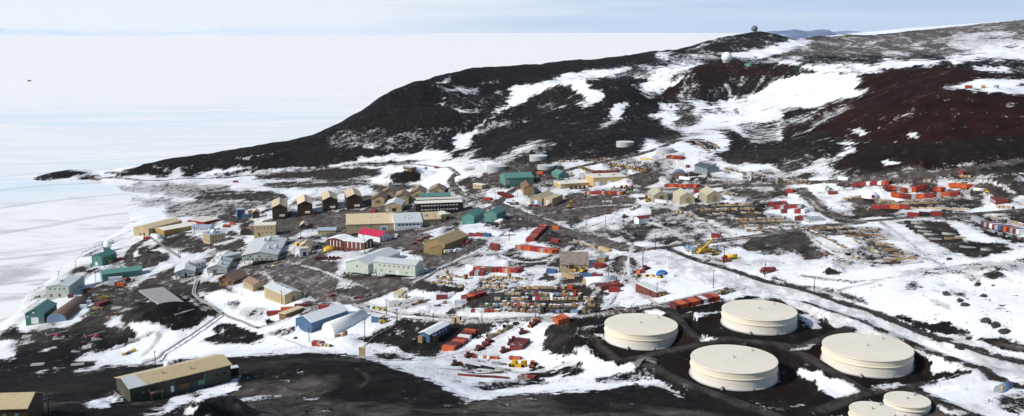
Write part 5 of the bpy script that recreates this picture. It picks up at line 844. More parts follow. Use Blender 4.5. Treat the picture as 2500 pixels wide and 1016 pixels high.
# ------------------------------------------------------------------ fuel tanks
def fuel_tank(label, u, v, w, hpx, wall='tank_cream', roof='tank_roof', big=True, group=None, dia=None):
    g = ground(u, v); dep = proj(*g)[2]; r = w * dep / FPX / 2; h = hpx * dep / FPX / .95; o = thing('fuel_tank', label, 'fuel tank', (g[0], g[1], g[2]), 0, group); n = 96 if big else 48
    MB().lathe([(r, -1.5), (r, h)], n).build('shell', wall, o); MB().lathe([(r + .12, h - .14), (r + .12, h + .05)], n, False).lathe([(r + .12, h + .05), (r * .5, h + .05 + r * .012), (0, h + .05 + r * .02)], n).build('roof', roof, o)
    if big:
        MB().lathe([(r, h * .60), (r + .32, h * .60), (r + .32, h * .60 + .12), (r, h * .60 + .12)], n).build('wind_girder', wall, o); MB().lathe([(r + .14, h - .28), (r + .2, h - .28), (r + .2, h - .06), (r + .14, h - .06)], n).build('rim_rail', wall, o)
        MB().lathe([(r, -.5), (r + .5, -.5), (r + .5, .25), (r, .3)], n).build('foundation', 'concrete', o)
        MB().cyl((0, 0, h), (0, 0, h + r * .03 + .6), .25, n=10).build('roof_vent', 'steel', o); MB().cyl((r * .55, r * .5, h), (r * .55, r * .5, h + 1.0), .3, n=10).build('roof_hatch', 'steel', o)
        st = MB()
        for k in range(18):
            a = R_(-20 + k * 2.2); z = h * (k + .5) / 18; st.bar(((r + .1) * math.cos(a), (r + .1) * math.sin(a), z), ((r + .9) * math.cos(a), (r + .9) * math.sin(a), z), .3, .05)
        
        for k in range(17): a, b = R_(-20 + k * 2.2), R_(-17.8 + k * 2.2); st.bar(((r + .5) * math.cos(a), (r + .5) * math.sin(a), h * (k + .5) / 18), ((r + .5) * math.cos(b), (r + .5) * math.sin(b), h * (k + 1.5) / 18), .1, .2)
        st.build('stair', 'steel', o); MB().cyl((-r * .45, -r * .9, .7), (-r * .5, -r * 1.03, .7), .45, n=12).build('manhole', 'steel', o); MB().cyl((r * .2, -r * .95, .6), (r * .22, -r * 1.06, .6), .35, n=10).build('valve', 'steel', o)
    else: MB().cyl((0, 0, h), (0, 0, h + .8), .2, n=8).build('roof_vent', 'steel', o)
    return o
for (u, v, w, h), lb in zip(TANKS, ['large cream fuel tank nearest the store yard road, westernmost of the four', 'large cream fuel tank beside the packed road, farthest of the four big ones', 'large cream fuel tank closest to the dark foreground slope, middle of the four', 'large cream fuel tank with rust streaked shell, easternmost of the four']):
    fuel_tank(lb, u, v, w * .985, h, group='large cream fuel tanks')
fuel_tank('small cream fuel tank cut by the bottom edge, nearer of the pair', 2127, 1040, 105, 40, big=True, group='small cream fuel tanks'); fuel_tank('small cream fuel tank just behind its twin at the bottom edge', 2213, 1002, 104, 27, group='small cream fuel tanks')
for u, v, w, h, lb in [(1212, 416.5, 47, 11, 'grey fuel tank behind the long teal warehouse'), (1314, 389, 43.5, 9, 'pale grey fuel tank at the foot of the dark hill'), (1333, 409.5, 44, 5.5, 'low grey fuel tank half sunk beside the upper road'), (1526, 356, 43, 9.5, 'white fuel tank perched alone on the dark hillside'), (1624, 373, 44, 10.5, 'grey fuel tank above the red containers by the upper road')]:
    fuel_tank(lb, u, v, w, h, 'tank_grey', 'grey_roof', big=False, group='grey fuel tanks')
# ------------------------------------------------------------------ radomes on the hills
def radome(label, u, v, rpx, mat):
    g = ground(u, v + 5); di = math.hypot(g[0], g[1]) + 12; r = rpx * proj(*g)[2] / FPX; j = int(round((math.atan2(g[0], g[1]) + AZ) / (2 * AZ) * (NA - 1))); rr_ = np.nonzero(np.abs(gd - di) < 260)[0]; k = rr_[np.argmax(((GZ[:, j] - H) / gd)[rr_])]; g = (GX[k, j], GY[k, j], GZ[k, j]); o = thing('radome', label, 'radome', (g[0], g[1], g[2]))
    MB().lathe([(r * .62, -3), (r * .62, .35 * r)], 32).build('base_ring', 'grey_siding', o); q = MB().lathe([(r * math.cos(R_(a)), r * .95 + r * math.sin(R_(a))) for a in range(-52, 91, 9)], 32)
    q.build('sphere', mat, o); MB().box(-.9, .9, -.4, .4, -1, 2.4).build('door', 'steel', o, (-r * .3, -r * .62, 0)); return o
radome('large white radome ball on top of the brown cone', 1775, 155, 13, 'radome'); radome('dark grey radome ball on the far black summit', 1842, 78.5, 8, 'dark_radome')
bld('small teal hut beside the white radome', 'V', (1165, 612), (1165, 582), (1085, 580), 9, 'teal_siding', 'teal_roof', 'R', 1.5, name='hut', cat='hut', wins=[('L', 1, .6, 1.5, 1.2, 'radome')])
bld('long lime green building on the far skyline', 'W', (412, 300), (412, 272), (315, 272), 25, 'lime', 'lime', flat=True, wins=[('L', 6, .6, 5, 3)])
# ------------------------------------------------------------------ shore buildings
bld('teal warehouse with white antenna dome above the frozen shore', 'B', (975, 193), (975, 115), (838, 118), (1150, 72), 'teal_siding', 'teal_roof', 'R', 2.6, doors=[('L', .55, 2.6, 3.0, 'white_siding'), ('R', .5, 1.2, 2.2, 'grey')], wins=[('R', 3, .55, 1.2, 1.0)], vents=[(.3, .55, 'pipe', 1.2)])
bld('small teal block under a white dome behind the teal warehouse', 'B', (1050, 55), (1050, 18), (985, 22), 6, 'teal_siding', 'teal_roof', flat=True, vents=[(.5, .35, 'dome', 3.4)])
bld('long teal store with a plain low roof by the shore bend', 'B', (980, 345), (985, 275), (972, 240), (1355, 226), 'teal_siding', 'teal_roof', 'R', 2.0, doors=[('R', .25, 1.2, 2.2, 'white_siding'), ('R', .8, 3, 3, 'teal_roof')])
bld('two-storey pale grey green building at the edge of the ice', 'B', (662, 485), (660, 388), (447, 384), (735, 300), 'pale_green_grey', 'grey_roof', 'R', 1.6, wins=[('L', 4, .78, 1.0, 1.0)], doors=[('L', .78, 1.6, 2.2, 'rust'), ('L', .42, 1.6, 2.2, 'rust'), ('R', .4, 1.2, 2.2, 'grey')], vents=[(.35, .5, 'box', 1.2), (.5, .75, 'pipe', 1.5)])
bld('tall pale annex behind the two-storey shore building', 'B', (745, 400), (745, 300), (722, 285), (803, 290), 'white_siding', 'grey_roof', flat=True)
bld('teal hangar with a white roller door by the helicopter pads', 'B', (425, 740), (425, 645), (238, 650), (540, 552), 'teal_siding', 'teal_roof', 'R', 3.0, doors=[('L', .5, 4.6, 4.2, 'white_siding'), ('L', .86, 1.2, 2.2, 'green'), ('R', .15, 1.6, 3, 'rust')], wins=[('L', 1, 1.1, 1.2, 1.0, 'radome', .4, .7), ('L', 1, .7, 1.0, 1.0, 'radome', .8, .95)])
bld('rust brown arched hut beside the teal hangar', 'B', (640, 715), (640, 640), (478, 615), (760, 480), 'rust', 'rust', round_=True, end='steel_blue', name='arched_hut', cat='hut')
bld('large tan flat warehouse with brown doors overlooking the ice', 'A', (1420, 768), (1420, 700), (1265, 686), (1739, 620), 'tan_siding', 'tan_roof', 'R', 1.5, doors=[('L', .3, 2.0, 2.6, 'dark_brown'), ('L', .55, 1.5, 2.0, 'dark_brown')], wins=[('L', 2, .75, .8, .8)])
bld('ochre store with a pale roof below the large tan warehouse', 'P', (401, 577), (401, 563), (387, 556), (478, 547), 'ochre_siding', 'cream_roof', 'R', 1.2, doors=[('R', .7, 2.5, 2.5, 'tan_siding')])
for i, (c, p, lb) in enumerate([('A', (1478, 785), 'round white water tank beside the large tan warehouse'), ('A', (1510, 792), 'round white water tank nearest the ochre store')]):
    g = P3(c, p); o = thing('water_tank', lb, 'water tank', g, 0, 'white water tanks'); MB().lathe([(3.6, -1), (3.6, 3.6), (0, 4.2)], 28).build('shell', 'white', o); MB().cyl((0, 0, 4), (0, 0, 4.8), .2, n=8).build('roof_vent', 'steel', o)
bld('low red store with a cream flat roof under the flag poles', 'D', (385, 587), (385, 556), (240, 531), (525, 522), 'red', 'cream_roof', flat=True)
bld('white two-storey office with blue grey roof behind the domed building', 'D', (440, 645), (440, 609), (265, 607), 11, 'white_siding', 'pale_blue_roof', 'L', 1.6, wins=[('L', 7, .55, .9, 1.1)], vents=[(.5, .8, 'box', 1)])
bld('tan two-storey building with white domes on its roof', 'D', (442, 767), (442, 682), (352, 656), (592, 664), 'tan_siding', 'pale_blue_roof', flat=True, wins=[('R', 4, .7, .9, 1.3), ('R', 4, .3, .9, 1.3), ('L', 4, .7, .8, 1.3), ('L', 4, .3, .8, 1.3)], vents=[(.42, .4, 'dome', 2.3), (.72, .45, 'dome', 1.35), (.2, .7, 'box', 1)])
bld('rusty arched hut with a dark open end beside the tan office', 'D', (852, 682), (852, 618), (724, 605), 17, 'rust', 'rust', round_=True, end='black', name='arched_hut', cat='hut')  # black end panel stands in for the shaded inside of the open arch
bld('tan two-storey office with a dark belt line', 'D', (1068, 683), (1068, 585), (855, 592), 13, 'tan_siding', 'cream_roof', flat=True, wins=[('L', 5, .75, .9, 1.0), ('L', 4, .28, .9, 1.0)], doors=[('L', .75, 1.4, 2.2, 'dark_brown')])
bld('square blue plant box beside the first dormitory', 'D', (775, 506), (775, 436), (697, 441), 9, 'blue_siding', 'pale_blue_roof', flat=True, name='plant_box', cat='plant box')
bld('low dark blue annex in front of the square blue box', 'D', (812, 517), (812, 489), (740, 489), 6, 'blue_siding', 'blue_siding', flat=True, name='plant_box', cat='plant box')
bld('small brown house with tan roof near the blue boxes', 'D', (908, 516), (908, 462), (845, 464), 9, 'brown_siding', 'tan_roof', 'R', 1.8, name='hut', cat='hut', wins=[('L', 1, .6, 1.0, 1.0)])
bld('cream shed roofed hut between the blue boxes', 'D', (850, 478), (850, 445), (800, 447), 6, 'tan_siding', 'cream_roof', flat=True, name='hut', cat='hut')
# ------------------------------------------------------------------ dormitories
for i, (x0, x1, ye, yb) in enumerate([(664, 702, 506, 532.5), (727, 763.5, 498, 524.5), (788.5, 825, 487.5, 511.5), (847, 885, 481, 508)]):
    o = bld(f'brown three-storey dormitory with cream roof, {ORD[i]} from the left in its row', 'P', (x1, yb), (x1, ye), (x0, ye + 1.5), 38, 'brown_siding', 'sand_roof', 'R', 3.2, name='dormitory', cat='dormitory', group='brown dormitories in a row', wins=[('L', 1, .95, 4.2, .5, 'glass', .4, .6), ('L', 1, .55, 4.2, .6, 'glass', .4, .6), ('r', 3, .7, 1, 1)] + [('R', 8, z, 1.1, 1.1) for z in (.2, .5, .82)])
    W, D, h = o['size']; MB().box(-2.6, -.02, D * .18, D * .52, 2.1, 3.6).build('porch', 'cream_roof', o)
    MB().box(.25, W - 1, D / 2 - .5, D / 2 + .5, h + 2.8, h + 3.7).build('ridge_vent', 'sand_roof', o)
    for t in (.1, .35, .6, .85): MB().cyl((0, 0, 0), (0, 0, 1.4), .22, n=8).build('vent_pipe', 'steel', o, (W * t, D * .35, h + 2))
for i, (x0, x1, ye, yb) in enumerate([(418, 542, 252, 322), (507, 632, 202, 262), (634, 770, 242, 308), (790, 920, 196, 262), (968, 1110, 178, 215)]):
    bld(f'tan lodge with brown gabled roof, {ORD[i]} from the left among the lodges', 'F', (x1, yb), (x1, ye), (x0, ye), 24, 'tan_siding', 'brown_roof', 'R', 3.4, name='lodge', cat='lodge', group='tan lodges with brown roofs', wins=[('L', 1, .55, 3.6, 3.0, 'dark_wood', .38, .62), ('L', 2, .5, .9, 1.0), ('R', 4, .5, 1, 1)], over=.9)  # broad dark centre panel paints in the shade of the gable recess
bld('grey roofed tan building with a gable front', 'F', (705, 376), (705, 319), (545, 319), 27, 'tan_siding', 'grey_roof', 'R', 2.8, doors=[('L', .45, 3.6, 3.0, 'dark_brown'), ('L', .85, 2.5, 2.0, 'white_siding')], wins=[('L', 2, .6, 1, 1)])
bld('long dark brown two-storey dormitory with cream roof strips, front block', 'F', (1292, 373), (1292, 287), (840, 304), 12, 'dark_brown', 'cream_roof', flat=True, name='dormitory', cat='dormitory', group='dark brown dormitories', wins=[('L', 12, .74, 1.7, .9, 'white'), ('L', 12, .3, 1.7, .9, 'white')], doors=[('L', .4, 1.6, 2.4, 'wood')])
bld('long dark brown dormitory with cream roof strips, rear block', 'F', (1250, 312), (1250, 256), (848, 268), 11, 'dark_brown', 'cream_roof', flat=True, name='dormitory', cat='dormitory', group='dark brown dormitories', wins=[('L', 12, .8, 1.7, .9, 'white')])
bld('long teal roofed building behind the dark brown dormitories', 'F', (1172, 268), (1172, 226), (890, 236), 13, 'teal_siding', 'teal_roof', 'L', 2.0, vents=[(.5, .3, 'box', .9)])
# ------------------------------------------------------------------ science laboratory, stepped down the slope
bld('large pale grey hall with hooded roof vents', 'D', (1085, 932), (1085, 868), (742, 876), 56, 'grey_siding', 'grey_roof', 'R', 2.6, stilts=1.1, wins=[('L', 6, .42, 1.3, .9), ('L', 3, .8, 1.0, .7)], doors=[('L', .62, 2.4, 4.0, 'grey_roof'), ('L', .6, 1.0, 1.8, 'black', 1.4)], vents=[(.66, .56, 'hood', 1.6), (.72, .42, 'hood', 1.7), (.24, .30, 'hood', 1.4), (.33, .12, 'hood', 1.7), (.5, .2, 'pipe', 1.2)])
bld('middle pale pale grey wing with a tall front', 'E', (603, 188), (603, 130), (410, 136), 46, 'grey_siding', 'grey_roof', 'R', 2.4, stilts=.6, doors=[('L', .62, 3.0, 4.2, 'grey'), ('L', .62, 2.0, 2.6, 'black', .8)], wins=[('L', 3, .6, 1.0, .8)], vents=[(.35, .45, 'hood', 1.6), (.3, .85, 'hood', 1.4), (.55, .6, 'pipe', 2.2), (.1, .3, 'hood', 1.2), (.6, .2, 'box', 1.0)])
bld('smallest pale grey wing at the lower end of the corridor', 'E', (298, 214), (298, 165), (103, 178), 23, 'grey_siding', 'grey_roof', 'R', 2.3, stilts=.5, doors=[('L', .45, 1.6, 2.3, 'black')], wins=[('L', 3, .6, .9, .8)], vents=[(.75, .35, 'hood', 1.4)])
bld('sloping enclosed corridor joining the pale grey halls', 'D', (738, 912), (738, 852), (512, 900), 5, 'grey_siding', 'grey_roof', 'L', .7, name='corridor', cat='corridor', stilts=1.2, wins=[('L', 6, .62, 1.1, 1.2, 'glass', .2, .95)])
bld('lower enclosed corridor to the smallest pale grey wing', 'D', (405, 978), (405, 925), (235, 968), 5, 'grey_siding', 'grey_roof', 'L', .7, name='corridor', cat='corridor', stilts=.8, wins=[('L', 4, .62, 1.1, 1.2)])
bld('brown wooden chalet with deep roof overhang below the pale grey halls', 'E', (664, 300), (660, 250), (522, 236), (785, 198), 'dark_wood', 'brown_roof', 'R', 3.6, over=1.3, name='chalet', cat='chalet', wins=[('L', 3, .5, 1.6, 1.6), ('R', 3, .5, 1.2, 1.0)], doors=[('L', .5, 1.4, 2.2, 'wood')])
bld('tan timber house with brown roof beside the chalet', 'E', (852, 364), (852, 302), (756, 254), (978, 280), 'tan_siding', 'brown_roof', 'L', 2.0, name='house', cat='house', wins=[('L', 3, .55, 1, 1), ('R', 2, .5, .9, 1)], doors=[('R', .5, 1.6, 2.4, 'dark_brown'), ('R', .85, 1.2, 2.2, 'dark_brown')])
bld('striped tan metal building with grey roof above the pipeline', 'E', (1155, 487), (1156, 394), (960, 308), (1312, 361), 'tan_siding', 'grey_roof', 'L', 1.8, wins=[('L', 8, .5, .5, 5.0, 'olive_tan')], doors=[('R', .5, 1.4, 4.5, 'dark_wood')], vents=[(.5, .3, 'box', .7), (.5, .5, 'box', .7), (.5, .7, 'box', .7)])
bld('brown shed with flat cream roof in front of the red containers', 'E', (1160, 620), (1160, 576), (1092, 566), (1345, 512), 'dark_wood', 'sand_roof', flat=True, name='shed', cat='shed')
bld('blue warehouse with white roof beside the white arched shelter', 'E', (1410, 757), (1410, 652), (1265, 612), (1746, 533), 'blue_siding', 'white_roof', 'R', 2.8, doors=[('L', .85, 1.2, 2.2, 'white_siding'), ('R', .78, 1.2, 2.0, 'white_siding')])
bld('long white arched shelter next to the blue warehouse', 'G', (62, 692), (62, 590), (-78, 570), (415, 468), 'white_roof', 'white_roof', round_=True, end='cream_roof', name='arched_shelter', cat='shelter', doors=[('L', .3, 1.2, 2.3, 'dark_wood'), ('L', .7, .9, 2.0, 'wood')])
bld('small blue shed with snow white roof at the road bend', 'G', (502, 577), (502, 527), (412, 512), (552, 508), 'blue_siding', 'white_roof', flat=True, name='shed', cat='shed')
o = bld('blue trailer building with white curved roof and two wooden porches', 'G', (972, 768), (972, 690), (870, 676), (1168, 592), 'blue_siding', 'white_roof', 'R', .9, name='trailer_building', cat='trailer', wins=[('R', 5, .6, 1.0, 1.3, 'radome')])
W, D, h = o['size']; MB().box(-1.6, -.02, D * .55, D * .98, -1, h * .72).build('porch', 'wood', o); MB().box(W * .1, W * .28, -1.6, -.02, -1, h * .72).build('porch', 'dark_wood', o)
bld('tan cube shaped hut alone on the snow above the dark slope', 'G', (352, 902), (352, 826), (290, 832), (379, 818), 'tan', 'tan', flat=True, name='hut', cat='hut')
bld('low green grey flat roofed shed behind stacked tan crates', 'G', (702, 337), (705, 304), (625, 301), (760, 270), 'pale_green_grey', 'tan_roof', flat=True, name='shed', cat='shed')
# ------------------------------------------------------------------ town centre
bld('pale two-storey building, wide gabled block', 'F', (388, 982), (388, 885), (183, 856), (675, 762), 'pale_green_grey', 'grey_roof', 'R', 2.6, stilts=.5, wins=[('L', 1, .75, .9, 1.2), ('R', 2, .75, .9, 1.2, 'glass', .5, .9), ('R', 2, .3, .9, 1.2, 'glass', .5, .9)], vents=[(.3, .5, 'pipe', .8)])
bld('pale two-storey building, long wing with small paired windows', 'F', (836, 1004), (836, 893), (446, 850), (893, 850), 'pale_green_grey', 'grey_roof', 'L', 2.0, stilts=.4, wins=[('L', 7, .76, .9, .9), ('L', 4, .3, .9, .9), ('R', 2, .75, .8, 1.0)], doors=[('L', .42, 2.6, 2.8, 'white_siding'), ('L', .95, 1.2, 2.4, 'steel_blue'), ('R', .5, 1.2, 2.2, 'grey')])
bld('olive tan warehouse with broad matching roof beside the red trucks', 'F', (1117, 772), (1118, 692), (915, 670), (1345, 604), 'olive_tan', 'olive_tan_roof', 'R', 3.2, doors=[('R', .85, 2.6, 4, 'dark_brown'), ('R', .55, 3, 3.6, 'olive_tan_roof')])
bld('small gabled annex on the front of the olive tan warehouse', 'F', (1090, 787), (1090, 737), (975, 722), (1120, 712), 'olive_tan', 'olive_tan_roof', 'R', 1.8, name='annex', cat='annex')
bld('long tan hall with a sand roof', 'F', (638, 552), (638, 488), (178, 502), 38, 'tan_siding', 'sand_roof', 'L', 5.0, doors=[('L', .22, 6.0, 3.6, 'white_siding'), ('L', .22, 4.4, 2.6, 'steel_blue')], wins=[('L', 3, .6, 1, 1)], vents=[(.25, .5, 'pipe', 1.4), (.3, .35, 'pipe', 1.2), (.6, .7, 'box', 1), (.5, .15, 'box', 1), (.5, .9, 'box', 1)])
bld('white roofed middle section of the long tan hall', 'F', (905, 528), (905, 478), (639, 489), 37, 'white_siding', 'grey_roof', 'L', 4.6, wins=[('L', 6, .6, 1.9, 1.1)], doors=[('L', .04, 1.6, 2.6, 'steel_blue')], vents=[(.25, .35, 'box', .8), (.25, .6, 'box', .8), (.33, .45, 'box', .8), (.18, .45, 'box', .8)])
bld('lower tan end section of the long tan hall', 'F', (1080, 482), (1080, 446), (896, 456), 28, 'tan_siding', 'tan_roof', 'L', 3.4, vents=[(.25, .7, 'box', 1.5), (.3, .3, 'pipe', 1.5), (.7, .5, 'pipe', 1.5)])
bld('small tan block closing the end of the tan hall', 'F', (1172, 452), (1172, 398), (1082, 408), 14, 'tan_siding', 'cream_roof', flat=True, doors=[('L', .3, 3, 2.6, 'dark_brown')], vents=[(.3, .2, 'box', 1.2)])
bld('white building with a crimson roof', 'F', (500, 672), (500, 620), (275, 586), (620, 597), 'white_siding', 'crimson_roof', 'L', 3.0, doors=[('R', .1, 1.3, 2.4, 'red'), ('R', .7, 2.0, 2.2, 'grey')], wins=[('R', 1, .6, 1, 1)])
for i, (G, e, L, Rr, lb) in enumerate([((150, 728), (152, 652), (12, 632), (215, 615), 'brick building with white trim and snow white roof, nearer the red tractors'), ((352, 742), (352, 675), (163, 652), (412, 640), 'brick building with white trim and snow white roof, below the crimson roof')]):
    bld(lb, 'F', G, e, L, Rr, 'brick', 'white_roof', 'R' if i == 0 else 'L', 1.4, group='brick buildings with white trim', wins=[('L', 4 + i * 0, .5, .6, 4.6, 'radome'), ('R', 2, .5, 2.0, 4.4, 'white_siding')])
o = bld('white fronted tan building with a yellow dome behind it', 'D', (1380, 877), (1380, 806), (1294, 812), 6, 'white_siding', 'cream_roof', flat=True, doors=[('L', .45, 2.4, 3.0, 'black')], name='building', cat='building')
bld('tan gabled rear part of the white fronted building', 'D', (1405, 836), (1405, 795), (1284, 797), 15, 'tan_siding', 'tan_roof', 'R', 3.0, name='building', cat='building')
bld('small tan cabin with sand roof between the town roads', 'D', (1366, 627), (1366, 588), (1298, 590), 13, 'brown_siding', 'sand_roof', 'R', 2.0, name='cabin', cat='cabin')
bld('low white building with pale blue roof beside the tan hall', 'D', (1640, 657), (1640, 634), (1466, 636), 8, 'tan_siding', 'pale_blue_roof', 'L', 1.6)
bld('teal warehouse at the crossroads, left of the pair', 'F', (1394, 496), (1395, 426), (1271, 424), (1515, 372), 'teal_siding', 'teal_roof', 'R', 2.8, group='teal warehouses at the crossroads', doors=[('L', .55, 1.6, 2.6, 'teal_roof')])
bld('teal warehouse at the crossroads, right of the pair', 'I', (125, 617), (125, 557), (0, 555), (246, 515), 'teal_siding', 'teal_roof', 'R', 2.8, group='teal warehouses at the crossroads', doors=[('L', .5, 3, 3.4, 'teal_roof')])
bld('small tan house with a white annex beside the upper street', 'F', (1470, 167), (1470, 127), (1400, 110), (1502, 118), 'tan_siding', 'cream_roof', flat=True, name='house', cat='house', wins=[('L', 2, .6, 1, 1)])
bld('brown wooden loading box on top of the black mound', 'T', (738, 985), (738, 945), (665, 935), 8, 'dark_wood', 'wood', flat=True, name='loading_box', cat='box')
bld('long teal warehouse with open left bay beside the grey tanks', 'I', (480, 262), (480, 206), (212, 216), 24, 'teal_siding', 'teal_roof', 'L', 3.2, doors=[('L', .93, 4.5, 4.2, 'steel')])
bld('small teal gabled shop between the grey tank and yellow garage', 'I', (718, 224), (718, 184), (637, 163), (820, 180), 'teal_siding', 'teal_roof', 'L', 3.2)
bld('low yellow garage wing with a cream flat roof', 'I', (738, 320), (738, 274), (661, 247), (1046, 256), 'yellow_siding', 'cream_roof', flat=True, doors=[('R', .08, 3.6, 3.6, 'grey'), ('R', .5, 1.2, 2.2, 'dark_brown')], vents=[(.3, .5, 'box', 1), (.5, .4, 'pipe', .8)])
bld('tall yellow vehicle garage with five grey roller doors', 'I', (1050, 302), (1050, 213), (962, 178), (1375, 200), 'yellow_siding', 'cream_roof', flat=True, doors=[('R', t, 4.6, 5.0, m_) for t, m_ in ((.10, 'white_siding'), (.28, 'grey'), (.48, 'white_siding'), (.70, 'grey'), (.90, 'steel_blue'))], vents=[(.3, .5, 'box', 1.2), (.7, .4, 'box', 1.2)])
bld('olive brown shop with a dark brown roof', 'I', (385, 380), (385, 314), (311, 268), (490, 320), 'olive_tan', 'dark_wood', 'L', 2.8)
bld('tan workshop with blue doors at the muddy crossroads', 'I', (556, 479), (556, 412), (438, 408), (690, 362), 'tan_siding', 'tan_roof', 'R', 2.4, doors=[('L', .75, 3.0, 3.8, 'steel_blue'), ('L', .52, 3.2, 4.4, 'white_siding'), ('L', .2, 3.0, 3.8, 'steel_blue')])
bld('lower tan wing beside the workshop with blue doors', 'I', (656, 479), (656, 414), (575, 408), (762, 374), 'tan_siding', 'tan_roof', flat=True, doors=[('L', .55, 3.0, 4.4, 'white_siding'), ('L', .15, 1.4, 2.4, 'dark_brown')])
bld('old shed with patched rusty roof above the crate yard', 'J', (1002, 220), (1002, 182), (737, 180), 25, 'tan_siding', 'rusty_grey', 'L', 4.6, name='shed', cat='shed', wins=[('L', 3, .5, 1.2, .9)], doors=[('L', .6, 3.0, 3.0, 'dark_brown')])
bld('low grey roofed annex beside the rusty shed', 'J', (1155, 162), (1155, 122), (1083, 112), (1190, 96), 'olive_tan', 'steel', flat=True, name='annex', cat='annex')
bld('white arched hut among the red containers', 'J', (985, 380), (985, 318), 7.0, (1272, 300), 'white_roof', 'white_roof', round_=True, end='tan', name='arched_hut', cat='hut')
bld('brown walled office with a white flat roof above the fuel tanks', 'M', (170, 652), (170, 603), (-22, 512), (258, 588), 'brick', 'white_roof', flat=True, wins=[('R', 2, .5, 1, 1, 'yellow')], doors=[('L', .3, 1.4, 2.2, 'dark_brown')])
bld('slate grey steel building with dark roof on the black pad', 'L', (650, 258), (650, 202), (557, 168), (750, 192), 'slate_siding', 'slate_roof', 'L', 2.4, doors=[('R', .4, 2.2, 3.0, 'grey')], wins=[('L', 3, .6, 1, .8)])
bld('rust walled arched hut with steel blue top near the slate building', 'L', (442, 287), (442, 230), (312, 226), 13, 'steel_blue', 'steel_blue', round_=True, end='rust', name='arched_hut', cat='hut')
for i, (G, e, L, dm, lb) in enumerate([((275, 502), (275, 460), (140, 462), 'dark_wood', 'first from the left'), ((531, 524), (531, 474), (390, 476), 'wood', 'middle of the three'), ((790, 510), (790, 458), (650, 460), 'wood', 'third from the left')]):
    bld(f'olive tan fabric storage hall with gabled top, {lb}', 'L', G, e, L, 21, 'dome_tan', 'dome_tan', 'R', 3.6, over=.1, name='storage_hall', cat='storage hall', group='olive tan storage halls', doors=[('L', .45, 3.4, 3.6, dm)])
bld('small cream hut with a blue roof beside the yellow crane', 'M', (497, 240), (497, 196), (430, 178), (556, 190), 'tank_cream', 'steel_blue', 'L', 1.3, name='hut', cat='hut', wins=[('L', 3, .55, .8, 1.0), ('R', 2, .55, .8, 1.0)])
bld('white hut with a red roof on the snowy slope', 'L', (97, 708), (97, 672), (0, 680), 7, 'white_siding', 'dark_red', 'L', 1.2, name='hut', cat='hut')
bld('pale green gabled store beside the curving yard road', 'N', (212, 354), (212, 308), (112, 282), (258, 318), 'pale_green_grey', 'grey_roof', 'L', 2.0)
bld('dark red flat roofed store at the far right yard', 'N', (1842, 472), (1842, 428), (1729, 390), (1980, 442), 'dark_red', 'dark_red', flat=True, wins=[('L', 3, .5, 1.2, 1.4, 'white')])
bld('grey flat roofed hut in the yard by the road fork', 'N', (60, 643), (60, 612), (20, 585), (205, 605), 'grey', 'grey', flat=True, name='hut', cat='hut', wins=[('R', 5, .5, .8, 1.2, 'radome')])
bld('steel blue arched hut with a yellow door by the packed road', 'Q', (2258, 742), (2258, 672), (2160, 640), (2396, 622), 'steel_blue', 'steel_blue', round_=True, end='slate_siding', name='arched_hut', cat='hut', doors=[('L', .3, 1.6, 2.2, 'yellow')])
bld('old brown hut with a low pyramid roof out on the point', 'A', (940, 236), (940, 222), (865, 216), (980, 214), 'dark_wood', 'grey_wood', 'R', 2.6, over=1.5, name='hut', cat='hut')
# ------------------------------------------------------------------ foreground
o = bld('long dark green building with tan roof on the black slope', 'C', (1502, 858), (1490, 702), (1350, 572), (2640, 421), 'olive_siding', 'tan_roof', 'R', 1.9, over=.5, doors=[('R', .69, 2.6, 4.8, 'teal_siding'), ('R', .40, 1.2, 2.3, 'white'), ('R', .52, 3.6, 3.6, 'dark_wood'), ('L', .55, 1.2, 2.4, 'rust')], wins=[('R', 2, .5, .9, .8, 'steel', .1, .2), ('R', 2, .45, 1.1, .9, 'black', .82, .97)], vents=[(.35, .3, 'pipe', .7), (.62, .2, 'pipe', .9), (.55, .85, 'pipe', 1.8), (.5, .98, 'dome', 1.3)])
W, D, h = o['size']; k = 1.9 / (D / 2)
MB().add([(-.52, -.52, h - .52 * k + .30), (W * .16, -.52, h - .52 * k + .30), (W * .14, D * .22, h + k * D * .22 + .30), (W * .12, D / 2, h + 1.9 + .30), (-.52, D / 2, h + 1.9 + .30)] + [(-.52, -.52, h - .52 * k + .24), (W * .16, -.52, h - .52 * k + .24), (W * .14, D * .22, h + k * D * .22 + .24), (W * .12, D / 2, h + 1.9 + .24), (-.52, D / 2, h + 1.9 + .24)], [(0, 1, 2, 3, 4), (0, 5, 6, 1), (1, 6, 7, 2), (2, 7, 8, 3), (4, 9, 5, 0)]).build('roof_patch', 'grey_roof', o)
MB().cyl((W * .17, -1.3, 2.0), (W * .30, -1.3, 2.0), .75, n=16).build('tank', 'rust', o); t_ = MB()
for x in (.185, .285): t_.box(W * x - .1, W * x + .1, -1.9, -.7, -.8, 1.6)
t_.build('tank_stand', 'wood', o); MB().box(W * .44, W * .72, -.1, 0, 2.0, h - .2).build('wall_patch', 'dark_brown', o)
bld('small lean-to at the far end of the dark green building', 'H', (862, 552), (862, 462), (770, 500), (905, 425), 'dark_brown', 'grey_roof', flat=True, name='lean_to', cat='lean-to')
o = thing('porch', 'broken wooden porch half buried in snow at the gable end', 'porch', P3('C', (1340, 870)), R_(25)); MB().box(-2.2, 2.2, -1.6, 1.6, 1.0, 1.2).build('deck', 'grey_wood', o); MB().lathe([(1.5, 1.2), (1.2, 1.7), (.6, 2.1), (0, 2.2)], 12).build('snow_cap', 'snow', o)
for x, y in ((-2, -1.4), (2, -1.4), (2, 1.4), (-2, 1.4)): MB().box(x - .1, x + .1, y - .1, y + .1, -.6, 1.9).build('post', 'dark_wood', o)
MB().bar((-2, -1.45, .1), (2, -1.45, .9), .1, .2).bar((-2, -1.45, 1.8), (2, -1.45, 1.7), .1, .12).build('brace', 'dark_wood', o)
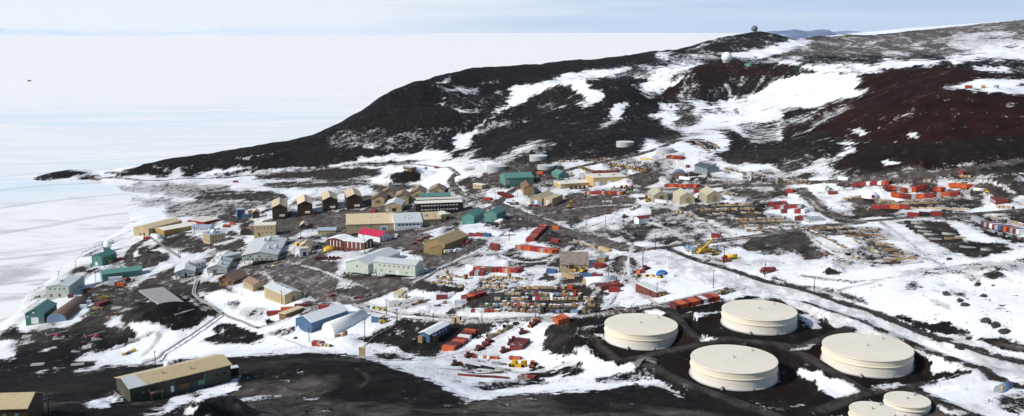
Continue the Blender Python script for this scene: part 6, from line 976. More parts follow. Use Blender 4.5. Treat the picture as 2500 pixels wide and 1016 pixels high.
bld('tan roofed dark building in the bottom corner of the slope', 'C', (322, 1085), (318, 924), (-220, 940), 11, 'brown_siding', 'tan_roof', 'L', 2.4, wins=[('L', 3, .5, 1.0, 1.2, 'teal_siding')])
# ------------------------------------------------------------------ containers
W_ = 'the row beside the blue trailer'
row(W_, 'G', (1140, 852), (1375, 672), 'container', ['orange', 'dark_red', 'dark_red', 'orange', 'red', 'white', 'dark_red', 'orange'], 'side', .06, .01, n=8, frm='near end')
row('the block among parked tractors', 'K', (1120, 325), (1200, 245), 'container', ['dark_red'], 'side', .06, .01, n=4, frm='near end')
row('the row against the tank farm bank', 'M', (322, 758), (738, 668), 'container', ['dark_red', 'orange', 'orange', 'dark_red', 'orange', 'orange', 'dark_red', 'white', 'red', 'red', 'orange'], 'side', .06, .015, n=11)
row('the row at the corner of the tank farm', 'J', (690, 742), (790, 708), 'container', ['orange'], 'side', .06, .01, n=3)
row('the row above the lower road', 'G', (1300, 370), (1485, 312), 'container', ['dark_red', 'orange', 'red', 'dark_red', 'red'], 'side', .06, .01, n=5)
row('front of the red row above the lower road', 'G', (1215, 410), (1320, 392), 'container', ['white'], n=1); row('the snow beside the black mound', 'G', (1030, 362), (1150, 345), 'container', ['dark_red'], n=1)
row('the low row below the striped tan building', 'E', (985, 598), (1385, 495), 'long', ['red', 'orange', 'dark_red'], n=3, jit=.01)
row('the snow before the white arched shelter', 'E', (1410, 878), (1530, 868), 'container', ['red'], n=1); row('the bank behind the blue warehouse', 'E', (1480, 530), (1570, 515), 'container', ['red'], n=1)
row('the long row running up to the main street', 'I', (445, 825), (582, 682), 'container', ['red', 'dark_red', 'red', 'orange', 'red', 'orange', 'red', 'dark_red', 'red', 'red', 'red', 'red', 'red', 'red', 'red', 'red'], 'side', .06, .01)
row('the bright row above the snowy yard', 'I', (340, 882), (690, 932), 'container', ['orange', 'grey', 'orange', 'red', 'orange', 'orange', 'orange', 'red', 'red', 'red', 'red'], 'side', .06, .01)
row('the gravel beside the main street', 'I', (665, 705), (730, 705), 'container', ['orange'], n=1); row('the gravel between the two long rows', 'I', (640, 828), (735, 828), 'container', ['red'], n=1)
row('the short row below the olive brown shop', 'I', (155, 365), (270, 408), 'container', ['red', 'dark_red', 'red', 'red', 'red'], 'side', .06, .02, n=5); row('the pair beside the upper street', 'I', (5, 424), (78, 426), 'container', ['red'], n=2, jit=.02)
row('the row in front of the yellow garage', 'I', (990, 364), (1340, 370), 'container', ['red', 'grey', 'orange', 'red', 'red', 'red', 'red', 'red', 'grey', 'red', 'red', 'orange', 'red', 'red'], 'side', .06, .02)
row('the row behind the yellow garage', 'I', (1050, 168), (1280, 163), 'container', ['dark_red', 'red', 'dark_red'], 'side', .06, .02); row('the end wall of the long teal warehouse', 'I', (487, 238), (516, 238), 'short', ['dark_red'], n=1); row('the yard behind the long teal warehouse', 'I', (512, 175), (576, 176), 'container', ['orange'], n=1)
row('the row behind the olive tan warehouse', 'F', (1350, 612), (1555, 618), 'container', ['dark_red', 'red', 'blue', 'red', 'dark_red'], jit=.03); row('the snow by the timber stacks', 'F', (1560, 720), (1640, 722), 'container', ['red'], n=1); row('the snow right of the timber stacks', 'I', (62, 870), (145, 872), 'container', ['dark_red'], n=1); row('the snow below the timber stacks', 'I', (72, 900), (152, 902), 'container', ['dark_red'], n=1)
row('the mixed row at the top of the crate yard', 'F', (1410, 940), (1640, 948), 'container', ['red', 'orange', 'dark_red', 'red', 'green', 'red'], 'side', .1, .05); row('the snow left of the mixed row', 'F', (1320, 922), (1395, 920), 'container', ['white'], n=1); row('the edge of the crate lanes', 'F', (1360, 985), (1500, 980), 'container', ['red', 'grey', 'red'], 'side', .1, .05, n=3)
row('the orange row above the crate lanes', 'J', (178, 245), (350, 252), 'container', ['red', 'orange', 'grey', 'orange', 'red', 'red'], 'side', .08, .03)
row('the row below the white arched hut', 'J', (1115, 415), (1300, 385), 'container', ['dark_red', 'dark_red', 'red', 'dark_red'], 'side', .1, .04, n=4); row('the front of the red row near the white arched hut', 'J', (1200, 442), (1300, 436), 'container', ['red'], n=1)
row('the row below the rusty shed', 'J', (955, 306), (1130, 300), 'container', ['blue', 'dark_red'], n=2, jit=.02); row('the slope left of the rusty shed', 'J', (598, 264), (705, 258), 'container', ['blue'], n=1); row('the black bank below the rusty shed', 'J', (745, 300), (905, 318), 'long', ['tan'], n=1); row('the back lane of the crate yard', 'J', (790, 418), (860, 414), 'short', ['orange'], n=1)
row('the row beside the yard road', 'L', (262, 376), (565, 380), 'container', ['red', 'red', 'orange', 'orange', 'red', 'red', 'orange', 'red', 'orange', 'red'], 'side', .06, .02); row('the group between two storage halls', 'L', (540, 430), (640, 430), 'container', ['red', 'red', 'blue'], 'side', .1, .05, n=3); row('the snow behind the storage halls', 'L', (345, 446), (430, 442), 'container', ['red'], 'side', .06, .03)
row('the row above the slate building', 'L', (275, 98), (425, 114), 'container', ['red', 'red', 'orange', 'red', 'red'], 'side', .06, .03, n=6); row('the snow by the slate building', 'L', (440, 192), (490, 194), 'short', ['dark_red'], n=1); row('the snow under the rusty arched hut', 'L', (392, 306), (495, 304), 'long', ['white'], n=1); row('the front of the left storage hall', 'L', (162, 528), (266, 526), 'long', ['white'], n=1)
row('the upper row of the red block', 'L', (1225, 556), (1400, 546), 'container', ['dark_red', 'red', 'dark_red'], 'side', .06, .02); row('the middle row of the red block', 'L', (1300, 585), (1560, 578), 'container', ['dark_red', 'red', 'grey', 'dark_red', 'red'], 'side', .06, .02); row('the front row of the red block', 'L', (1345, 622), (1600, 622), 'container', ['white', 'dark_red', 'dark_red', 'white', 'white', 'red', 'red'], 'side', .06, .02)
row('the corner by the road fork', 'L', (1505, 688), (1590, 690), 'container', ['dark_red', 'dark_red', 'red'], 'side', .06, .02); row('the far side of the gravel road', 'L', (692, 862), (776, 858), 'container', ['red'], n=1); row('the snow by the yard link road', 'L', (1405, 432), (1475, 430), 'container', ['red'], n=1); row('the verge of the yard link road', 'L', (1430, 478), (1530, 480), 'long', ['white'], n=1)
row('the rear row of the right hand yard', 'N', (478, 294), (830, 270), 'container', ['red', 'dark_red', 'red', 'red', 'white', 'red', 'red', 'white', 'orange'], 'side', .1, .04); row('the second row of the right hand yard', 'N', (770, 324), (1178, 306), 'container', ['dark_red', 'red', 'orange', 'grey', 'orange', 'red', 'white', 'orange', 'red', 'red'], 'side', .06, .02); row('the long low row of the right hand yard', 'N', (845, 378), (1485, 360), 'container', ['orange', 'orange', 'red', 'red', 'dark_red', 'grey'], 'side', .08, .03)
row('the short row beside the white tank trailer', 'N', (1215, 336), (1340, 336), 'container', ['black', 'red', 'orange'], n=3, mode='side'); row('the orange row under the dark bank', 'N', (1425, 292), (1605, 306), 'container', ['orange'], 'side', .06, .02); row('the long red row above the dark bank', 'N', (655, 506), (1020, 506), 'container', ['red', 'red', 'orange', 'red', 'orange', 'red'], jit=.01); row('the row beside the gravel road', 'N', (995, 588), (1330, 572), 'container', ['red', 'black', 'red', 'red'], jit=.01)
row('the mixed row at the right edge', 'N', (1750, 668), (2110, 752), 'container', ['dark_red', 'grey', 'dark_red', 'white', 'dark_red', 'grey', 'blue', 'dark_red', 'orange'], 'side', .08, .03); row('the head of the mixed row', 'N', (1605, 614), (1740, 660), 'long', ['grey'], n=1); row('the far track under the red hill', 'N', (1485, 182), (1530, 184), 'container', ['red'], n=1); row('the verge by the pale green store', 'N', (245, 370), (322, 366), 'container', ['dark_red'], n=1); row('the track below the snow gully', 'N', (342, 232), (436, 230), 'long', ['white'], n=1)
row('the row on the black yard behind the hangar', 'B', (925, 580), (1025, 548), 'container', ['dark_red'], 'side', .1, .03, n=3); row('the gravel below the long teal store', 'B', (1108, 384), (1200, 382), 'container', ['orange'], n=1); row('the gravel left of the orange container', 'B', (1038, 376), (1102, 374), 'container', ['grey'], n=1); row('the wall of the long teal store', 'B', (1040, 340), (1165, 322), 'long', ['white'], n=1)
row('the yard behind the rust brown arched hut', 'B', (768, 602), (832, 592), 'container', ['white'], n=1); row('the black yard by the pale shore building', 'B', (826, 558), (876, 550), 'short', ['white'], n=1); row('the wall of the domed teal warehouse', 'B', (1010, 170), (1075, 158), 'container', ['yellow'], n=1); row('the corner of the domed teal warehouse', 'B', (1106, 148), (1168, 136), 'container', ['red'], n=1); row('the ground by the pale shore building', 'B', (645, 500), (702, 490), 'short', ['dark_red'], n=1)
row('the top of the snowy walkway', 'A', (1368, 802), (1442, 796), 'container', ['red'], n=1); row('the mud behind the domed building', 'D', (568, 606), (630, 604), 'container', ['red'], n=1); row('the mud beside the rusty arched hut', 'D', (632, 586), (676, 582), 'container', ['orange'], n=1); row('the kerb in front of the tan lodges', 'F', (412, 384), (470, 384), 'container', ['red'], n=1); row('the shelf road near the shore', 'D', (650, 178), (718, 180), 'container', ['red'], n=1)
row('the coast road behind the mound', 'T', (800, 938), (890, 940), 'container', ['red', 'blue'], n=2); row('the coast road near the grey tank', 'T', (940, 948), (992, 948), 'container', ['red'], n=1); row('the saddle behind the red hill', 'X', (1657, 238), (1712, 240), 'container', ['red'], n=1); row('the far end of the saddle behind the red hill', 'X', (1800, 238), (1832, 238), 'container', ['wood'], n=1); row('the snow saddle above the red hill', 'X', (1915, 236), (1946, 236), 'container', ['grey'], n=1)
# ------------------------------------------------------------------ crates, lumber and pipe stacks
mix = ['wood', 'wood', 'pale_wood', 'pale_wood', 'dark_wood', 'grey_wood', 'tan']; mx2 = mix * 3 + ['white', 'red', 'green', 'black', 'black', 'steel_blue', 'pink', 'grey', 'grey', 'dark_wood', 'grey_wood', 'grey_wood', 'grey_wood', 'grey_wood']
def crates(where, c, a, b, pal=None, kind='bigcrate', **k): k.setdefault('vary', .16); k.setdefault('jit', .09); return row(where, c, a, b, kind, tuple(pal or mix), **k)
for i, (a, b, p) in enumerate([((345, 410), (780, 408), mix), ((205, 464), (935, 470), mx2), ((105, 517), (1065, 514), mx2), ((20, 570), (1070, 574), mx2), ((240, 628), (590, 634), ['dark_wood', 'grey_wood', 'dark_wood', 'black']), ((700, 634), (1070, 634), ['dark_wood', 'dark_wood', 'grey_wood', 'black', 'steel_blue'])]):
    crates(['the rear lane of the crate yard', 'the second lane of the crate yard', 'the third lane of the crate yard', 'the fourth lane of the crate yard', 'the front lane of the crate yard', 'the right end of the front lane'][i], 'J', a, b, p, kind='crate', gap=.3, stack=.1, skip=.08, jit=.12)
crates('the lane beside the lower road', 'G', (1370, 474), (1641, 474), ['pale_wood', 'white', 'pale_wood', 'wood', 'red'], gap=.2)
for i, (c, a, b) in enumerate([('J', (60, 308), (410, 324)), ('J', (0, 354), (235, 376)), ('J', (0, 398), (215, 410)), ('G', (1125, 120), (1330, 165)), ('G', (1045, 150), (1200, 185)), ('G', (985, 208), (1300, 235)), ('G', (1475, 192), (1641, 212)), ('G', (1480, 240), (1641, 250)), ('G', (800, 418), (965, 366)), ('G', (1020, 418), (1130, 392)), ('G', (630, 330), (755, 348)), ('G', (1200, 570), (1300, 574))]):
    crates('the ' + ['upper snowy lane of the yard', 'snowy lane below the orange row', 'snowy lane above the red row', 'short lane by the red cabins', 'lane next to the dirt road', 'lane above the black mound', 'middle snowy lane', 'snowy lane under the middle one', 'heap line beside the dirt lane', 'snowbank by the dirt lane', 'stack before the green grey shed', 'verge of the lower road'][i], c, a, b, kind='crate', gap=.5, skip=.1, stack=.15)
for i, (a, b, kd) in enumerate([((690, 562), (1080, 548), 'lumber'), ((590, 608), (1150, 592), 'bigcrate'), ((640, 642), (1170, 630), 'lumber'), ((880, 692), (1390, 682), 'bigcrate'), ((980, 718), (1480, 716), 'lumber'), ((950, 762), (1300, 742), 'bigcrate'), ((1025, 806), (1280, 782), 'bigcrate'), ((1340, 762), (1540, 746), 'lumber')]):
    crates('the ' + ['back row of the lumber yard', 'second row of the lumber yard', 'third row of the lumber yard', 'fourth row of the lumber yard', 'fifth row of the lumber yard', 'sixth row of the lumber yard', 'front row of the lumber yard', 'front row nearest the road fork'][i], 'L', a, b, ['wood', 'pale_wood', 'wood', 'dark_wood', 'grey_wood'], kind=kd, gap=.5, skip=.14)
for i, (c, a, b, kd) in enumerate([('L', (345, 612), (640, 712), 'bigcrate'), ('L', (820, 205), (990, 246), 'bigcrate'), ('L', (1005, 300), (1000, 240), 'bigcrate'), ('L', (1050, 340), (1085, 235), 'lumber'), ('L', (1160, 345), (1190, 262), 'lumber'), ('L', (1320, 350), (1310, 292), 'lumber'), ('L', (1380, 312), (1495, 352), 'bigcrate'), ('L', (1505, 312), (1640, 356), 'bigcrate'), ('L', (850, 345), (985, 338), 'lumber'), ('L', (790, 440), (950, 460), 'bigcrate')]):
    crates('the ' + ['curved line left of the lumber yard', 'line above the snowy turnaround', 'steep stub lane under the hill', 'lane of stacks under the hill', 'second lane of stacks under the hill', 'third lane of stacks under the hill', 'short line by the yard road', 'longer line by the yard road', 'verge left of the hill lanes', 'snow beside the right storage hall'][i], c, a, b, kind=kd, gap=.4, skip=.1)
for i, (a, b, kd, pl) in enumerate([((395, 412), (600, 408), 'bigcrate', mix), ((625, 414), (1330, 410), 'lumber', mix), ((690, 450), (1300, 452), 'lumber', ['wood', 'pale_wood', 'dark_wood']), ((1030, 508), (1590, 518), 'lumber', ['pale_wood']), ((1340, 408), (1700, 412), 'lumber', ['wood', 'grey', 'grey_wood']), ((1140, 250), (1232, 256), 'bigcrate', ['pale_wood']), ((1500, 202), (1610, 208), 'bigcrate', ['wood', 'pale_wood']), ((55, 707), (470, 687), 'lumber', mix), ((330, 737), (720, 712), 'lumber', mix), ((405, 777), (770, 757), 'lumber', ['wood', 'dark_wood']),
                                   ((630, 812), (810, 802), 'lumber', ['wood']), ((690, 858), (865, 852), 'lumber', ['dark_wood', 'wood']), ((775, 914), (945, 898), 'lumber', ['wood']), ((860, 948), (1045, 938), 'lumber', ['wood', 'pale_wood']), ((770, 998), (1095, 984), 'lumber', ['wood']), ((490, 808), (720, 944), 'lumber', ['grey_wood', 'wood', 'pale_wood']), ((75, 720), (410, 885), 'lowcrate', ['grey_wood', 'wood', 'dark_wood']), ((410, 935), (540, 985), 'lowcrate', mx2), ((1800, 592), (2110, 668), 'lumber', ['pale_wood']), ((1850, 498), (2010, 508), 'bigcrate', ['pale_wood'])]):
    crates('the ' + ['line by the white dome tent', 'long line below the dome tent', 'second line below the dome tent', 'pale line beside the red row', 'grey line near the dark bank', 'pair on the bank above the yard', 'far line under the red hill', 'top line of the plank yard', 'second line of the plank yard', 'third line of the plank yard', 'fourth line of the plank yard', 'fifth line of the plank yard', 'sixth line of the plank yard', 'seventh line of the plank yard', 'front line of the plank yard', 'slanting line of the plank yard', 'scattered line left of the planks', 'scattered heap below the planks', 'pale line at the right edge', 'pile before the dark red store'][i], 'N', a, b, pl, kind=kd, gap=.4, skip=.08)
for i, (a, b, kd) in enumerate([((1010, 652), (1180, 652), 'pipes'), ((1045, 692), (1210, 690), 'pipes'), ((1080, 730), (1250, 726), 'beam'), ((1140, 762), (1480, 752), 'pipes'), ((1200, 802), (1330, 800), 'beam'), ((1345, 802), (1550, 786), 'lumber'), ((1690, 912), (1810, 906), 'pipes'), ((1480, 880), (1660, 880), 'beam')]):
    row('the ' + ['top line of the black pipe yard', 'second line of the black pipe yard', 'third line of the black pipe yard', 'fourth line of the black pipe yard', 'fifth line of the black pipe yard', 'timber end of the pipe yard', 'lower corner of the pipe yard', 'sixth line of the black pipe yard'][i], 'N', a, b, kd, ('steel', 'grey', 'steel') if kd != 'lumber' else ('pale_wood', 'wood'), gap=.4, jit=.05)
row('the cluttered bank at the right edge', 'N', (1560, 652), (2080, 800), 'lowcrate', ('black', 'grey_wood', 'grey', 'black'), gap=.6, jit=.3, vary=.3)
row('the snowy timber lane by the town', 'F', (1480, 800), (1641, 785), 'beam', ('grey_wood', 'grey'), gap=.3); row('the timber lane by the dirt road', 'I', (10, 950), (165, 940), 'beam', ('grey_wood', 'black'), gap=.3); row('the slope under the crossroads', 'I', (160, 770), (310, 760), 'beam', ('grey_wood', 'steel'), gap=.3); row('the bank below the crossroads', 'I', (80, 700), (190, 720), 'beam', ('grey', 'grey_wood'), gap=.3)
crates('the timber line beside the main street', 'I', (860, 815), (1070, 880), ['pale_wood', 'wood'], kind='lumber', gap=.3); crates('the low heap beside the main street', 'I', (810, 842), (900, 835), ['wood'], kind='lumber', gap=.3); row('the end of the timber line', 'I', (1115, 905), (1205, 918), 'long', ['tan'], n=1); row('the roof side of the rusty shed', 'J', (660, 72), (815, 78), 'beam', ('grey_wood', 'dark_wood'), gap=.2)
crates('the heap behind the rusty shed', 'J', (610, 130), (690, 150), ['pale_wood', 'wood'], kind='lowcrate', gap=.2, jit=.4); crates('the pile by the snowy red container', 'E', (1480, 885), (1590, 890), ['wood', 'tan', 'pale_wood', 'dark_wood'], kind='crate', gap=.2, jit=.3, stack=.3); crates('the pile by the white arched shelter', 'G', (60, 712), (205, 690), ['wood', 'tan', 'dark_wood'], kind='crate', gap=.3, jit=.3, stack=.3)
crates('the clutter below the pale grey hall', 'E', (940, 138), (1130, 122), ['blue', 'tan', 'wood', 'wood', 'pale_wood'], kind='crate', gap=.6, jit=.3); crates('the yard edge behind the hangar', 'B', (880, 602), (980, 608), ['yellow', 'tan', 'wood'], kind='crate', gap=.3, jit=.3); crates('the shore wall of the pale shore building', 'B', (480, 488), (620, 492), ['wood', 'pale_wood'], kind='box', gap=1.2); crates('the gravel edge below the mound', 'B', (1010, 700), (1120, 640), ['wood', 'red', 'tan'], kind='box', gap=1.4, jit=.6)
crates('the pile at the corner of the helicopter ground', 'C', (1400, 325), (1560, 262), ['blue', 'tan', 'yellow'], kind='crate', gap=.4, jit=.2); crates('the stack beside the road bend', 'G', (395, 440), (550, 462), ['green', 'white', 'yellow', 'tan'], kind='crate', gap=.3); crates('the snow beside the brown office', 'M', (0, 450), (250, 470), ['red', 'white', 'wood', 'yellow', 'black'], kind='crate', gap=1.3, jit=.8); crates('the yard behind the crane', 'M', (560, 190), (650, 205), ['dark_wood', 'wood'], kind='bigcrate', gap=.2, stack=.5)
crates('the scatter on the muddy yard', 'I', (1110, 450), (1240, 440), ['wood', 'white', 'pale_wood'], kind='crate', gap=.4, jit=.5); crates('the scatter on the snowy slope', 'I', (1400, 530), (1500, 480), ['wood', 'pale_wood', 'dark_wood'], kind='bigcrate', gap=1.5, jit=.5); crates('the line behind the upper road', 'I', (720, 62), (900, 58), ['wood', 'dark_wood', 'tan'], kind='crate', gap=.6, jit=.4); crates('the far line behind the upper road', 'I', (970, 48), (1200, 32), ['wood', 'dark_wood'], kind='crate', gap=.8, jit=.4)
crates('the line up the snowy bowl', 'U', (1395, 705), (1560, 800), ['wood', 'dark_wood', 'grey_wood'], kind='bigcrate', gap=.6, jit=.3); crates('the upper line in the snowy bowl', 'U', (1545, 715), (1650, 775), ['dark_wood', 'wood'], kind='bigcrate', gap=.6, jit=.3); crates('the snow above the slate building', 'U', (950, 865), (1060, 875), ['yellow', 'wood'], kind='lumber', gap=.4)
# tractors' store: pipes, sledges, barrels
row('the black line of culverts', 'K', (585, 500), (1065, 540), 'pipes', ('black', 'black', 'steel'), gap=.15); row('the shorter line of culverts', 'K', (855, 468), (1035, 478), 'pipes', ('black', 'steel'), gap=.15); row('the bright line beside the culverts', 'K', (1055, 492), (1220, 500), 'crate', ['yellow'], 'side', .1, stack=.3); row('the red line behind the culverts', 'K', (660, 402), (940, 416), 'box', ('red', 'orange', 'dark_red', 'white'), gap=.15); row('the short red line behind the yellow crates', 'K', (1055, 418), (1170, 420), 'crate', ('orange', 'red'), gap=.1)
row('the long low line of red beams', 'K', (505, 585), (1050, 622), 'beam', ('dark_red', 'red'), gap=.3); row('the pale planks in the snow', 'K', (700, 575), (990, 560), 'beam', ('grey_wood', 'pale_wood'), gap=.3); row('the sledge at the end of the beams', 'K', (1110, 622), (1320, 632), 'beam', ('grey_wood',), gap=.1); row('the barrels on the sledge', 'K', (1190, 608), (1320, 615), 'box', ('red', 'steel', 'red'), gap=.05)
crates('the wagon line on the snow', 'K', (815, 215), (1140, 40), ['pale_wood', 'grey_wood', 'blue', 'wood', 'black'], kind='bigcrate', gap=.5, stack=.3)
print('COUNTS', COUNT)
# ------------------------------------------------------------------ vehicles
for c, p, a, lb in [('F', (830, 692), 30, 'first in the line beside the olive tan warehouse'), ('F', (878, 662), 32, 'second in the line beside the olive tan warehouse'), ('F', (925, 640), 32, 'third in the line beside the olive tan warehouse'), ('F', (972, 624), 30, 'last in the line beside the olive tan warehouse'), ('F', (905, 758), 20, 'near the small gabled annex'), ('F', (940, 762), 150, 'close against the small gabled annex'), ('F', (100, 742), 10, 'below the first brick building'), ('F', (160, 738), 15, 'at the corner of the first brick building'),
                    ('F', (55, 828), 170, 'parked on the snow below the brick buildings'), ('F', (98, 828), 175, 'parked next to its twin on the snow'), ('D', (640, 722), 20, 'beside the domed building'), ('D', (1310, 716), 15, 'behind the white fronted building dome'), ('D', (1205, 492), 80, 'in the gap after the first dormitory'), ('D', (1430, 488), 80, 'in the gap after the second dormitory'), ('D', (1410, 590), 10, 'on the mud before the dormitories'), ('G', (42, 328), 60, 'on the gravel below the long building'), ('G', (288, 352), 5, 'alone on the snowy gravel by a pole'),
                    ('I', (455, 482), 5, 'before the blue workshop doors'), ('I', (505, 484), 0, 'beside the white workshop door'), ('I', (622, 482), 90, 'before the lower tan wing'), ('I', (1020, 302), 10, 'at the end of the yellow garage tractors'), ('I', (1420, 306), 90, 'at the right corner of the yellow garage'), ('B', (1215, 328), 60, 'by the end of the long teal store'), ('B', (850, 420), 20, 'on the shore road by the yellow walkway'), ('B', (1085, 158), 40, 'by the domed teal warehouse'), ('M', (840, 312), 10, 'in front of the yellow fuel tanker'), ('J', (1150, 205), 0, 'behind the red containers near the rusty shed'), ('F', (1280, 708), 150, 'at the loading side of the olive tan warehouse')]:
    pickup('red pickup truck ' + lb, P3(c, p), R_(a), 'red', 'red pickup trucks')
pickup('lime green pickup parked in front of the yellow garage', P3('I', (1415, 348)), R_(5), 'lime'); pickup('lime green pickup on the black yard behind the hangar', P3('B', (855, 655)), R_(10), 'lime'); pickup('yellow pickup on the yard near the pale shore building', P3('B', (990, 495)), R_(12), 'yellow'); pickup('green pickup beside the yellow one near the pale shore building', P3('B', (1062, 495)), R_(12), 'lime'); pickup('tan pickup by the dark red container row', P3('B', (935, 520)), R_(12), 'tan')
for i, x in enumerate((1462, 1500, 1542, 1588, 1622)): dozer(f'red tractor, {ORD[i]} from the left in the line below the brick buildings', P3('D', (x, 912)), R_(80 + 5 * i), 'red', 'red tractors below the brick buildings', 'tractor')
for i, x in enumerate((838, 880, 922, 964)): dozer(f'dark red tractor, {ORD[i]} from the left along the yellow garage wing', P3('I', (x, 318 - i * 2)), R_(85), 'dark_red', 'tractors along the yellow garage', 'tractor')
for c, p, a, col, lb in [('K', (490, 488), 20, 'dark_red', 'dark red tracked tractor at the left end of the culverts'), ('K', (730, 325), 50, 'red', 'red tracked tractor low on the wagon line'), ('K', (790, 285), 50, 'orange', 'orange tracked tractor leading the wagon line'), ('K', (825, 250), 50, 'red', 'red tracked tractor second in the wagon line'), ('K', (1000, 345), 25, 'red', 'red tracked tractor at the corner of the dark red block'), ('K', (1062, 258), 80, 'dark_red', 'small dark red tractor behind the dark red block'), ('K', (1096, 232), 80, 'red', 'small red tractor farthest behind the dark red block'),
                         ('K', (1195, 150), 10, 'red', 'red tractor alone on the snow above the block'), ('K', (1285, 72), 55, 'orange', 'orange tractor on the snowy ramp'), ('K', (1325, 42), 55, 'orange', 'orange tractor at the top of the snowy ramp'), ('K', (628, 395), 20, 'orange', 'orange tractor heading the red crate line'), ('K', (1295, 492), 80, 'orange', 'orange tractor at the right end of the yellow crates'), ('I', (1325, 312), 10, 'red', 'red tractor before the roller doors'), ('M', (65, 385), 40, 'red', 'red tractor beside the blue dome tent'), ('M', (720, 245), 10, 'yellow', 'yellow tracked tractor under the crane boom'), ('L', (90, 515), 20, 'wood', 'brown tracked tractor by the left storage hall'), ('I', (1350, 592), 10, 'dark_wood', 'brown tracked tractor by the red roofed hut')]:
    dozer(lb, P3(c, p), R_(a), col)
for c, p, a, lb in [('I', (862, 452), 15, 'yellow wheel loader on the muddy yard, upper of two'), ('I', (835, 495), 10, 'yellow wheel loader on the muddy yard, lower of two'), ('J', (822, 240), 100, 'yellow wheel loader before the rusty shed, leftmost of three'), ('J', (872, 245), 80, 'yellow wheel loader before the rusty shed, middle of three'), ('J', (955, 250), 60, 'yellow wheel loader before the rusty shed, rightmost of three'), ('G', (545, 578), 20, 'yellow wheel loader beside the small blue shed'), ('I', (1250, 322), 0, 'yellow wheel loader in front of a grey roller door'), ('I', (1365, 312), 20, 'yellow wheel loader beside the red tractor at the garage'), ('I', (840, 190), 90, 'yellow wheel loader by the small teal shop'),
                    ('I', (1580, 440), 0, 'brown yellow wheel loader behind the flatbed crane truck')]: loader(lb, P3(c, p), R_(a))
for i in range(13):
    t = i / 12; p = (1215 + 355 * t, 92 + 66 * t); loader(f'yellow wheel loader, {ORD[i]} from the left in the line behind the garage', P3('I', p), R_(70 + 7 * (i % 3)), 'yellow' if i % 4 else 'dark_red', 'machines lined up behind the garage')
for i in range(6):
    t = i / 5; p = (925 + 115 * t, 118 + 42 * t); dozer(f'ochre bulldozer, {ORD[i]} from the left beside the upper road', P3('I', p), R_(60), 'yellow', 'bulldozers beside the upper road', 'bulldozer')
truck('red flatbed truck with grey bed beside the storage halls', P3('L', (45, 488)), R_(15), 'red', 'flat', 'dark_red'); truck('dark flatbed truck on the crossroads mud', P3('I', (295, 470)), R_(-20), 'dark_red', 'flat', 'dark_wood'); truck('white box truck parked at the crossroads', P3('I', (262, 452)), R_(-20), 'white', 'box', 'white')
truck('red dump truck standing alone on the snow by the packed road', P3('M', (1225, 415)), R_(22) + math.pi, 'red', 'dump', 'red', name='dump_truck', cat='dump truck'); truck('yellow fuel tanker truck parked below the crane', P3('M', (862, 292)), R_(12) + math.pi, 'red', 'tank', 'yellow', name='tanker_truck', cat='tanker'); truck('red box bodied truck among the red containers by the shed', P3('J', (1120, 215)), R_(5), 'red', 'box', 'red', name='box_truck', cat='truck')
truck('red and white flatbed crane truck left of the halls', P3('I', (1530, 418)), R_(12), 'red', 'flat', 'dark_red'); truck('white tank trailer truck at the far yard corner', P3('N', (1700, 350)), R_(-25), 'yellow', 'tank', 'tank_cream', name='tanker_truck', cat='tanker')
van('white tracked van among trucks at the warehouse side', P3('F', (1240, 765)), R_(200)); van('grey white van next to the white tracked van', P3('F', (1190, 770)), R_(20), 'grey'); van('cream van at the annex corner', P3('F', (1145, 775)), R_(20), 'tank_cream'); van('white van parked before the yellow garage', P3('I', (1462, 346)), R_(5)); van('red van between tractors and the olive warehouse', P3('F', (1330, 690)), R_(100), 'red'); van('white van near the crimson roofed building', P3('F', (655, 622)), R_(90))
# road grader on the lower road
o = thing('road_grader', 'tan road grader turning onto the packed road', 'grader', P3('M', (830, 612)), R_(28))
MB().box(-4.2, -.6, -.9, .9, .9, 2.2, .1).build('engine_body', 'wood', o); MB().box(-.8, .8, -.85, .85, 1.0, 3.2, .12).build('cab', 'tan', o); MB().box(-.82, .82, -.87, .87, 2.0, 2.9, .05).build('window', 'glass', o); MB().bar((.6, 0, 1.9), (5.0, 0, 1.3), .4, .5).bar((4.8, 0, 1.5), (4.8, 0, .7), .3, .5).build('frame_beam', 'wood', o); MB().prism([(1.7, .15), (2.0, .15), (2.2, .6), (1.95, .95), (1.7, .6)], -1.9, 1.9, 'y').bar((2, 0, .8), (2.4, 0, 1.6), .4, .3).build('blade', 'steel', o)
wheels(o, (-3.4, -1.7), 1.05, .68, .5); wheels(o, (4.8,), 1.0, .62, .4)
# mobile crane
c0 = G_('M', (618, 225)); tip_u, tip_v = px('M', (702, 88)); d_ = proj(*c0)[2]; tip = Vector(at_dist(tip_u, tip_v, math.hypot(c0[0], c0[1]) + 4)); hd = math.atan2(tip.y - c0[1], tip.x - c0[0])
o = thing('mobile_crane', 'yellow mobile crane with its boom raised beside the cream hut', 'crane', (c0[0], c0[1], zmin(c0[0], c0[1])), hd)
MB().box(-4.5, 4.0, -1.2, 1.2, .8, 1.5).box(2.2, 4.6, -1.1, 1.1, 1.5, 2.4, .1).build('carrier', 'yellow', o); MB().cyl((0, 0, 1.5), (0, 0, 1.8), 1.0, n=16).box(-2.6, 1.0, -1.1, .2, 1.8, 3.2, .1).box(-3.2, -2.2, -1.2, 1.2, 1.8, 2.8).build('turret', 'yellow', o); MB().box(-.2, 1.4, .3, 1.15, 1.8, 3.3, .1).build('cab', 'glass', o)
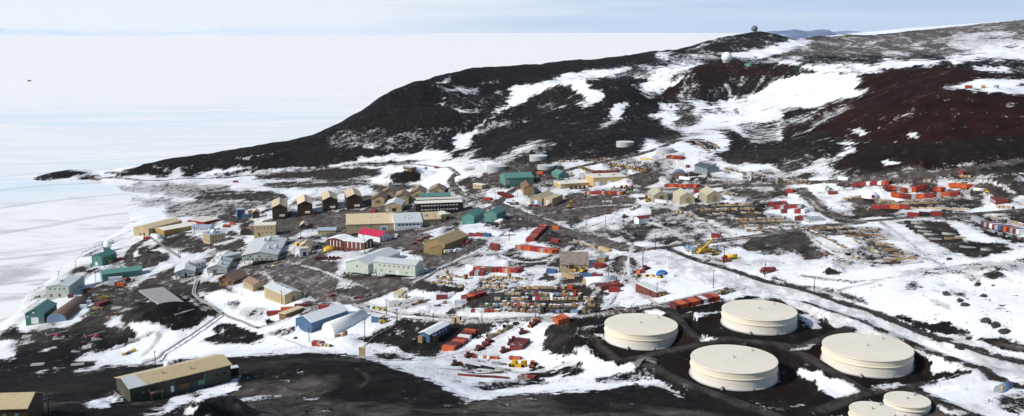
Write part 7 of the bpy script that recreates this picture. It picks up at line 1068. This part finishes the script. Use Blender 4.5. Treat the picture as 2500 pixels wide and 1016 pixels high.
L_ = math.hypot(tip.x - c0[0], tip.y - c0[1]); Z_ = tip.z - c0[2]; MB().bar((-1.2, -.2, 2.8), (L_ * .62, -.2, 2.8 + (Z_ - 2.8) * .62), .9, .95).bar((L_ * .3, -.2, 2.8 + (Z_ - 2.8) * .34), (L_, -.2, Z_), .6, .65).box(L_ - .2, L_ + 1.0, -.5, .1, Z_ - .6, Z_ + .3).build('boom', 'yellow', o); MB().cyl((L_ + .7, -.2, Z_ - 4), (L_ + .7, -.2, Z_ - .3), .05, n=6).box(L_ + .45, L_ + .95, -.45, .05, Z_ - 4.8, Z_ - 4).build('hook', 'black', o); wheels(o, (-3.4, -2.0, 2.0, 3.4), 1.05, .6, .45)
# helicopters and their pads
for i, (c, p, a, lb) in enumerate([('B', (560, 882), 20, 'concrete landing pad under the left crimson helicopter'), ('B', (930, 886), 20, 'concrete landing pad under the right crimson helicopter'), ('B', (265, 868), 20, 'empty concrete landing pad nearest the hangar'), ('B', (1282, 890), 20, 'empty concrete landing pad by the snow bank'), ('C', (425, 432), 15, 'empty concrete landing pad low on the black ground'), ('C', (885, 432), 15, 'concrete landing pad half covered by the snow tongue'), ('B', (1115, 595), 15, 'concrete landing pad below the mound')]):
    g = P3(c, p); w_ = 3.4; o = tag(MB().box(-w_, w_, -w_, w_, -.6, .38).build('landing_pad', 'concrete', None, g, R_(a)), lb, 'landing pad', 'concrete landing pads')
    if i < 2: helicopter(['crimson helicopter on the left pad, tail towards the shore', 'crimson helicopter on the right pad, rotor pointing uphill'][i], (g[0], g[1], g[2] + .38), R_(12 if i == 0 else 25))
g = G_('E', (100, 520)); mb = MB()
cs = [G_('E', p) for p in ((-230, 480), (0, 425), (290, 530), (105, 590))]; zt = max(c_[2] for c_ in cs) + .25
mb.add([(c_[0] - g[0], c_[1] - g[1], zt - g[2]) for c_ in cs] + [(c_[0] - g[0], c_[1] - g[1], -3) for c_ in cs], [(3, 2, 1, 0), (4, 5, 6, 7), (0, 1, 5, 4), (1, 2, 6, 5), (2, 3, 7, 6), (3, 0, 4, 7)]); tag(mb.build('concrete_slab', 'concrete', None, g), 'bare grey concrete slab on top of the dark mound', 'slab')
# ------------------------------------------------------------------ tents and domes
def dome(name, label, c, p, r, mat, cat='tent', hgt_=.75, door='black'):
    o = thing(name, label, cat, P3(c, p)); MB().lathe([(r, -.6)] + [(r * math.cos(R_(a)), r * hgt_ * math.sin(R_(a))) for a in range(0, 91, 10)], 24).build('cover', mat, o); MB().box(-.8, .8, -.12, .5, 0, 2.0).build('door', door, o, (0, -r, 0)); return o
dome('dome_tent', 'bright blue dome tent on the snow by the orange tractor', 'M', (220, 428), 3.2, 'bright_blue', door='steel_blue'); dome('dome_tent', 'small orange shelter left of the blue dome tent', 'M', (18, 412), 2.6, 'orange', door='dark_red'); dome('dome_tent', 'large white dome tent with a red door in the right yard', 'N', (640, 388), 5.2, 'radome', door='red'); dome('dome_tent', 'yellow dome beside the white fronted building', 'D', (1288, 775), 3.4, 'yellow', cat='dome'); dome('dome_tent', 'pale yellow rounded tent by the brick buildings', 'F', (15, 745), 4.6, 'yellow', door='tan')
dome('antenna_dome', 'small white dome on a frame behind the dark green building', 'H', (197, 392), 1.5, 'radome', cat='antenna', hgt_=1.4)
# ------------------------------------------------------------------ poles, fences, pipelines
def pole(c, base, top, label, arm=True):
    g = G_(c, base); u, v = px(c, top); h = 3.0
    for _ in range(60):
        if proj(g[0], g[1], g[2] + h)[1] <= v: break
        h += .3
    h = min(max(h, 6.0), 13.0)
    o = thing('utility_pole', label, 'utility pole', (g[0], g[1], g[2]), random.uniform(0, 3), 'wooden utility poles'); MB().cyl((0, 0, -1), (0, 0, h), .21, .14, 8).build('shaft', 'pole_wood', o)
    if arm:
        MB().box(-1.1, 1.1, -.08, .08, h - .95, h - .78).build('crossarm', 'pole_wood', o)
        for x in (-.95, 0, .95): MB().cyl((x, 0, h - .78), (x, 0, h - .5), .07, n=6).build('insulator', 'steel', o)
    return o
POLES = [('E', (1455, 548), (1455, 440), 'behind the low red containers'), ('E', (1125, 484), (1122, 350), 'in front of the striped tan building'), ('G', (405, 358), (403, 214), 'beside the lone red pickup'), ('G', (560, 512), (556, 350), 'at the road bend by the blue shed'), ('G', (655, 628), (655, 440), 'first of the close pair by the road bend'), ('G', (666, 622), (664, 438), 'second of the close pair by the road bend'), ('G', (356, 722), (337, 545), 'on the snow by the white arched shelter'), ('G', (1008, 590), (1000, 490), 'behind the blue trailer'), ('G', (1472, 608), (1470, 460), 'on the black bank below the crate lane'), ('E', (1387, 838), (1384, 704), 'in front of the blue warehouse'), ('C', (566, 1030), (552, 795), 'on the black slope beside the corner building'), ('C', (1788, 455), (1786, 262), 'behind the tan roof of the dark green building'),
         ('F', (405, 548), (405, 470), 'before the sand roofed tan hall'), ('F', (905, 715), (903, 550), 'beside the line of red pickups'), ('F', (1032, 518), (1030, 412), 'before the end of the tan hall'), ('F', (1225, 518), (1224, 440), 'left of the crossroads warehouses'), ('F', (340, 672), (338, 595), 'between brick and crimson roofed buildings'), ('F', (490, 655), (490, 578), 'at the corner of the crimson roofed building'), ('F', (540, 658), (540, 585), 'before the white gable of the crimson roof'), ('F', (356, 782), (354, 640), 'beside the second brick building'), ('F', (1400, 732), (1400, 650), 'at the lane right of the olive warehouse'),
         ('I', (45, 502), (42, 430), 'behind the right crossroads warehouse'), ('I', (120, 432), (120, 340), 'left of the short red row'), ('I', (260, 402), (260, 245), 'right of the short red row'), ('I', (545, 282), (542, 172), 'between the teal warehouse and teal shop'), ('I', (325, 402), (323, 340), 'below the olive brown shop'), ('I', (418, 642), (413, 525), 'on the muddy main street verge'), ('I', (562, 672), (560, 612), 'at the head of the long red row'), ('I', (90, 692), (90, 590), 'beside the right crossroads warehouse front'), ('I', (247, 812), (243, 700), 'on the snow left of the long red row'), ('I', (980, 702), (979, 600), 'on the far verge of the main street'), ('I', (935, 640), (934, 580), 'at the muddy yard edge'), ('I', (1166, 692), (1164, 580), 'on the snowy slope above the main street'), ('I', (1396, 742), (1394, 645), 'on the striped snow slope'), ('I', (1520, 1012), (1520, 920), 'right of the rusty shed annex'), ('I', (740, 562), (738, 480), 'on the muddy yard'),
         ('J', (497, 712), (495, 575), 'on the lower road beside the crate yard'), ('J', (1110, 628), (1107, 480), 'at the right end of the front crate lane'), ('J', (1191, 292), (1190, 190), 'by the red box bodied truck'), ('L', (156, 948), (155, 825), 'on the snow strip by the gravel road'), ('L', (472, 1018), (469, 900), 'in front of the cream hut'), ('L', (226, 152), (225, 60), 'left of the red row by the grey tank'), ('L', (580, 88), (580, 40), 'above the slate building'), ('M', (36, 362), (35, 215), 'by the orange shelter'), ('M', (808, 348), (804, 185), 'in front of the fuel tanker'), ('M', (1200, 458), (1188, 310), 'beside the red dump truck'), ('M', (708, 558), (706, 380), 'on the snowy corner facing the grader'), ('M', (170, 652), (166, 510), 'at the brown office corner'), ('O', (106, 452), (104, 295), 'along the packed road by the snowfield'),
         ('D', (345, 552), (345, 485), 'behind the low red store'), ('D', (828, 492), (826, 405), 'between the blue boxes and brown house'), ('D', (976, 542), (975, 445), 'left of the first dormitory'), ('D', (1196, 642), (1195, 540), 'on the mud before the first dormitory'), ('D', (1306, 692), (1304, 610), 'behind the white fronted building'), ('D', (145, 905), (142, 820), 'first of the pair by the snowy walkway'), ('D', (160, 905), (158, 825), 'second of the pair by the snowy walkway'), ('D', (296, 692), (294, 600), 'left of the domed building'), ('D', (1552, 902), (1550, 775), 'by the line of red tractors'), ('D', (1248, 902), (1246, 800), 'in front of the white fronted building'), ('B', (722, 206), (718, 145), 'above the shore by the domed warehouse'), ('B', (562, 308), (560, 270), 'behind the pale shore building'), ('B', (736, 512), (732, 440), 'right of the pale shore building'), ('B', (914, 352), (908, 250), 'left of the long teal store'), ('B', (1001, 205), (1000, 95), 'at the front of the domed teal warehouse'), ('B', (1185, 198), (1184, 100), 'at the shore curve')]
for c, b, t, lb in POLES: pole(c, b, t, 'dark wooden utility pole ' + lb)
def pipe_run(name, label, c, pts, r, lift, mat, cat, step=9.0, lines=2, walk=False):
    P = [G_(c, p) for p in pts]; Q = []
    for a, b in zip(P[:-1], P[1:]):
        n = max(2, int(np.hypot(*(b - a)[:2]) / step))
        for k in range(n): t = k / n; x, y = a[0] + (b[0] - a[0]) * t, a[1] + (b[1] - a[1]) * t; Q.append(Vector((x, y, zmin(x, y, .4))))
    Q.append(Vector(P[-1])); o = thing(name, label, cat, Q[0]); z0 = Q[0]; S = [q_ - z0 + Vector((0, 0, lift)) for q_ in Q]
    for s in S[1:-1]: s.z += 0
    for k in range(lines):
        q = MB()
        for a, b in zip(S[:-1], S[1:]):
            n_ = (b - a).cross(Vector((0, 0, 1))).normalized() * ((k - (lines - 1) / 2) * r * 3.2); q.cyl(a + n_, b + n_, r, n=8)
        q.build('pipe', mat, o)
    if walk:
        q = MB()
        for a, b in zip(S[:-1], S[1:]): q.bar(a + Vector((0, 0, .1)), b + Vector((0, 0, .1)), 1.8, .12)
        q.build('deck', 'steel', o)
        for sd_ in (-1, 1):
            q = MB()
            for a, b in zip(S[:-1], S[1:]):
                n_ = (b - a).cross(Vector((0, 0, 1))).normalized() * .85 * sd_; q.bar(a + n_ + Vector((0, 0, 1.1)), b + n_ + Vector((0, 0, 1.1)), .08, .08)
                for t in (0, .33, .66): s = a.lerp(b, t) + n_; q.bar(s + Vector((0, 0, .1)), s + Vector((0, 0, 1.1)), .06, .06)
            q.build('handrail', 'steel', o)
    for i, s in enumerate(S[:95]): MB().bar((-.5, 0, -lift - .6), (-.5, 0, -.05), .14, .14).bar((.5, 0, -lift - .6), (.5, 0, -.05), .14, .14).bar((-.7, 0, -r - .05), (.7, 0, -r - .05), .16, .12).build('support', 'steel', o, s)
    return o
pipe_run('raised_walkway', 'long raised steel walkway climbing the snow to the pipeline', 'P', [(350, 895), (400, 866), (450, 834), (502, 800), (545, 768)], .18, 1.6, 'steel', 'walkway', 6, 2, True)
pipe_run('pipeline', 'grey insulated pipeline running down from the pale grey halls', 'E', [(325, 255), (300, 310), (285, 390), (430, 490), (575, 588), (740, 650), (900, 715)], .28, .9, 'grey_wood', 'pipeline', 7, 3)
pipe_run('pipeline', 'thin pipeline branch crossing to the pump hut', 'E', [(905, 712), (1000, 690), (1100, 655), (1200, 620)], .2, 1.2, 'steel', 'pipeline', 7, 2)
pipe_run('pipeline', 'thin grey pipe winding up from the tan cube hut', 'G', [(345, 808), (400, 760), (450, 710), (540, 660), (640, 610)], .22, .5, 'grey', 'pipeline', 7, 1)
pipe_run('pipeline', 'dark pipeline along the far side of the packed road', 'P', [(1625, 608), (1700, 640), (1780, 662), (1860, 690), (1960, 712), (2060, 745), (2170, 785), (2290, 830), (2400, 868), (2500, 892)], .22, .7, 'black', 'pipeline', 9, 2)
pipe_run('raised_walkway', 'raised snowy walkway from the ochre store to the pole pair', 'A', [(1440, 800), (1560, 880), (1641, 935), (1700, 975)], .15, 1.3, 'steel', 'walkway', 6, 2, True)
pipe_run('raised_walkway', 'yellow gangway into the pale shore building', 'B', [(690, 420), (740, 418), (810, 415)], .15, 1.6, 'yellow', 'walkway', 5, 2, True)
pipe_run('stile', 'grey metal stile over the bank between the near tanks', 'R', [(530, 615), (600, 555), (680, 590)], .1, 1.0, 'steel', 'stile', 4, 2, True)
def fence(label, c, pts, step=3.2):
    P = [G_(c, p) for p in pts]; Q = []
    for a, b in zip(P[:-1], P[1:]):
        n = max(2, int(np.hypot(*(b - a)[:2]) / step))
        for k in range(n): t = k / n; x, y = a[0] + (b[0] - a[0]) * t, a[1] + (b[1] - a[1]) * t; Q.append(Vector((x, y, float(hgt(x, y)[0]))))
    Q.append(Vector(P[-1])); o = thing('pipe_fence', label, 'fence', Q[0], 0, 'low fences round the snow slope'); S = [q_ - Q[0] for q_ in Q]; r = MB()
    for a, b in zip(S[:-1], S[1:]): r.bar(a + Vector((0, 0, 1.0)), b + Vector((0, 0, 1.0)), .1, .1)
    r.build('rail', 'grey_wood', o)
    for s in S[:95]: MB().bar((0, 0, -.5), (0, 0, 1.1), .12, .12).build('post', 'grey_wood', o, s)
fence('low post fence crossing the snow towards the white shelter', 'H', [(1280, 105), (1400, 150), (1520, 195), (1640, 238)]); fence('low post fence curving along the crest of the black slope', 'H', [(1250, 285), (1460, 248), (1640, 245), (1830, 268)]); fence('low post fence at the foot of the raised walkway', 'C', [(1400, 455), (1500, 445), (1600, 445), (1690, 440)]); fence('short low fence above the end of the tan roof', 'H', [(980, 335), (1060, 325), (1160, 308)]); fence('low wire fence following the snow edge above the tractors', 'K', [(60, 520), (250, 560), (400, 600), (560, 640)]); fence('low wire fence on the snow bank below the tank farm', 'K', [(1500, 665), (1650, 660), (1808, 640)])
# snow covered low sign posts, the lone dark vehicle on the ice, boulders
van('tiny dark vehicle far out alone on the white sea ice', tuple(on_plane(72, 199, 0)), R_(10), 'black', name='tracked_van').scale = (2.2, 2.2, 2.2)
def boulder(seed, r):
    bm_ = MB(); n, k = 9, 6; V = []; rr = random.Random(seed)
    for j in range(k + 1):
        a = math.pi * j / k
        for i in range(n): t = 2 * math.pi * i / n; q = r * (.7 + .5 * rr.random()); V.append((q * math.sin(a) * math.cos(t), q * math.sin(a) * math.sin(t) * .8, q * math.cos(a) * .6 + r * .2))
    return bm_.add(V, [(j * n + i, (j + 1) * n + i, (j + 1) * n + (i + 1) % n, j * n + (i + 1) % n) for j in range(k) for i in range(n)])
for i, (c, p, r, lb) in enumerate([('O', (1925, 830), 2.2, 'brown boulder lowest on the right snowfield'), ('O', (1840, 768), 2.4, 'brown boulder second up the rock line of the snowfield'), ('O', (1745, 725), 2.2, 'brown boulder third up the rock line of the snowfield'), ('O', (1550, 572), 1.8, 'brown boulder in the middle of the snowfield'), ('O', (1500, 530), 1.7, 'brown boulder just above the middle one'), ('O', (1725, 485), 1.6, 'small boulder right of the middle rocks'), ('O', (1398, 133), 1.4, 'small dark boulder on the far snow'), ('Q', (1880, 128), 1.6, 'small boulder on the far verge of the packed road'), ('O', (1370, 465), 2.0, 'flat brown boulder left of the middle rocks'), ('O', (1820, 380), 1.0, 'lone small stone high on the snowfield'), ('E', (1255, 808), 1.3, 'brown boulder on the snow before the blue warehouse'), ('O', (225, 80), 2.6, 'rusty heap of scrap beside the plank yard')]):
    tag(boulder(i, r).build('boulder', 'rubble' if i != 11 else 'rust', None, P3(c, p), i), lb, 'boulder', 'boulders on the snow')
# loose stones on the near slope: too many to count
mb = MB(); rs = random.Random(5)
for i in range(5200):
    u, v = rs.uniform(-20, 1950), rs.uniform(895, 1016)
    a = math.atan((u - 1250) / FPX / CP); d = rs.uniform(215, 400); x, y = math.sin(a) * d, math.cos(a) * d; z = float(hgt(x, y)[0]); u_, v_, _ = proj(x, y, z)
    if cov[int(np.clip(v_ * MS, 0, MH - 1)), int(np.clip(u_ * MS, 0, MW - 1))] < .8 or 1350 < u_ < 2450 and v_ < 940: continue
    r = .10 + .45 * rs.random() ** 5; k = len(mb.v); mb.v += [(x + r * rs.uniform(.6, 1), y, z - .05), (x - r * .6, y + r * .7, z - .05), (x - r * .5, y - r * .8, z - .05), (x + r * .2, y + r * .3, z + r * rs.uniform(.5, .9)), (x - r * .3, y - r * .2, z + r * .7)]
    mb.f += [(k, k + 1, k + 3), (k + 1, k + 4, k + 3), (k + 1, k + 2, k + 4), (k + 2, k, k + 3), (k + 2, k + 3, k + 4)]; mb.sm += [False] * 5
o = mb.build('gravel', 'rubble'); o['kind'] = 'stuff'; o['label'] = 'loose dark stones strewn over the near slope'
